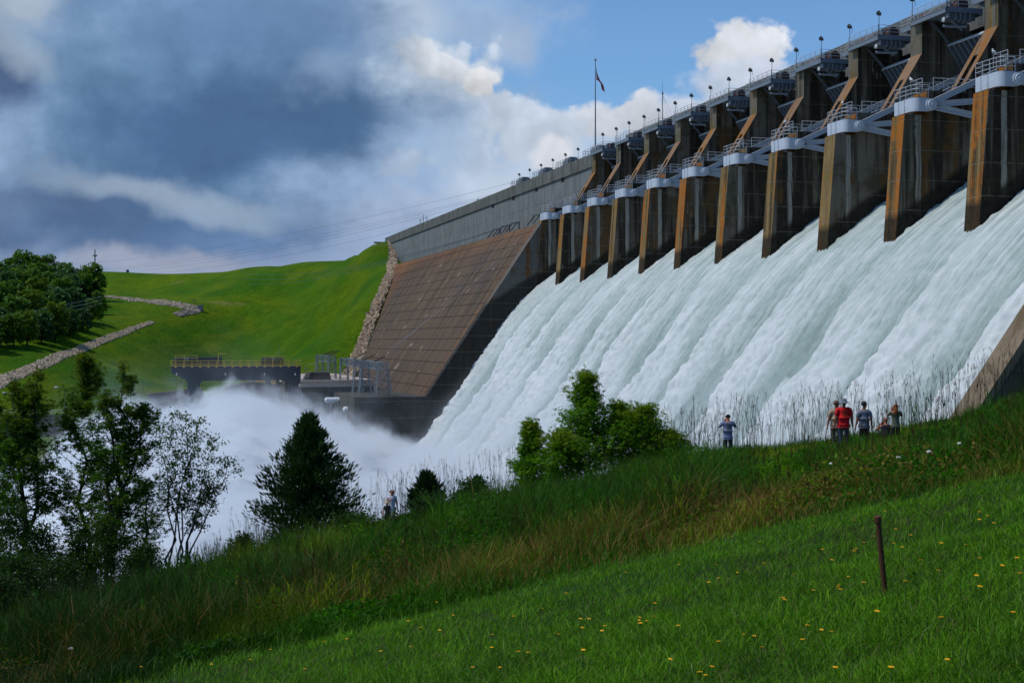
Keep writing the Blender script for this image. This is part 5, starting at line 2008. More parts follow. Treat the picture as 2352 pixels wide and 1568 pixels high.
def blades(name, X, Y, h, wd, bend, col, tip=None, droop=1.0, mat='grass', z=None, seg3=False):
    r = GRASS_SEED
    n = len(X)
    Z = bank_z(X, Y) - 0.02 if z is None else z
    a = r.random(n) * 2 * np.pi
    b_ = r.random(n) * 2 * np.pi
    dxy = np.stack([np.cos(a), np.sin(a)], 1) * bend[:, None]
    px, py = np.cos(b_) * wd, np.sin(b_) * wd
    base = np.stack([X, Y, Z], 1)
    ts = [0.0, 0.45, 0.8, 1.0] if seg3 else [0.0, 0.55, 1.0]
    vs = []
    for t_ in ts:
        c_ = base.copy()
        c_[:, 0] += dxy[:, 0] * t_ ** 1.8
        c_[:, 1] += dxy[:, 1] * t_ ** 1.8
        c_[:, 2] += h * (t_ - 0.30 * droop * np.minimum(bend / np.maximum(h, 1e-3), 1.6) * t_ ** 2.4)
        if t_ < 1.0:
            wf = 0.5 * (1 - 0.45 * t_)
            o_ = np.stack([px * wf, py * wf, np.zeros(n)], 1)
            vs += [c_ - o_, c_ + o_]
        else:
            vs.append(c_)
    k = len(vs)
    v = np.stack(vs, 1).reshape(-1, 3)
    i0 = np.arange(n) * k
    quads = []
    for s_ in range(len(ts) - 2):
        quads.append(np.stack([i0 + 2 * s_, i0 + 2 * s_ + 1, i0 + 2 * s_ + 3, i0 + 2 * s_ + 2], 1))
    q = 2 * (len(ts) - 2)
    tri = np.stack([i0 + q, i0 + q + 1, i0 + q + 2], 1)
    cc = np.repeat(col[:, None, :], k, 1)
    if tip is not None:
        cc[:, -1, :] = tip
        cc[:, -2:-1, :] = 0.5 * (cc[:, -2:-1, :] + tip[:, None, :])
    return fast_mesh(name, v, quads + [tri], M[mat], None, cc.reshape(-1, 3), True)


def pick(n, y0, y1, xk0, xk1, r, power=1.0):
    """points whose density falls off with distance, within the wedge that can be seen (and a margin)"""
    u = r.random(n)
    Y = (y0 ** (1 - power) + u * (y1 ** (1 - power) - y0 ** (1 - power))) ** (1 / (1 - power)) if power != 1 else y0 * (y1 / y0) ** u
    X = (xk0 + (xk1 - xk0) * r.random(n)) * Y
    return X, Y


r = GRASS_SEED
# mown meadow
X, Y = pick(340000, 5.2, 25.0, -0.46, 0.46, r, 1.25)
k = Y < lawn_edge(X) + r.normal(size=len(X)) * 0.5
X, Y = X[k], Y[k]
pat = perlin(X / 1.6, Y / 1.6, 41)
pat2 = perlin(X / 0.5, Y / 0.5, 42)
h = 0.075 + 0.06 * r.random(len(X)) + 0.016 * pat + 0.022 * pat2
h *= np.where(r.random(len(X)) < 0.05, 1.8, 1.0)
m_ = r.random((len(X), 1))
ca, cb = np.array([0.042, 0.150, 0.001]), np.array([0.120, 0.255, 0.001])
col = ca * (1 - m_) + cb * m_
col *= (1.05 + 0.28 * pat + 0.25 * pat2)[:, None]
col[r.random(len(X)) < 0.04] = (0.14, 0.12, 0.05)
ms_ = blades('meadow_grass', X, Y, np.maximum(h, 0.03), 0.004 + 0.004 * r.random(len(X)) + 0.00018 * Y, h * (0.3 + 0.9 * r.random(len(X))), np.clip(col, 0.006, 1))
tag(ms_, 'short bright green meadow grass in the foreground', 'grass', None, 'stuff')
# seed stalks standing out of the meadow
X, Y = pick(2600, 5.6, 23.0, -0.44, 0.44, r, 1.4)
k = Y < lawn_edge(X) + 0.3
X, Y = X[k], Y[k]
h = 0.18 + 0.16 * r.random(len(X))
col = np.array([0.035, 0.050, 0.014]) * (0.6 + 0.8 * r.random((len(X), 1)))
o = blades('meadow_stalks', X, Y, h, np.full(len(X), 0.0045), h * 0.35 * r.random(len(X)), col)
tag(o, 'thin dark seed stalks standing above the meadow grass', 'grass', None, 'stuff')
# pale dry blades flattened in it
X, Y = pick(900, 5.4, 20.0, -0.42, 0.44, r, 1.6)
k = Y < lawn_edge(X)
X, Y = X[k], Y[k]
h = 0.12 + 0.16 * r.random(len(X))
o = blades('dry_blades', X, Y, h, np.full(len(X), 0.005), h * (0.6 + r.random(len(X))), np.array([0.26, 0.25, 0.12]) * (0.5 + 0.6 * r.random((len(X), 1))), None, 1.4)
tag(o, 'pale dry grass blades bent over in the meadow', 'grass', None, 'stuff')


def weed_tint(X, Y, r):
    """patchwork of green, olive, rust-brown and yellow-green weeds"""
    n = len(X)
    p1 = perlin(X / 5.5, Y / 9.0, 51)
    p2 = perlin(X / 2.4, Y / 4.5, 52)
    p3 = perlin(X / 9, Y / 15, 53)
    e = (Y - lawn_edge(X))
    brown = np.clip(0.95 - np.abs(e - 4.0) / 6.0, 0, 1) * 1.15 + 0.9 * p1 + 0.25 * p2 - 0.30 + 0.012 * X
    brown = np.clip(brown, 0, 1)
    crest_d = crest_y(X) - Y
    brown *= np.clip((crest_d + 4) / 16, 0.12, 1)
    yel = np.clip(p2 * 1.5 + p3 * 0.8 - 0.25, 0, 1)
    g = np.array([0.022, 0.078, 0.005]) + np.array([0.034, 0.066, -0.002]) * r.random((n, 1))
    g = g * (1 - yel[:, None]) + np.array([0.160, 0.200, 0.010]) * yel[:, None]
    bcol = np.array([0.190, 0.115, 0.030]) * (0.55 + 0.7 * r.random((n, 1)))
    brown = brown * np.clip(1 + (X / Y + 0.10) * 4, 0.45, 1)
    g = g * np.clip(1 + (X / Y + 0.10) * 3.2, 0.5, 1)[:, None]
    bsel = (r.random(n) < brown * 0.72)[:, None]
    c_ = np.where(bsel, bcol, g)
    return np.clip(c_ * (1 + 0.35 * p3 + 0.3 * perlin(X / 0.9, Y / 1.5, 54))[:, None] * (0.75 + 0.5 * r.random((n, 1))), 0.004, 1), brown


def low_near_people(X, Y, lo):
    """the growth is lower towards the brow, and lowest where people have trodden it"""
    brg = X / Y * F + 1176
    right = np.clip((brg - 1590) / 160, 0, 1) * (Y > 25)
    wom = np.exp(-((brg - 903) / 75) ** 2) * (Y > 38)
    return np.clip((crest_y(X) - Y) / 18, lo, 1) * (1 - 0.55 * right) * (1 - 0.62 * wom)


# tall weeds between the meadow and the edge of the bank
X, Y = pick(330000, 16.0, 82.0, -0.46, 0.46, r, 1.05)
k = (Y > lawn_edge(X) + r.normal(size=len(X)) * 0.45) & (Y < crest_y(X) + 3.5)
X, Y = X[k], Y[k]
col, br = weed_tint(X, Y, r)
e = np.clip((Y - lawn_edge(X)) / 7.0, 0, 1)
h = (0.22 + 0.80 * e) * (0.4 + 0.8 * r.random(len(X))) * (1 + 0.85 * perlin(X / 1.5, Y / 2.6, 61) + 0.4 * perlin(X / 5, Y / 8, 62))
h *= low_near_people(X, Y, 0.36)
h = np.maximum(h, 0.1)
o = blades('tall_weeds', X, Y, h, 0.006 + 0.00042 * Y * (0.6 + 0.8 * r.random(len(X))), h * (0.15 + 0.75 * r.random(len(X))), col, None, 1.0)
tag(o, 'tangled green and rust-brown weeds covering the bank', 'weeds', None, 'stuff')

# broad-leaved growth among them (small leaves through the depth of the growth)
leaf = np.array([(0, 0, 0), (0.30, 0.42, 0.06), (0, 1, -0.05), (-0.30, 0.42, 0.06)])
leaff = np.array([(0, 1, 2, 3)])
X, Y = pick(260000, 17.0, 80.0, -0.46, 0.46, r, 1.1)
den = perlin(X / 2.6, Y / 4.2, 71) + 0.5 * perlin(X / 1.0, Y / 1.8, 72)
k = (den > -0.08) & (Y > lawn_edge(X) + 0.9) & (Y < crest_y(X) + 2.0)
X, Y, den = X[k], Y[k], den[k]
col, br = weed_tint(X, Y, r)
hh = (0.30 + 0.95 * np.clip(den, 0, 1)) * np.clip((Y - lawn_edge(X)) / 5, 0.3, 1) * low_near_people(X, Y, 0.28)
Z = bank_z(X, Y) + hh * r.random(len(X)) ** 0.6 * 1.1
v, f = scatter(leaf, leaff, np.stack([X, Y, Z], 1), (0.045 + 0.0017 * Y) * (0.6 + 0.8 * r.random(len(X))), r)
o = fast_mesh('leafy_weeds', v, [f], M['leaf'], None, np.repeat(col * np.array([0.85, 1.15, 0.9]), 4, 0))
tag(o, 'leafy green weeds growing through the tall grass', 'weeds', None, 'stuff')

# goldenrod-like spires: dark upright feathery plants
def spires(n, y0, y1, name, label, hmin, hmax, c0, seedn, filt=None):
    rr = np.random.default_rng(seedn)
    X, Y = pick(n, y0, y1, -0.44, 0.44, rr, 0.9)
    k = (Y > lawn_edge(X) + 2.0) & (Y < crest_y(X) + 1.0)
    if filt is not None:
        k &= filt(X, Y)
    X, Y = X[k], Y[k]
    m = 46
    H = (hmin + (hmax - hmin) * rr.random(len(X))) * low_near_people(X, Y, 0.4)
    t_ = rr.random((len(X), m))
    ang = rr.random((len(X), m)) * 2 * np.pi
    rad = 0.13 * (1 - t_ * 0.75) * H[:, None] ** 0.5
    lean = rr.normal(size=(len(X), 2)) * 0.05
    x = X[:, None] + np.cos(ang) * rad + lean[:, :1] * t_ * H[:, None]
    y = Y[:, None] + np.sin(ang) * rad + lean[:, 1:] * t_ * H[:, None]
    z = bank_z(X, Y)[:, None] + t_ * H[:, None]
    hb = np.full(x.size, 0.16) * (0.5 + rr.random(x.size))
    col = np.array(c0) * (0.6 + 0.8 * rr.random((x.size, 1)))
    o_ = blades(name, x.ravel(), y.ravel(), hb, 0.010 + 0.0003 * np.repeat(Y, m), hb * 0.6, col, None, 1.0, 'leaf', z.ravel())
    tag(o_, label, 'weeds', None, 'stuff')


spires(900, 24, 72, 'feathery_weeds', 'dark green feathery upright weeds on the bank', 0.6, 1.25, (0.030, 0.115, 0.012), 5, lambda X, Y: perlin(X / 3, Y / 5, 81) > 0.08)
spires(700, 22, 66, 'golden_weeds', 'yellow-green bushy weeds on the bank', 0.4, 0.8, (0.180, 0.220, 0.010), 6, lambda X, Y: perlin(X / 4, Y / 6, 83) > 0.12)

# tall flowering grass stems along the edge of the bank
def stems(n, name, label, hmin, hmax, seedn, place, c0=(0.026, 0.028, 0.012)):
    rr = np.random.default_rng(seedn)
    X, Y = place(n, rr)
    H = hmin + (hmax - hmin) * rr.random(len(X)) ** 1.3
    Z = bank_z(X, Y)
    vs, qs = [], []
    tint = []
    a = rr.random(len(X)) * 2 * np.pi
    bend = H * (0.04 + 0.22 * rr.random(len(X)) ** 1.5)
    cc = np.array(c0) * (0.6 + 0.8 * rr.random((len(X), 1)))
    green = np.array([0.030, 0.060, 0.014])
    base = 0
    ts = np.linspace(0, 1, 6)
    n_ = len(X)
    rad = 0.0036 + 0.000048 * Y
    pts = []
    for t_ in ts:
        pts.append(np.stack([X + np.cos(a) * bend * t_ ** 2.2, Y + np.sin(a) * bend * t_ ** 2.2, Z + H * (t_ - 0.06 * t_ ** 3)], 1))
    allv, allf, allc = [], [], []
    # stem: a three-sided tapering tube
    for i, t_ in enumerate(ts):
        for k in range(3):
            an = 2 * np.pi * k / 3
            w_ = rad * (1 - 0.6 * t_)
            allv.append(pts[i] + np.stack([np.cos(an) * w_, np.sin(an) * w_, np.zeros(n_)], 1))
            allc.append(green * (1 - t_) + cc * t_)
    V_ = np.stack(allv, 1)
    C_ = np.stack(allc, 1)
    i0 = np.arange(n_) * V_.shape[1]
    for i in range(len(ts) - 1):
        for k in range(3):
            allf.append(np.stack([i0 + 3 * i + k, i0 + 3 * i + (k + 1) % 3, i0 + 3 * i + 3 + (k + 1) % 3, i0 + 3 * i + 3 + k], 1))
    v1, f1, c1 = V_.reshape(-1, 3), np.concatenate(allf), C_.reshape(-1, 3)
    # seed branches in the top third, close to the stem
    m = 7
    tb = 0.70 + 0.3 * rr.random((n_, m))
    aa = rr.random((n_, m)) * 2 * np.pi
    bx = X[:, None] + (np.cos(a) * bend)[:, None] * tb ** 2.2
    by = Y[:, None] + (np.sin(a) * bend)[:, None] * tb ** 2.2
    bz = Z[:, None] + H[:, None] * (tb - 0.06 * tb ** 3)
    ln_ = 0.16 * (0.6 + rr.random((n_, m)))
    ex, ey, ez = bx + np.cos(aa) * 0.05 * (0.4 + rr.random((n_, m))), by + np.sin(aa) * 0.05, bz + ln_
    wv_ = (0.0036 + 0.00003 * Y)[:, None]
    B0 = np.stack([bx, by, bz], 2)
    B1 = np.stack([ex, ey, ez], 2)
    Mi = (B0 + B1) / 2
    off = np.stack([np.cos(aa + 1.5) * wv_, np.sin(aa + 1.5) * wv_, 0 * bx], 2)
    off2 = np.stack([np.cos(aa) * wv_, np.sin(aa) * wv_, 0 * bx], 2)
    V2 = np.stack([B0, Mi - off, Mi + off, B1, Mi - off2, Mi + off2], 2).reshape(-1, 3)
    j0 = np.arange(n_ * m) * 6
    f2 = np.concatenate([np.stack([j0, j0 + 1, j0 + 3, j0 + 2], 1), np.stack([j0, j0 + 4, j0 + 3, j0 + 5], 1)]) + len(v1)
    c2 = np.repeat(np.repeat(cc * 0.9, m, 0), 6, 0)
    # a few long leaves
    o_ = fast_mesh(name, np.concatenate([v1, V2]), [np.concatenate([f1, f2])], M['grass'], None, np.concatenate([c1, c2]))
    tag(o_, label, 'grass', None, 'stuff')


def edge_place(n, rr):
    X = rr.uniform(-14, 24, n)
    dens = np.interp(X, [-14, -11, -7, -4, -1.5, 0.6, 1.0, 4.5, 6.5, 12, 17, 19.5, 21, 24], [0.5, 0.7, 0.5, 0.55, 0.55, 0.3, 0.15, 0.35, 1.0, 0.9, 1.0, 0.95, 0.5, 0.3])
    k = rr.random(n) < dens * (0.45 + 0.9 * np.clip(perlin(X / 1.1, X * 0 + 3, 91) + 0.5, 0, 1))
    X = X[k]
    Y = crest_y(X) + rr.uniform(-5.5, 2.0, len(X))
    return X, Y


stems(2500, 'seed_grass', 'tall dark seed-headed grass stems along the edge of the bank', 1.1, 2.9, 11, edge_place)


def edge_blades():
    rr = np.random.default_rng(12)
    X = rr.uniform(-22, 24, 44000)
    Y = crest_y(X) + rr.uniform(-6, 2.5, len(X))
    h = (0.22 + 0.42 * rr.random(len(X)) ** 1.6) * (0.8 + 0.5 * perlin(X / 1.3, Y / 2, 93)) * np.where((X > -8) & (X < -3), 0.6, 1)
    col, br = weed_tint(X, Y, rr)
    o_ = blades('edge_grass', X, Y, np.maximum(h, 0.2), 0.014 + 0.012 * rr.random(len(X)), h * (0.2 + 0.6 * rr.random(len(X))), col * np.array([0.8, 1.1, 0.9]), None, 1.0, 'grass', None, True)
    tag(o_, 'long green grass fringing the edge of the bank', 'grass', None, 'stuff')


edge_blades()


def left_place(n, rr):
    X = rr.uniform(-19, -6, n)
    Y = rr.uniform(36, 66, n)
    k = (X / Y > -0.33) & (X / Y < -0.13) & (perlin(X / 2.5, Y / 4, 95) > -0.1)
    return X[k], Y[k]


stems(900, 'reed_grass', 'tall reedy grass on the lower left of the bank', 0.9, 1.7, 13, left_place, (0.060, 0.072, 0.036))
# arching broad grass clumps, lower left
rr = np.random.default_rng(14)
cxs, cys = [], []
for k in range(150):
    yy = rr.uniform(30, 58)
    xx = rr.uniform(-0.30, -0.10) * yy
    if yy > lawn_edge(xx) + 5:
        cxs.append(xx)
        cys.append(yy)
cxs, cys = np.array(cxs), np.array(cys)
m = 42
X = np.repeat(cxs, m) + rr.normal(size=len(cxs) * m) * 0.16
Y = np.repeat(cys, m) + rr.normal(size=len(cxs) * m) * 0.16
h = 0.6 + 0.55 * rr.random(len(X))
col = np.array([0.030, 0.070, 0.024]) * (0.6 + 0.8 * rr.random((len(X), 1)))
col[rr.random(len(X)) < 0.12] = (0.16, 0.19, 0.12)
o = blades('arching_grass', X, Y, h, 0.018 + 0.012 * rr.random(len(X)), h * (0.5 + 0.9 * rr.random(len(X))), col, None, 1.5, 'grass', None, True)
tag(o, 'coarse arching grass clumps at the lower left', 'grass', None, 'stuff')

# ------------------------------------------------------------------ flowers
def flower_mesh(kind, r_, h_):
    b_ = MB()
    b_.tube((0, 0, 0), (0.01, 0.0, h_), 0.0022, 0.0018, 5, 0)
    if kind == 'yellow':
        for k in range(11):
            a = 2 * math.pi * k / 11
            c_, s_ = math.cos(a), math.sin(a)
            w_ = r_ * 0.30
            b_.add([(0.01 + c_ * r_ * 0.15, s_ * r_ * 0.15, h_), (0.01 + c_ * r_ * 0.7 - s_ * w_, s_ * r_ * 0.7 + c_ * w_, h_ + r_ * 0.25), (0.01 + c_ * r_, s_ * r_, h_ + r_ * 0.1), (0.01 + c_ * r_ * 0.7 + s_ * w_, s_ * r_ * 0.7 - c_ * w_, h_ + r_ * 0.25)], [(0, 1, 2, 3)], 1)
        b_.ball((0.01, 0, h_ + r_ * 0.08), r_ * 0.42, 6, 2, 0.6)
    else:
        for k in range(26):
            a, e_ = random.random() * 6.283, math.asin(random.uniform(-0.5, 1))
            d = Vector((math.cos(a) * math.cos(e_), math.sin(a) * math.cos(e_), math.sin(e_)))
            p = Vector((0.01, 0, h_ + r_ * 0.4))
            b_.tube(p, p + d * r_, r_ * 0.05, r_ * 0.16, 4, 1)
        b_.ball((0.01, 0, h_ + r_ * 0.4), r_ * 0.6, 6, 1)
    return b_


M['petal'] = paint('petal', (246, 196, 14), 0.6, 0.15, (220, 150, 10), 0.2, scale=30)
M['petal_core'] = paint('petal_core', (226, 150, 10), 0.7, 0.2, (150, 90, 10), 0.3, scale=30)
M['stem'] = paint('stem', (60, 92, 34), 0.8, 0.2, (40, 50, 20), 0.3, scale=20)
M['down'] = paint('down', (232, 230, 222), 0.9, 0.05, (200, 196, 180), 0.2, scale=20)


def ground_at(px, py, y0=4.0, y1=80.0):
    Y = np.arange(y0, y1, 0.1)
    X = (px - 1176) / F * Y
    Z = (784 - py) / F * Y
    H = bank_z(X, Y)
    k = int(np.argmax(Z < H))
    return Vector((X[k], Y[k], H[k]))


ftem = [flower_mesh('yellow', 0.017, hh_).build('yellow_flower', [M['stem'], M['petal'], M['petal_core']], None, fix=False) for hh_ in (0.16, 0.20, 0.24)]
fpx = [(2160, 1254), (1460, 1425), (1468, 1436), (1485, 1432), (1478, 1441), (1136, 1468), (1131, 1494), (1390, 1448), (1393, 1462), (2011, 1408), (2150, 1322), (2252, 1205), (2290, 1206), (2050, 1256), (1750, 1250), (1955, 1268), (2005, 1238), (2120, 1298), (2118, 1306), (1980, 1252), (1880, 1268), (1908, 1290), (1700, 1320), (1655, 1335), (1640, 1300), (1910, 1462), (1855, 1486), (1743, 1492), (1615, 1555), (1625, 1548), (1630, 1562), (1530, 1520), (1220, 1510), (1010, 1452), (855, 1385), (960, 1450), (795, 1470), (745, 1480), (1000, 1390), (940, 1430), (580, 1520), (490, 1530), (1040, 1415), (320, 1537), (1690, 1240), (2110, 1160), (2270, 1190), (2255, 1183), (2340, 1290), (2300, 1310), (2090, 1240), (1560, 1300), (1440, 1320), (1300, 1370), (1240, 1400), (1180, 1420), (1700, 1470), (1800, 1380), (2060, 1220), (1960, 1200), (1875, 1210), (2240, 1330), (2080, 1350), (2330, 1420), (1340, 1500), (1560, 1450), (1085, 1540), (700, 1545), (620, 1500), (880, 1500), (1750, 1300), (1830, 1330), (1950, 1330), (2220, 1260), (2035, 1180)]
rf = random.Random(5)
rl = random.Random(77)
while len(fpx) < 104:
    p_ = (rl.uniform(420, 2350), rl.uniform(1120, 1565))
    if p_[1] > 1235 - (p_[0] - 1700) * 0.2 + max(0, 1700 - p_[0]) * 0.08 + 15 + rl.random() * 60:
        fpx.append(p_)
for k, (px, py) in enumerate(fpx):
    base = ftem[k % 3]
    o = base if k < 3 else base.copy()
    if k >= 3:
        link(o)
    hgt_ = (0.16, 0.20, 0.24)[k % 3]
    g = ground_at(px, py)
    g = ground_at(px, py + hgt_ / g.y * F * 0.95)
    o.location = g
    o.rotation_euler = (rf.uniform(-0.15, 0.15), rf.uniform(-0.15, 0.15), rf.uniform(0, 6.28))
    sc_ = rf.uniform(0.8, 1.25)
    o.scale = (sc_, sc_, 1)
    tag(o, 'small yellow dandelion-like flower in the green meadow', 'flower', 'yellow flowers dotted over the meadow')
wtem = [flower_mesh('white', 0.030, 0.45).build('seed_head', [M['stem'], M['down']], None, fix=False) for _ in range(2)]
for k, (px, py) in enumerate([(1147, 1227), (1108, 1218), (872, 1245), (163, 1500), (1520, 1140), (1910, 1075), (2205, 1030), (2135, 1050), (2065, 1060), (1665, 1110)]):
    o = wtem[k] if k < 2 else wtem[k % 2].copy()
    if k >= 2:
        link(o)
    g = ground_at(px, py)
    g = ground_at(px, py + 0.5 / g.y * F)
    o.location = g
    o.rotation_euler = (0, 0, rf.uniform(0, 6))
    sc_ = 1.0 + 0.010 * g.y
    o.scale = (sc_, sc_, sc_ * 0.8)
    tag(o, 'fluffy white seed head standing among the brown weeds', 'flower', 'white seed heads in the weeds')

# ------------------------------------------------------------------ rusty pipe post
g = ground_at(2034, 1372)
pp = thing('pipe_post', 'rusty iron pipe post with a cap leaning in the meadow', 'post', g)
top = P(2016, 1190, g.y - 0.05) - g
M['rusty_iron'] = paint('rusty_iron', (84, 50, 28), 0.85, 0.5, (36, 26, 18), 0.6, scale=14)
b = MB()
d_ = top.normalized()
b.tube(-d_ * 0.3, top, 0.022, 0.022, 16)
b.build('pipe', M['rusty_iron'], pp, smooth=False)
b = MB()
b.tube(top - d_ * 0.03, top + d_ * 0.012, 0.030, 0.030, 12)
b.tube(top + d_ * 0.012, top + d_ * 0.02, 0.030, 0.024, 12)
b.build('cap', M['rusty_iron'], pp)


def belt_place(n, rr):
    X, Y = pick(n, 24, 60, -0.40, 0.42, rr, 0.9)
    k = (Y > lawn_edge(X) + 3) & (Y < crest_y(X) - np.where(X > -9, 17, 4)) & (perlin(X / 2.2, Y / 3.4, 97) > 0.05)
    return X[k], Y[k]


stems(2600, 'ragged_stalks', 'ragged brown-green weed stalks standing above the tangled growth', 0.6, 1.25, 17, belt_place, (0.085, 0.062, 0.022))

# ================================================================== TREES
star = np.array([(0, 0, 0), (0.13, 0.3, 0.03), (0, 1, 0), (-0.13, 0.3, 0.03), (0.75, 0.62, -0.04), (0.25, 0.12, 0.02), (-0.75, 0.62, -0.04), (-0.25, 0.12, 0.02), (0.62, -0.15, -0.05), (-0.62, -0.15, -0.05)])
starf = np.array([(0, 1, 2, 3), (0, 5, 4, 1), (0, 3, 6, 7), (0, 8, 5, 0), (0, 7, 9, 0)])
star3 = np.array([(0, 1, 2, 3), (0, 5, 4, 1), (0, 3, 6, 7)])


def facing(n, r, spread=0.9):
    """leaf orientations: mostly lying flat-ish with random tilt and heading"""
    yaw = r.random(n) * 2 * np.pi
    tilt = r.normal(size=n) * spread
    roll = r.normal(size=n) * 0.5
    cy, sy, ct, st_, cr_, sr_ = np.cos(yaw), np.sin(yaw), np.cos(tilt), np.sin(tilt), np.cos(roll), np.sin(roll)
    Rz = np.zeros((n, 3, 3))
    Rz[:, 0, 0], Rz[:, 0, 1], Rz[:, 1, 0], Rz[:, 1, 1], Rz[:, 2, 2] = cy, -sy, sy, cy, 1
    Rx = np.zeros((n, 3, 3))
    Rx[:, 0, 0], Rx[:, 1, 1], Rx[:, 1, 2], Rx[:, 2, 1], Rx[:, 2, 2] = 1, ct, -st_, st_, ct
    Ry = np.zeros((n, 3, 3))
    Ry[:, 0, 0], Ry[:, 0, 2], Ry[:, 1, 1], Ry[:, 2, 0], Ry[:, 2, 2] = cr_, sr_, 1, -sr_, cr_
    return Rz @ Rx @ Ry


def limb(b, p0, p1, r0, r1, r, wob=0.06, n=4, sides=6):
    pts = [Vector(p0)]
    L = (Vector(p1) - Vector(p0)).length
    for k in range(1, n):
        p = Vector(p0).lerp(Vector(p1), k / n)
        p += Vector((r.normal(), r.normal(), r.normal())) * wob * L
        pts.append(p)
    pts.append(Vector(p1))
    for k in range(n):
        b.tube(pts[k], pts[k + 1], r0 + (r1 - r0) * k / n, r0 + (r1 - r0) * (k + 1) / n, sides, 0, False)
    return pts


def along(pts, f):
    k = min(int(f * (len(pts) - 1)), len(pts) - 2)
    u = f * (len(pts) - 1) - k
    return pts[k].lerp(pts[k + 1], u)


def tree(name, label, loc, H, env, seed, nb=46, leaves=34, leaf_size=0.16, cols=((0.020, 0.046, 0.010), (0.045, 0.085, 0.014)), up=0.55, trunk_r=0.11, lean=(0, 0), h0=0.08,
         template=star, tf=star3, mat='leaf', cat='tree', group=None, clump=0.30, twigs=3, bark='bark', tip=None, fill=0.25, stems=None, low_bare=0.0):
    """env: list of (height fraction, radius in metres); leafy clumps hang along real limbs and twigs"""
    r = np.random.default_rng(seed)
    t_ = thing(name, label, cat, loc, 0, group)
    b = MB()
    eh, er = zip(*env)
    leads = stems or [((0, 0, 0), (lean[0], lean[1], H * 0.985))]
    spines = []
    for (a_, c_) in leads:
        spines.append(limb(b, a_, c_, trunk_r, trunk_r * 0.12, r, 0.018, 7, 7))
    P_, S_ = [], []
    for k in range(nb):
        f = h0 + (1 - h0) * (k + r.random()) / nb
        sp = spines[k % len(spines)]
        o_ = along(sp, min(f, 0.99))
        R = float(np.interp(f, eh, er)) * (0.55 + 0.55 * r.random())
        az = 2.399 * k + r.normal() * 0.4
        rise = up * R * (0.6 + 0.8 * r.random())
        tip_ = o_ + Vector((math.cos(az) * R, math.sin(az) * R, rise))
        if R > 0.12:
            pts = limb(b, o_, tip_, max(0.008, trunk_r * 0.34 * (1 - f * 0.7)), 0.005, r, 0.06, 3, 5)
        else:
            pts = [o_, tip_]
        for j in range(twigs):
            g = (0.35 + low_bare * 0.4) + (0.65 - low_bare * 0.4) * r.random()
            q0 = along(pts, g)
            dl = 0.18 * R + 0.18
            q1 = q0 + Vector((r.normal(), r.normal(), abs(r.normal()) * 0.7)) * dl * 0.75
            if R > 0.2:
                b.tube(q0, q1, 0.007, 0.003, 4, 0, False)
            m = max(2, int(leaves / twigs * (0.4 + 1.1 * r.random())))
            c_ = q0.lerp(q1, 0.7)
            d = r.normal(size=(m, 3)) * clump * np.array([0.5, 0.5, 0.42])
            P_.append(np.array(c_)[None, :] + d)
            S_.append(np.full(m, r.random()))
        m = int(leaves * fill)
        if m:
            g = r.random(m) * 0.9 + 0.1
            q = np.array([tuple(along(pts, x)) for x in g])
            P_.append(q + r.normal(size=(m, 3)) * clump * 0.35)
            S_.append(np.full(m, r.random()))
    b.build('trunk', M[bark], t_, fix=False)
    pos = np.concatenate(P_)
    sh = np.concatenate(S_)
    n = len(pos)
    v, fc_ = scatter(template, tf, pos, leaf_size * (0.65 + 0.7 * r.random(n)), r, facing(n, r))
    k = np.clip(0.55 * sh + 0.45 * r.random(n), 0, 1)[:, None]
    col = np.array(cols[0]) * (1 - k) + np.array(cols[1]) * k
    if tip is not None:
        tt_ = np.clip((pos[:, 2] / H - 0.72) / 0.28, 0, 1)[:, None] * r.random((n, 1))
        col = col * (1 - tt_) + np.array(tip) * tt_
    fast_mesh('crown', v, [fc_], M[mat], t_, np.repeat(col, len(template), 0))
    return t_


def at_ground(px, Y):
    X = (px - 1176) / F * Y
    return Vector((X, Y, float(bank_z(X, Y)) - 0.1))


def Hof(py_top, g):
    return (784 - py_top) / F * g.y - g.z


GUM = dict(leaf_size=0.17, cols=((0.028, 0.078, 0.008), (0.072, 0.155, 0.010)), tip=(0.140, 0.145, 0.012), clump=0.24)
g = at_ground(190, 60)
H = Hof(812, g)
tree('sweetgum_tree', 'slender star-leaved tree with a narrow pointed top, third tree from the left edge', g, H,
     [(0, 1.5), (0.25, 1.9), (0.45, 1.5), (0.6, 1.0), (0.8, 0.62), (0.93, 0.42), (1, 0.12)], 21, 104, 56, up=0.65, **GUM)
g = at_ground(256, 58)
H = Hof(830, g)
tree('sweetgum_tree', 'tallest forked star-leaved tree, fourth tree from the left edge', g, H,
     [(0, 1.3), (0.2, 1.9), (0.4, 1.6), (0.6, 1.15), (0.8, 0.75), (0.93, 0.4), (1, 0.1)], 22, 116, 58, up=0.7, h0=0.06,
     stems=[((0, 0, 0), (0.55, 0, H * 0.98)), ((0.05, 0, H * 0.2), (1.25, 0.3, H * 0.80)), ((0, 0, H * 0.15), (-0.25, -0.2, H * 0.86))], **GUM)
g = at_ground(64, 59)
H = Hof(850, g)
tree('sweetgum_tree', 'dense star-leaved tree with two tops, second tree from the left edge', g, H,
     [(0, 1.4), (0.25, 1.5), (0.45, 1.2), (0.6, 1.0), (0.8, 0.75), (0.95, 0.5), (1, 0.15)], 23, 104, 62, up=0.6,
     stems=[((0, 0, 0), (0.42, 0, H * 0.98)), ((0, 0, H * 0.3), (-0.55, 0.2, H * 0.93))], **GUM)
g = at_ground(-22, 60)
H = Hof(905, g)
tree('sweetgum_tree', 'star-leaved tree cut by the left edge of the view', g, H,
     [(0, 1.2), (0.25, 1.3), (0.5, 1.0), (0.8, 0.7), (1, 0.2)], 24, 76, 56, up=0.6, **GUM)
g = at_ground(330, 62)
H = Hof(1110, g)
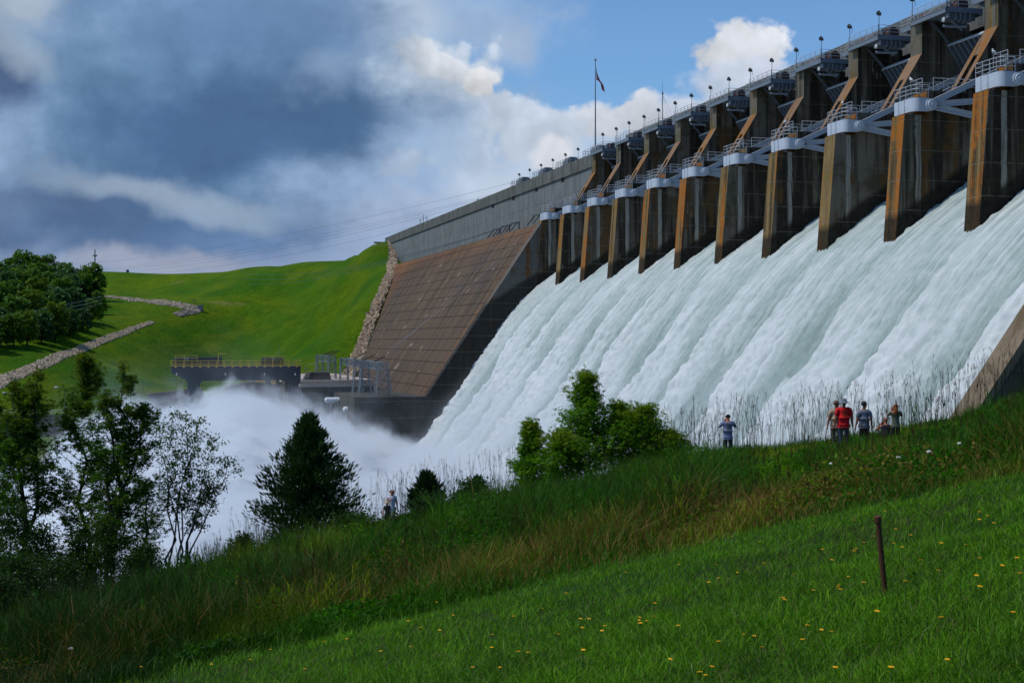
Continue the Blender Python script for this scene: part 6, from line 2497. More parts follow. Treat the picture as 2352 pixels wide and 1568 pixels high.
tree('sapling', 'low leafy sapling under the forked tree', g, H, [(0, 0.9), (0.4, 1.3), (0.8, 0.8), (1, 0.2)], 25, 40, 50, 0.15, GUM['cols'], 0.5)
# vase-shaped open tree with bare lower stems
g = at_ground(402, 61)
H = Hof(952, g)
st5 = [((0.02 * k, 0, 0), (x_, y_, H * hh_)) for k, (x_, y_, hh_) in enumerate(((-0.75, 0.2, 0.95), (-0.1, -0.3, 0.98), (0.35, 0.3, 1.0), (0.95, 0.0, 0.97), (1.75, -0.2, 0.86), (2.25, 0.2, 0.72), (1.3, 0.4, 0.62)))]
kite = np.array([(0, 0, 0), (0.34, 0.5, 0.05), (0, 1, 0), (-0.34, 0.5, 0.05)])
kitef = np.array([(0, 1, 2, 3)])
tree('open_tree', 'vase-shaped thin-leaved tree with many bare lower stems', g, H, [(0, 0.1), (0.4, 0.3), (0.6, 0.5), (0.8, 0.6), (1, 0.3)], 26, 120, 44, 0.105,
     ((0.030, 0.075, 0.012), (0.070, 0.140, 0.016)), 0.8, 0.05, h0=0.42, template=kite, tf=kitef, clump=0.24, stems=st5, fill=0.4, bark='bark_pale')

# dark shrubs at the left foot
for k, (px, Y, pyt, w_, lab) in enumerate(((20, 55, 1175, 1.25, 'dark rounded shrub in the lower left corner'), (95, 56, 1215, 1.0, 'dark shrub below the second tree from the left'), (250, 56, 1205, 1.1, 'dark shrub at the foot of the forked tree'), (-40, 50, 1240, 1.2, 'dark shrub cut by the left edge'), (190, 57, 1235, 0.8, 'small dark shrub at the foot of the narrow pointed tree'), (40, 45, 1290, 1.3, 'broad dark shrub at the left edge below the rounded one'), (135, 48, 1300, 1.0, 'dark shrub between the left edge and the reeds'), (330, 55, 1262, 0.8, 'low dark shrub at the foot of the bare-stemmed tree'), (-30, 38, 1330, 1.0, 'lowest dark shrub at the left edge'))):
    g = at_ground(px, Y)
    H = max(Hof(pyt, g), 1.0)
    tree('shrub', lab, g, H, [(0, w_), (0.4, w_ * 1.15), (0.75, w_ * 0.8), (1, w_ * 0.3)], 30 + k, 54, 60, 0.10, ((0.014, 0.042, 0.008), (0.034, 0.080, 0.010)), 0.5, 0.04, template=kite, tf=kitef, clump=0.32, cat='shrub')

# the cedar
def cedar(name, label, g, H, Rb, seed, n_br, per, cat='tree', cols=((0.016, 0.046, 0.014), (0.044, 0.090, 0.020)), size=0.34):
    r = np.random.default_rng(seed)
    t_ = thing(name, label, cat, g)
    b = MB()
    b.tube((0, 0, -0.2), (0, 0, H * 0.96), 0.12 * Rb / 2.4, 0.01, 7)
    P_, D_ = [], []
    for k in range(n_br):
        f = (k + r.random()) / n_br
        f = f ** 0.85
        R = Rb * (1 - f) ** 0.95 * (0.55 + 0.62 * r.random()) + 0.08
        if f < 0.12:
            R *= 0.85 + f
        az = r.random() * 6.283
        o_ = np.array([0, 0, f * H * 0.95])
        d = np.array([math.cos(az), math.sin(az), 0.45 + 0.45 * f])
        e_ = o_ + d * R
        if R > 0.3:
            b.tube(o_, tuple(e_), 0.012 + 0.008 * R, 0.004, 4, 0, False)
        m = max(6, int(per * (0.25 + R / Rb)))
        u = r.random(m) ** 0.55
        side = r.normal(size=(m, 3)) * (0.10 + 0.20 * R * (1 - 0.55 * u))[:, None] * np.array([0.6, 0.6, 0.5])
        P_.append(o_ + d * R * u[:, None] + side)
        dd = d / np.linalg.norm(d) * 0.75 + side * 0.9 + np.array([0, 0, 0.55]) + r.normal(size=(m, 3)) * 0.30
        D_.append(dd / np.linalg.norm(dd, axis=1)[:, None])
    b.build('trunk', M['bark'], t_, fix=False)
    pos, d = np.concatenate(P_), np.concatenate(D_)
    n = len(pos)
    L = size * (0.5 + 0.8 * r.random(n))
    sd_ = np.cross(d, r.normal(size=(n, 3)))
    sd_ /= np.linalg.norm(sd_, axis=1)[:, None]
    w_ = L[:, None] * 0.13
    b0 = pos
    m1 = pos + d * L[:, None] * 0.45
    t1 = pos + d * L[:, None]
    V_ = np.stack([b0, m1 - sd_ * w_, t1, m1 + sd_ * w_], 1).reshape(-1, 3)
    k = r.random((n, 1))
    col = np.array(cols[0]) * (1 - k) + np.array(cols[1]) * k
    i0 = np.arange(n) * 4
    fast_mesh('crown', V_, [np.stack([i0, i0 + 1, i0 + 2, i0 + 3], 1)], M['needle'], t_, np.repeat(col, 4, 0))


g = at_ground(708, 67)
H = Hof(945, g)
cedar('cedar_tree', 'dark conical cedar standing alone against the white spray', g, H, 2.9, 41, 300, 110, size=0.27)
g = at_ground(980, 69)
cedar('young_cedar', 'small bushy young cedar right of the pair of visitors', g, Hof(1090, g), 0.95, 42, 110, 34, 'shrub', ((0.012, 0.030, 0.012), (0.040, 0.080, 0.018)), 0.34)
g = at_ground(1096, 68)
cedar('young_cedar', 'tiny dark young cedar left of the leafy bush', g, Hof(1098, g), 0.6, 43, 50, 50, 'shrub', ((0.010, 0.026, 0.012), (0.024, 0.046, 0.016)), 0.2)

# leafy sweetgum clump in the middle
MID = dict(cols=((0.048, 0.145, 0.006), (0.125, 0.280, 0.010)), tip=(0.190, 0.215, 0.014))
g = at_ground(1350, 64)
H = Hof(862, g)
tree('sweetgum_tree', 'bright leafy young tree with a tufted top in the middle of the bank', g, H, [(0, 1.9), (0.3, 2.1), (0.45, 1.6), (0.58, 0.95), (0.72, 0.72), (0.88, 0.45), (0.97, 0.38), (1, 0.2)], 51, 96, 56, 0.175, MID['cols'], 0.45, 0.08, tip=MID['tip'], clump=0.32)
g = at_ground(1218, 64.5)
tree('sweetgum_tree', 'small leafy tree at the left of the middle clump', g, Hof(972, g), [(0, 1.0), (0.3, 1.0), (0.6, 0.6), (0.85, 0.38), (1, 0.12)], 52, 60, 64, 0.17, MID['cols'], 0.4, 0.06, tip=MID['tip'], clump=0.26)
for k, (px, Y, pyt, w_, lab) in enumerate(((1425, 64.5, 932, 1.45, 'rounded leafy bush right of the tufted young tree'), (1478, 64, 940, 1.3, 'rightmost pointed leafy bush of the middle clump'), (1290, 63, 1000, 1.3, 'low leafy bush in front of the middle clump'), (1530, 63.5, 1000, 1.0, 'low yellow-green bush at the right end of the middle clump'))):
    g = at_ground(px, Y)
    tree('leafy_bush', lab, g, Hof(pyt, g), [(0, w_), (0.35, w_ * 1.1), (0.65, w_ * 0.8), (0.9, w_ * 0.42), (1, 0.12)], 53 + k, 76, 52, 0.165, MID['cols'], 0.45, 0.05, tip=MID['tip'], clump=0.28, cat='bush')
for k, (px, Y, w_, h_, lab) in enumerate(((1085, 60, 0.9, 1.2, 'bright green leafy bush below the tiny cedar'), (820, 50, 0.9, 1.0, 'low leafy bush on the bank below the dark cedar'), (1000, 46, 1.1, 1.0, 'low dark bush on the slope under the young cedar'), (640, 56, 0.7, 1.1, 'low bush at the left foot of the dark cedar'), (560, 60, 0.6, 1.3, 'thin low bush left of the dark cedar'), (905, 40, 0.8, 0.7, 'small dark bush in the middle of the weed slope'))):
    g = at_ground(px, Y)
    tree('low_bush', lab, g, h_, [(0, w_), (0.5, w_ * 1.1), (1, w_ * 0.35)], 70 + k, 40, 46, 0.11, ((0.016, 0.044, 0.010), (0.046, 0.100, 0.013)) if k != 2 else ((0.012, 0.034, 0.010), (0.030, 0.066, 0.012)), 0.5, 0.03, template=kite, tf=kitef, clump=0.26, cat='bush')

# ------------------------------------------------------------------ the wood on the far left hillside
def far_tree(seed, H, R, cols, conic=False):
    r = np.random.default_rng(seed)
    t_ = thing('broadleaf_tree', '', 'tree')
    b = MB()
    top = Vector((0, 0, H * 0.8))
    limb(b, (0, 0, -1), top, 0.028 * H, 0.006 * H, r, 0.02, 5, 7)
    P_, S_ = [], []
    nb = 30
    for k in range(nb):
        f = 0.18 + 0.82 * (k + r.random()) / nb
        if conic:
            rr_ = R * (1.05 - f)
        else:
            rr_ = R * math.sqrt(max(0.06, 1 - ((f - 0.48) / 0.56) ** 2))
        az = 2.399 * k
        d = rr_ * (0.5 + 0.45 * r.random())
        c_ = np.array([math.cos(az) * d, math.sin(az) * d, f * H * 0.93])
        b.tube((0, 0, max(0.15, f - 0.2) * H * 0.8), tuple(c_), 0.010 * H, 0.003 * H, 5, 0, False)
        m = 62
        q = r.normal(size=(m, 3))
        q /= np.linalg.norm(q, axis=1)[:, None]
        rad = (0.30 * R * (0.8 + 0.5 * r.random())) * r.random((m, 1)) ** 0.35
        P_.append(c_ + q * rad * np.array([1, 1, 0.72]))
        S_.append(np.full(m, r.random() ** 1.3))
    b.build('trunk', M['bark'], t_, fix=False)
    pos, sh = np.concatenate(P_), np.concatenate(S_)
    n = len(pos)
    v, f_ = scatter(kite * np.array([1.4, 1, 1]), kitef, pos, 0.95 * (0.6 + 0.8 * r.random(n)), r, facing(n, r, 0.7))
    k = np.clip(0.5 * sh + 0.5 * r.random(n), 0, 1)[:, None]
    fast_mesh('crown', v, [f_], M['leaf_far'], t_, np.repeat(np.array(cols[0]) * (1 - k) + np.array(cols[1]) * k, 4, 0))
    return t_


FT = [far_tree(201, 14, 5.0, ((0.038, 0.104, 0.020), (0.110, 0.205, 0.024))),
      far_tree(202, 15, 5.6, ((0.036, 0.098, 0.014), (0.120, 0.210, 0.016))),
      far_tree(203, 13, 4.6, ((0.032, 0.086, 0.036), (0.088, 0.170, 0.054))),
      far_tree(204, 16, 5.2, ((0.046, 0.104, 0.012), (0.150, 0.225, 0.016))),
      far_tree(205, 13, 3.6, ((0.010, 0.026, 0.010), (0.024, 0.048, 0.014)), True)]
FL = ['dark green broadleaf tree in the wood at the left edge', 'mid green spreading tree in the wood at the left edge', 'blue-green rounded tree in the wood at the left edge', 'yellow-green tall tree in the wood at the left edge', 'dark pointed evergreen in the wood at the left edge']
fused = [False] * 5
rt = random.Random(9)
spots = []
# front edge of the wood, then rows behind it
for px, py in ((225, 722), (212, 742), (190, 762), (160, 772), (128, 784), (95, 790), (62, 794), (30, 796), (0, 797), (-40, 805), (-90, 815)):
    spots.append((px, py, 0.62 if px > 180 else 0.8))
for px, py in ((218, 705), (190, 722), (165, 740), (135, 750), (100, 758), (68, 765), (35, 770), (0, 775), (-45, 780)):
    spots.append((px, py, 0.95))
for px, py in ((212, 690), (190, 700), (165, 708), (140, 715), (112, 722), (84, 728), (55, 735), (25, 740), (-5, 745), (-50, 750)):
    spots.append((px, py, 1.0))
for px, py in ((185, 682), (160, 688), (132, 690), (105, 694), (75, 698), (45, 702), (15, 706), (-15, 710)):
    spots.append((px, py, 1.0))
for px, py in ((150, 668), (122, 670), (95, 672), (65, 676), (35, 680), (5, 682), (-30, 690)):
    spots.append((px, py, 1.05))
for px, py in ((108, 655), (80, 655), (50, 655), (22, 655), (-10, 655)):
    spots.append((px, py, 1.0))
for k, (px, py, sc_) in enumerate(spots):
    kind = rt.choice((0, 0, 1, 1, 2, 2, 3)) if (px, py) not in ((218, 705), (190, 722)) else 4
    base = FT[kind]
    o = base if not fused[kind] else copy_tree(base)
    fused[kind] = True
    p = hill_hit(px, py)
    o.location = p
    s_ = sc_ * rt.uniform(0.82, 1.15)
    o.scale = (s_ * rt.uniform(0.9, 1.15), s_ * rt.uniform(0.9, 1.15), s_)
    o.rotation_euler = (0, 0, rt.uniform(0, 6.28))
    tag(o, FL[kind], 'tree', 'trees of the wood on the left hillside')
for kind in range(5):
    if not fused[kind]:
        FT[kind].location = hill_hit(200, 715)
        tag(FT[kind], FL[kind], 'tree', 'trees of the wood on the left hillside')

# ================================================================== PEOPLE
def skin_mat(name, rgb):
    return paint(name, rgb, 0.6, 0.12, tuple(int(v * 0.7) for v in rgb), 0.15, scale=6)


def cloth(name, rgb, var=0.25):
    return paint(name, rgb, 0.9, var, tuple(int(v * 0.6) for v in rgb), 0.25, scale=5)


M['skin'] = skin_mat('skin', (176, 112, 84))
M['skin_tan'] = skin_mat('skin_tan', (150, 90, 64))


def skinned(name, edges, mat, parent, sub=1, root=0):
    """edges: dict key -> (co, (rx, ry)); list of pairs. one continuous surface grown over a skeleton"""
    verts, pairs = edges
    keys = list(verts)
    me = bpy.data.meshes.new(name)
    bm = bmesh.new()
    lay = bm.verts.layers.skin.verify()
    vs = {}
    for k in keys:
        co, rad = verts[k]
        v = bm.verts.new(co)
        v[lay].radius = rad if isinstance(rad, tuple) else (rad, rad)
        v[lay].use_root = (k == keys[root])
        vs[k] = v
    for a_, b_ in pairs:
        bm.edges.new((vs[a_], vs[b_]))
    bm.to_mesh(me)
    bm.free()
    o_ = bpy.data.objects.new(name, me)
    COL.objects.link(o_)
    sk = o_.modifiers.new('skin', 'SKIN')
    sk.use_smooth_shade = True
    ss_ = o_.modifiers.new('sub', 'SUBSURF')
    ss_.levels = ss_.render_levels = sub
    dg = bpy.context.evaluated_depsgraph_get()
    m2 = bpy.data.meshes.new_from_object(o_.evaluated_get(dg))
    bpy.data.objects.remove(o_)
    m2.materials.clear()
    m2.materials.append(mat)
    m2.polygons.foreach_set('use_smooth', [True] * len(m2.polygons))
    o2 = bpy.data.objects.new(name, m2)
    return link(o2, parent)


def hand(V, E, key, co, direc, curl, palm_n):
    d = Vector(direc).normalized()
    nrm = Vector(palm_n).normalized()
    s = d.cross(nrm).normalized()
    c_ = Vector(co)
    pk = key + '_palm'
    V[pk] = (tuple(c_ + d * 0.06), (0.036, 0.022))
    E.append((key, pk))
    for i, (off, ln_) in enumerate(((-0.030, 0.070), (-0.010, 0.082), (0.010, 0.078), (0.030, 0.062))):
        a_ = c_ + d * 0.095 + s * off
        b_ = a_ + d * ln_ * 0.5 + nrm * curl * ln_ * 0.25
        e_ = b_ + d * ln_ * (0.5 - 0.3 * curl) + nrm * curl * ln_ * 0.5
        for j, p in enumerate((a_, b_, e_)):
            V['%s_f%d%d' % (key, i, j)] = (tuple(p), (0.0105 - 0.001 * j, 0.0105 - 0.001 * j))
        E += [(pk, '%s_f%d0' % (key, i)), ('%s_f%d0' % (key, i), '%s_f%d1' % (key, i)), ('%s_f%d1' % (key, i), '%s_f%d2' % (key, i))]
    a_ = c_ + d * 0.03 + s * 0.038
    b_ = a_ + (d * 0.6 + s * 0.7).normalized() * 0.045 + nrm * 0.01
    V[key + '_t0'] = (tuple(a_), (0.012, 0.012))
    V[key + '_t1'] = (tuple(b_), (0.010, 0.010))
    E += [(key, key + '_t0'), (key + '_t0', key + '_t1')]


def person(label, loc, face, H=1.75, build=1.0, larm=None, rarm=None, skin='skin', top=(120, 120, 130), legs=(50, 60, 80), hair=(50, 34, 24), hair_len=0.0, hat=None, hat_col=(110, 116, 120), sleeve=0.5,
           shorts=False, belly=0.0, kneel=False, camera=False, glasses=False, bald=False, print_col=None, head_turn=0.0, cam_label=''):
    """front of the body is local -y; x is the person's left when seen from the front (so +x = their left)"""
    k = H / 1.75
    t_ = thing('person', label, 'person', loc, face)
    bd = build
    V, E = {}, []
    drop = 0.42 if kneel else 0.0
    zp = 0.95 - drop
    V['pelvis'] = ((0, 0, zp), (0.128 * bd, 0.094 * bd))
    V['waist'] = ((0, -0.01 - belly * 0.3, zp + 0.16), (0.118 * bd + belly * 0.4, 0.084 * bd + belly * 0.8))
    V['chest'] = ((0, 0.0, zp + 0.36), (0.138 * bd, 0.094 * bd))
    V['shoul'] = ((0, 0.01, zp + 0.46), (0.098 * bd, 0.070))
    V['neck'] = ((0, 0.005, zp + 0.545), (0.056, 0.056))
    V['jaw'] = ((0, -0.018, zp + 0.62), (0.068, 0.078))
    V['skull'] = ((0, 0.0, zp + 0.705), (0.082, 0.098))
    V['crown'] = ((0, 0.006, zp + 0.775), (0.055, 0.066))
    E += [('pelvis', 'waist'), ('waist', 'chest'), ('chest', 'shoul'), ('shoul', 'neck'), ('neck', 'jaw'), ('jaw', 'skull'), ('skull', 'crown')]
    sw_ = 0.185 * bd
    zs = zp + 0.455
    arms = {}
    for sg, nm, arm in ((1, 'L', larm), (-1, 'R', rarm)):
        el, ha = arm or ((sg * 0.05, 0.02, -0.29), (sg * 0.04, -0.08, -0.26))
        s0 = Vector((sg * sw_, 0.01, zs))
        e0 = s0 + Vector(el)
        h0_ = e0 + Vector(ha)
        V['sh' + nm] = (tuple(s0), (0.062 * bd, 0.062 * bd))
        V['el' + nm] = (tuple(e0), (0.044 * bd, 0.044 * bd))
        V['wr' + nm] = (tuple(h0_), (0.027, 0.025))
        mid = e0.lerp(h0_, 0.35)
        V['fo' + nm] = (tuple(mid), (0.041 * bd, 0.041 * bd))
        E += [('shoul', 'sh' + nm), ('sh' + nm, 'el' + nm), ('el' + nm, 'fo' + nm), ('fo' + nm, 'wr' + nm)]
        d = (h0_ - e0)
        hand(V, E, 'wr' + nm, h0_, d, 0.5 if arm is None else 0.95, (-sg, -0.2, 0) if arm is None else (0, -0.5, 0.8))
        arms[nm] = (s0, e0, h0_)
        if kneel:
            hp_, kn, an, to = (sg * 0.09, 0, zp - 0.04), (sg * 0.13, -0.36, zp - 0.18), (sg * 0.13, 0.02, 0.09), (sg * 0.13, 0.10, 0.03)
        else:
            hp_, kn, an, to = (sg * 0.092, 0, 0.88), (sg * 0.105, -0.015, 0.49), (sg * 0.11, 0.02, 0.09), (sg * 0.125, -0.15, 0.035)
        V['hp' + nm] = (hp_, (0.076 * bd, 0.080 * bd))
        V['th' + nm] = (tuple(Vector(hp_).lerp(Vector(kn), 0.4)), (0.078 * bd, 0.082 * bd))
        V['kn' + nm] = (kn, (0.056, 0.058))
        V['ca' + nm] = (tuple(Vector(kn).lerp(Vector(an), 0.33) + Vector((0, 0.02, 0))), (0.054, 0.058))
        V['an' + nm] = (an, (0.036, 0.038))
        V['to' + nm] = (to, (0.040, 0.026))
        E += [('pelvis', 'hp' + nm), ('hp' + nm, 'th' + nm), ('th' + nm, 'kn' + nm), ('kn' + nm, 'ca' + nm), ('ca' + nm, 'an' + nm), ('an' + nm, 'to' + nm)]
    hz = zp + 0.70
    if head_turn:
        R_ = Matrix.Rotation(head_turn, 3, 'Z')
        for kk in ('jaw', 'skull', 'crown'):
            co, rd = V[kk]
            q_ = R_ @ Vector((co[0], co[1] - 0.005, 0))
            V[kk] = ((q_.x, q_.y + 0.005, co[2]), rd)
    sc = lambda d_: {kk: (tuple(Vector(co) * k), tuple(x * k for x in rd) if isinstance(rd, tuple) else rd * k) for kk, (co, rd) in d_.items()}
    body = skinned('body', (sc(V), E), M[skin], t_)
    # face: nose, ears, eyes, mouth
    R_ = Matrix.Rotation(head_turn, 3, 'Z')

    def hd(x, y, z):
        q_ = R_ @ Vector((x, y, 0))
        return Vector((q_.x, q_.y, hz + z)) * k
    fb = MB()
    fb.tube(hd(0, -0.098, 0.012), hd(0, -0.125, -0.03), 0.010 * k, 0.018 * k, 6, 0)
    for sg in (-1, 1):
        fb.ball(hd(sg * 0.086, 0.01, -0.01), 0.026 * k, 6, 0, 1.3)
        fb.ball(hd(sg * 0.032, -0.093, 0.008), 0.012 * k, 6, 1)
    fb.bar(hd(-0.026, -0.096, -0.065), hd(0.026, -0.096, -0.065), 0.012 * k, 0.012 * k, (0, 0, 1), 2)
    fb.build('face', [M[skin], M['black'], M['lip'] if 'lip' in M else M[skin]], t_, smooth=True)
    # shirt and trousers follow the body
    cm = cloth('shirt_cloth', top)
    SV, SE = {}, []
    for kk, gr in (('pelvis', 1.36), ('waist', 1.38), ('chest', 1.36), ('shoul', 1.34)):
        co, rd = V[kk]
        if kk == 'pelvis':
            co = (co[0], co[1], co[2] + 0.01)
        SV[kk] = (co, (rd[0] * gr, rd[1] * gr))
    SV['coll'] = ((0, 0.006, zp + 0.515), (0.075, 0.07))
    SV['hem'] = ((0, 0, zp - 0.075), (0.172 * bd, 0.132 * bd))
    SE += [('pelvis', 'hem'), ('pelvis', 'waist'), ('waist', 'chest'), ('chest', 'shoul'), ('shoul', 'coll')]
    for nm in 'LR':
        s0, e0, h0_ = arms[nm]
        SV['sh' + nm] = (tuple(s0), (0.080 * bd, 0.080 * bd))
        if sleeve > 0:
            c_ = s0.lerp(e0, sleeve * 1.7) if sleeve <= 0.6 else e0
            SV['sl' + nm] = (tuple(c_), (0.064 * bd, 0.064 * bd))
            SE += [('shoul', 'sh' + nm), ('sh' + nm, 'sl' + nm)]
            if sleeve > 0.6:
                SV['cu' + nm] = (tuple(e0.lerp(h0_, 0.85)), (0.042, 0.042))
                SE.append(('sl' + nm, 'cu' + nm))
        else:
            SE.append(('shoul', 'sh' + nm))
            SV['sh' + nm] = (tuple(s0 * 1.0 - Vector((s0.x * 0.25, 0, 0))), (0.06, 0.07))
    sh_ = skinned('shirt', (sc(SV), SE), cm, t_)
    if print_col is not None:
        pb_ = MB()
        pm_ = cloth('print_cloth', print_col, 0.6)
        yb = 0.094 * bd * 1.38 + 0.018
        rp_ = random.Random(len(label))
        for row in range(4):
            zc = zp + 0.22 + row * 0.06
            x_ = -0.065
            while x_ < 0.05:
                w_ = rp_.uniform(0.02, 0.06)
                pb_.box(x_ * k, (x_ + w_) * k, (yb - 0.012) * k, (yb + 0.004) * k, (zc - 0.02) * k, (zc + 0.018) * k)
                x_ += w_ + 0.012
        pb_.build('shirt_print', pm_, sh_)
    lm_ = cloth('trouser_cloth', legs)
    TV, TE = {}, []
    co, rd = V['pelvis']
    TV['pelvis'] = ((co[0], co[1], co[2] - 0.01), (rd[0] * 1.26, rd[1] * 1.28))
    TV['belt'] = ((0, -0.005, zp + 0.07), (0.148 * bd + belly * 0.3, 0.108 * bd + belly * 0.5))
    TE.append(('belt', 'pelvis'))
    for nm in 'LR':
        chain = ['pelvis', 'hp', 'th', 'kn'] if shorts else ['pelvis', 'hp', 'th', 'kn', 'ca', 'an']
        pv = 'pelvis'
        for kk in chain[1:]:
            co, rd = V[kk + nm]
            g_ = {'hp': 1.36, 'th': 1.20, 'kn': 1.24, 'ca': 1.25, 'an': 1.6}[kk]
            TV[kk + nm] = (co, (rd[0] * g_, rd[1] * g_))
            TE.append((pv, kk + nm))
            pv = kk + nm
    skinned('shorts' if shorts else 'trousers', (sc(TV), TE), lm_, t_, 1, 0)
    for sg, nm in ((1, 'L'), (-1, 'R')):
        an, to = Vector(V['an' + nm][0]), Vector(V['to' + nm][0])
        b_ = MB()
        b_.tube((an * k) + Vector((0, 0.03, -0.03)), to * k, 0.048 * k, 0.042 * k, 8)
        b_.ball(to * k, 0.045 * k, 8, 0, 0.8)
        b_.build('shoe', M['black'], t_, smooth=True)
    if not bald:
        hm = paint('hair_' + str(hair[0]), hair, 0.8, 0.4, tuple(int(v * 0.5) for v in hair), 0.5, scale=20)
        HV, HE = {}, []
        for kk, co, rd in (('top', (0, 0.012, hz + 0.078), (0.070, 0.080)), ('mid', (0, 0.030, hz + 0.03), (0.092, 0.092)), ('nape', (0, 0.045, hz - 0.05), (0.072, 0.052))):
            q_ = R_ @ Vector((co[0], co[1], 0))
            HV[kk] = ((q_.x, q_.y, co[2]), rd)
        HE += [('top', 'mid'), ('mid', 'nape')]
        if hair_len > 0:
            HV['len1'] = ((0, 0.085, hz - 0.05 - hair_len * 0.5), (0.105, 0.05))
            HV['len2'] = ((0, 0.10, hz - 0.05 - hair_len), (0.075, 0.03))
            HE += [('nape', 'len1'), ('len1', 'len2')]
        if hair_len < 0:                              # a rounded mop of curls
            HV['top'] = ((0, 0.015, hz + 0.085), (0.095, 0.10))
            HV['mid'] = ((0, 0.035, hz + 0.02), (0.125, 0.105))
            HV['nape'] = ((0, 0.05, hz - 0.06), (0.10, 0.06))
        skinned('hair', (sc(HV), HE), hm, t_)
    if hat:
        hm = cloth('hat_cloth', hat_col)
        b_ = MB()
        if hat == 'brim':
            b_.lathe([(0.19, -0.035), (0.185, -0.02), (0.115, 0.005), (0.108, 0.06), (0.095, 0.105), (0.05, 0.115), (0.005, 0.115)], (0, 0.01, 0.03), 18)
        elif hat == 'sun':
            b_.lathe([(0.24, -0.05), (0.235, -0.035), (0.115, 0.0), (0.105, 0.06), (0.08, 0.10), (0.005, 0.11)], (0, 0.01, 0.03), 20)
        else:
            b_.lathe([(0.104, -0.03), (0.106, 0.01), (0.098, 0.06), (0.07, 0.095), (0.005, 0.105)], (0, 0.008, 0.03), 16)
            b_.add([(-0.075, -0.08, 0.012), (0.075, -0.08, 0.012), (0.05, -0.19, -0.005), (-0.05, -0.19, -0.005), (-0.075, -0.08, 0.024), (0.075, -0.08, 0.024), (0.05, -0.19, 0.004), (-0.05, -0.19, 0.004)],
                   [(0, 1, 2, 3), (4, 7, 6, 5), (0, 3, 7, 4), (1, 5, 6, 2), (2, 6, 7, 3), (0, 4, 5, 1)])
        o_ = b_.build('hat', hm, t_, smooth=True)
        o_.location = (0, 0, hz * k)
        o_.scale = (k, k, k)
        o_.rotation_euler = (-0.08, 0, head_turn)
    if glasses:
        b_ = MB()
        for sg in (-1, 1):
            b_.lathe([(0.004, -0.004), (0.027, -0.004), (0.027, 0.004), (0.004, 0.004)], hd(sg * 0.034, -0.108, 0.008), 10, 'y')
        b_.bar(hd(-0.02, -0.107, 0.012), hd(0.02, -0.107, 0.012), 0.006, 0.006)
        for sg in (-1, 1):
            b_.bar(hd(sg * 0.06, -0.10, 0.012), hd(sg * 0.088, 0.0, 0.012), 0.005, 0.008)
        b_.build('sunglasses', M['black'], t_)
    if camera:
        c_ = (arms['L'][2] + arms['R'][2]) / 2 * k + Vector((0, -0.06, 0.05))
        ct = thing('camera_body', 'small dark camera held up by the ' + cam_label, 'camera', t_.matrix_basis @ c_, face)
        b_ = MB()
        b_.box(-0.065, 0.065, -0.03, 0.03, -0.045, 0.045)
        b_.box(-0.025, 0.025, -0.02, 0.02, 0.045, 0.065)
        b_.build('body', M['black'], ct, bevel=0.008)
        b_ = MB()
        b_.lathe([(0.02, -0.10), (0.034, -0.10), (0.036, -0.03), (0.02, -0.03)], (0, 0, 0), 14, 'y')
        b_.build('lens', M['black'], ct)
    return t_


M['lip'] = paint('lip', (132, 70, 62), 0.6, 0.1, (100, 50, 46), 0.2)


def stand(px, Y):
    X = (px - 1176) / F * Y
    return Vector((X, Y, float(bank_z(X, Y))))


AWAY = math.pi                     # body front (-y local) turned to look away from the viewer, at the falling water
UPL = ((0.12, -0.16, -0.17), (-0.19, -0.16, 0.20))
UPR = ((-0.12, -0.16, -0.17), (0.19, -0.16, 0.20))


def put(px, py_head, H, Y, **kw):
    """stands on the bank at the depth where the head reaches the height seen in the photograph"""
    X = (px - 1176) / F * Y
    zf = float(bank_z(X, Y))
    want = (784 - py_head) / F * Y - H
    return Vector((X, Y, min(zf, want) if abs(zf - want) < 0.9 else zf))


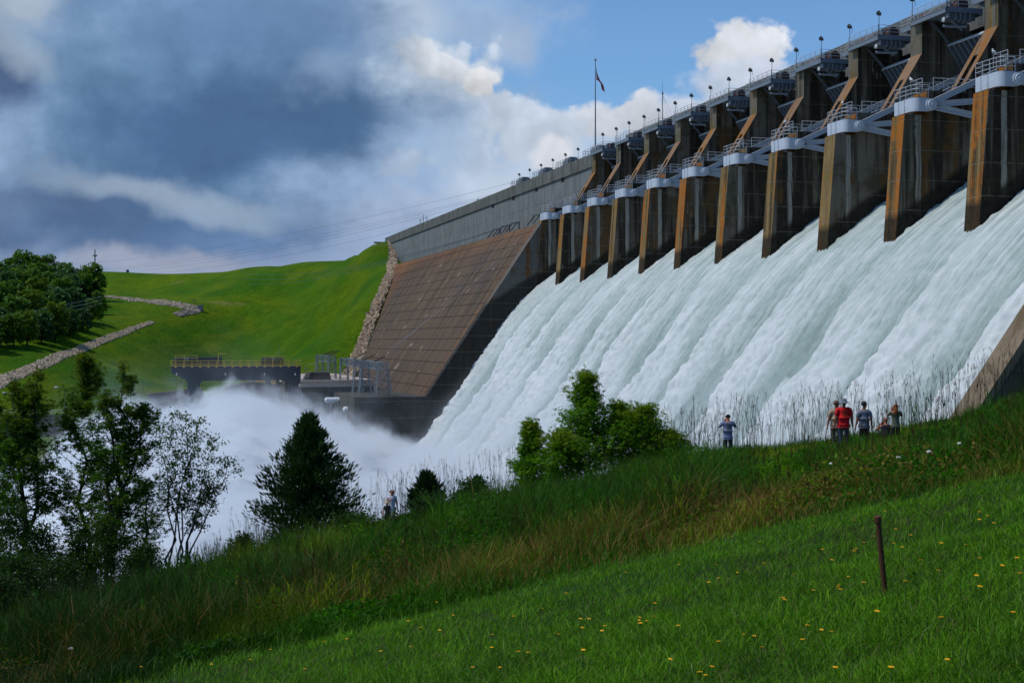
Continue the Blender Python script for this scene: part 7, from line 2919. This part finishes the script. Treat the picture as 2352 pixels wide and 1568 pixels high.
person('man in a pale printed t-shirt photographing the falling water, alone among tall grass', put(1672, 950, 1.76, 53.5), AWAY, 1.76, 1.02, UPL, UPR, top=(112, 120, 150), legs=(60, 56, 52), hair=(44, 28, 22), sleeve=0.5, print_col=(70, 76, 70), camera=True, cam_label='man standing alone among tall grass')
person('man in a bright red t-shirt and grey bucket hat', put(1938, 915, 1.82, 52.0), AWAY, 1.82, 1.22, top=(196, 18, 26), legs=(44, 60, 84), hair=(120, 110, 104), hat='brim', hat_col=(116, 122, 128), belly=0.03, print_col=(120, 60, 30), skin='skin_tan', head_turn=-0.4)
person('man in a tan shirt and brown cap half hidden behind the red shirt', put(1921, 921, 1.78, 52.8), AWAY, 1.78, 1.18, top=(160, 142, 122), legs=(84, 84, 74), hair=(96, 80, 70), hat='cap', hat_col=(104, 84, 72), belly=0.03, skin='skin_tan', head_turn=-0.7)
person('man in a grey polo shirt and dark cap looking left', put(1985, 923, 1.75, 52.4), AWAY, 1.75, 1.12, top=(110, 118, 134), legs=(34, 34, 34), hair=(50, 44, 40), hat='cap', hat_col=(44, 42, 40), skin='skin_tan', head_turn=-1.1)
person('bald man in a dark blue vest kneeling to take a photograph', put(2034, 957, 1.33, 52.2), AWAY, 1.75, 1.05, UPL, UPR, top=(40, 38, 70), legs=(50, 50, 60), bald=True, kneel=True, sleeve=0, camera=True, cam_label='kneeling bald man')
person('woman with long auburn hair in an olive top raising a camera', put(2057, 926, 1.66, 52.0), AWAY, 1.66, 0.92, UPL, UPR, top=(84, 90, 74), legs=(36, 34, 38), hair=(128, 70, 28), hair_len=0.30, sleeve=0.45, camera=True, cam_label='woman with long auburn hair')
person('woman with dark curls and sunglasses in a white top facing the viewer', put(900, 1124, 1.66, 62.0), 0.15, 1.66, 0.95, None, ((-0.10, -0.10, -0.26), (0.20, -0.16, 0.16)), top=(196, 196, 206), legs=(110, 118, 140), hair=(50, 20, 24), hair_len=-0.1, sleeve=0.25, shorts=True, glasses=True)
person('child in a wide tan sun hat in front of the curly-haired woman', put(889, 1150, 1.25, 61.3), 0.5, 1.25, 0.92, top=(70, 56, 50), legs=(40, 42, 46), hair=(60, 40, 30), hat='sun', hat_col=(172, 152, 124), sleeve=0.4)
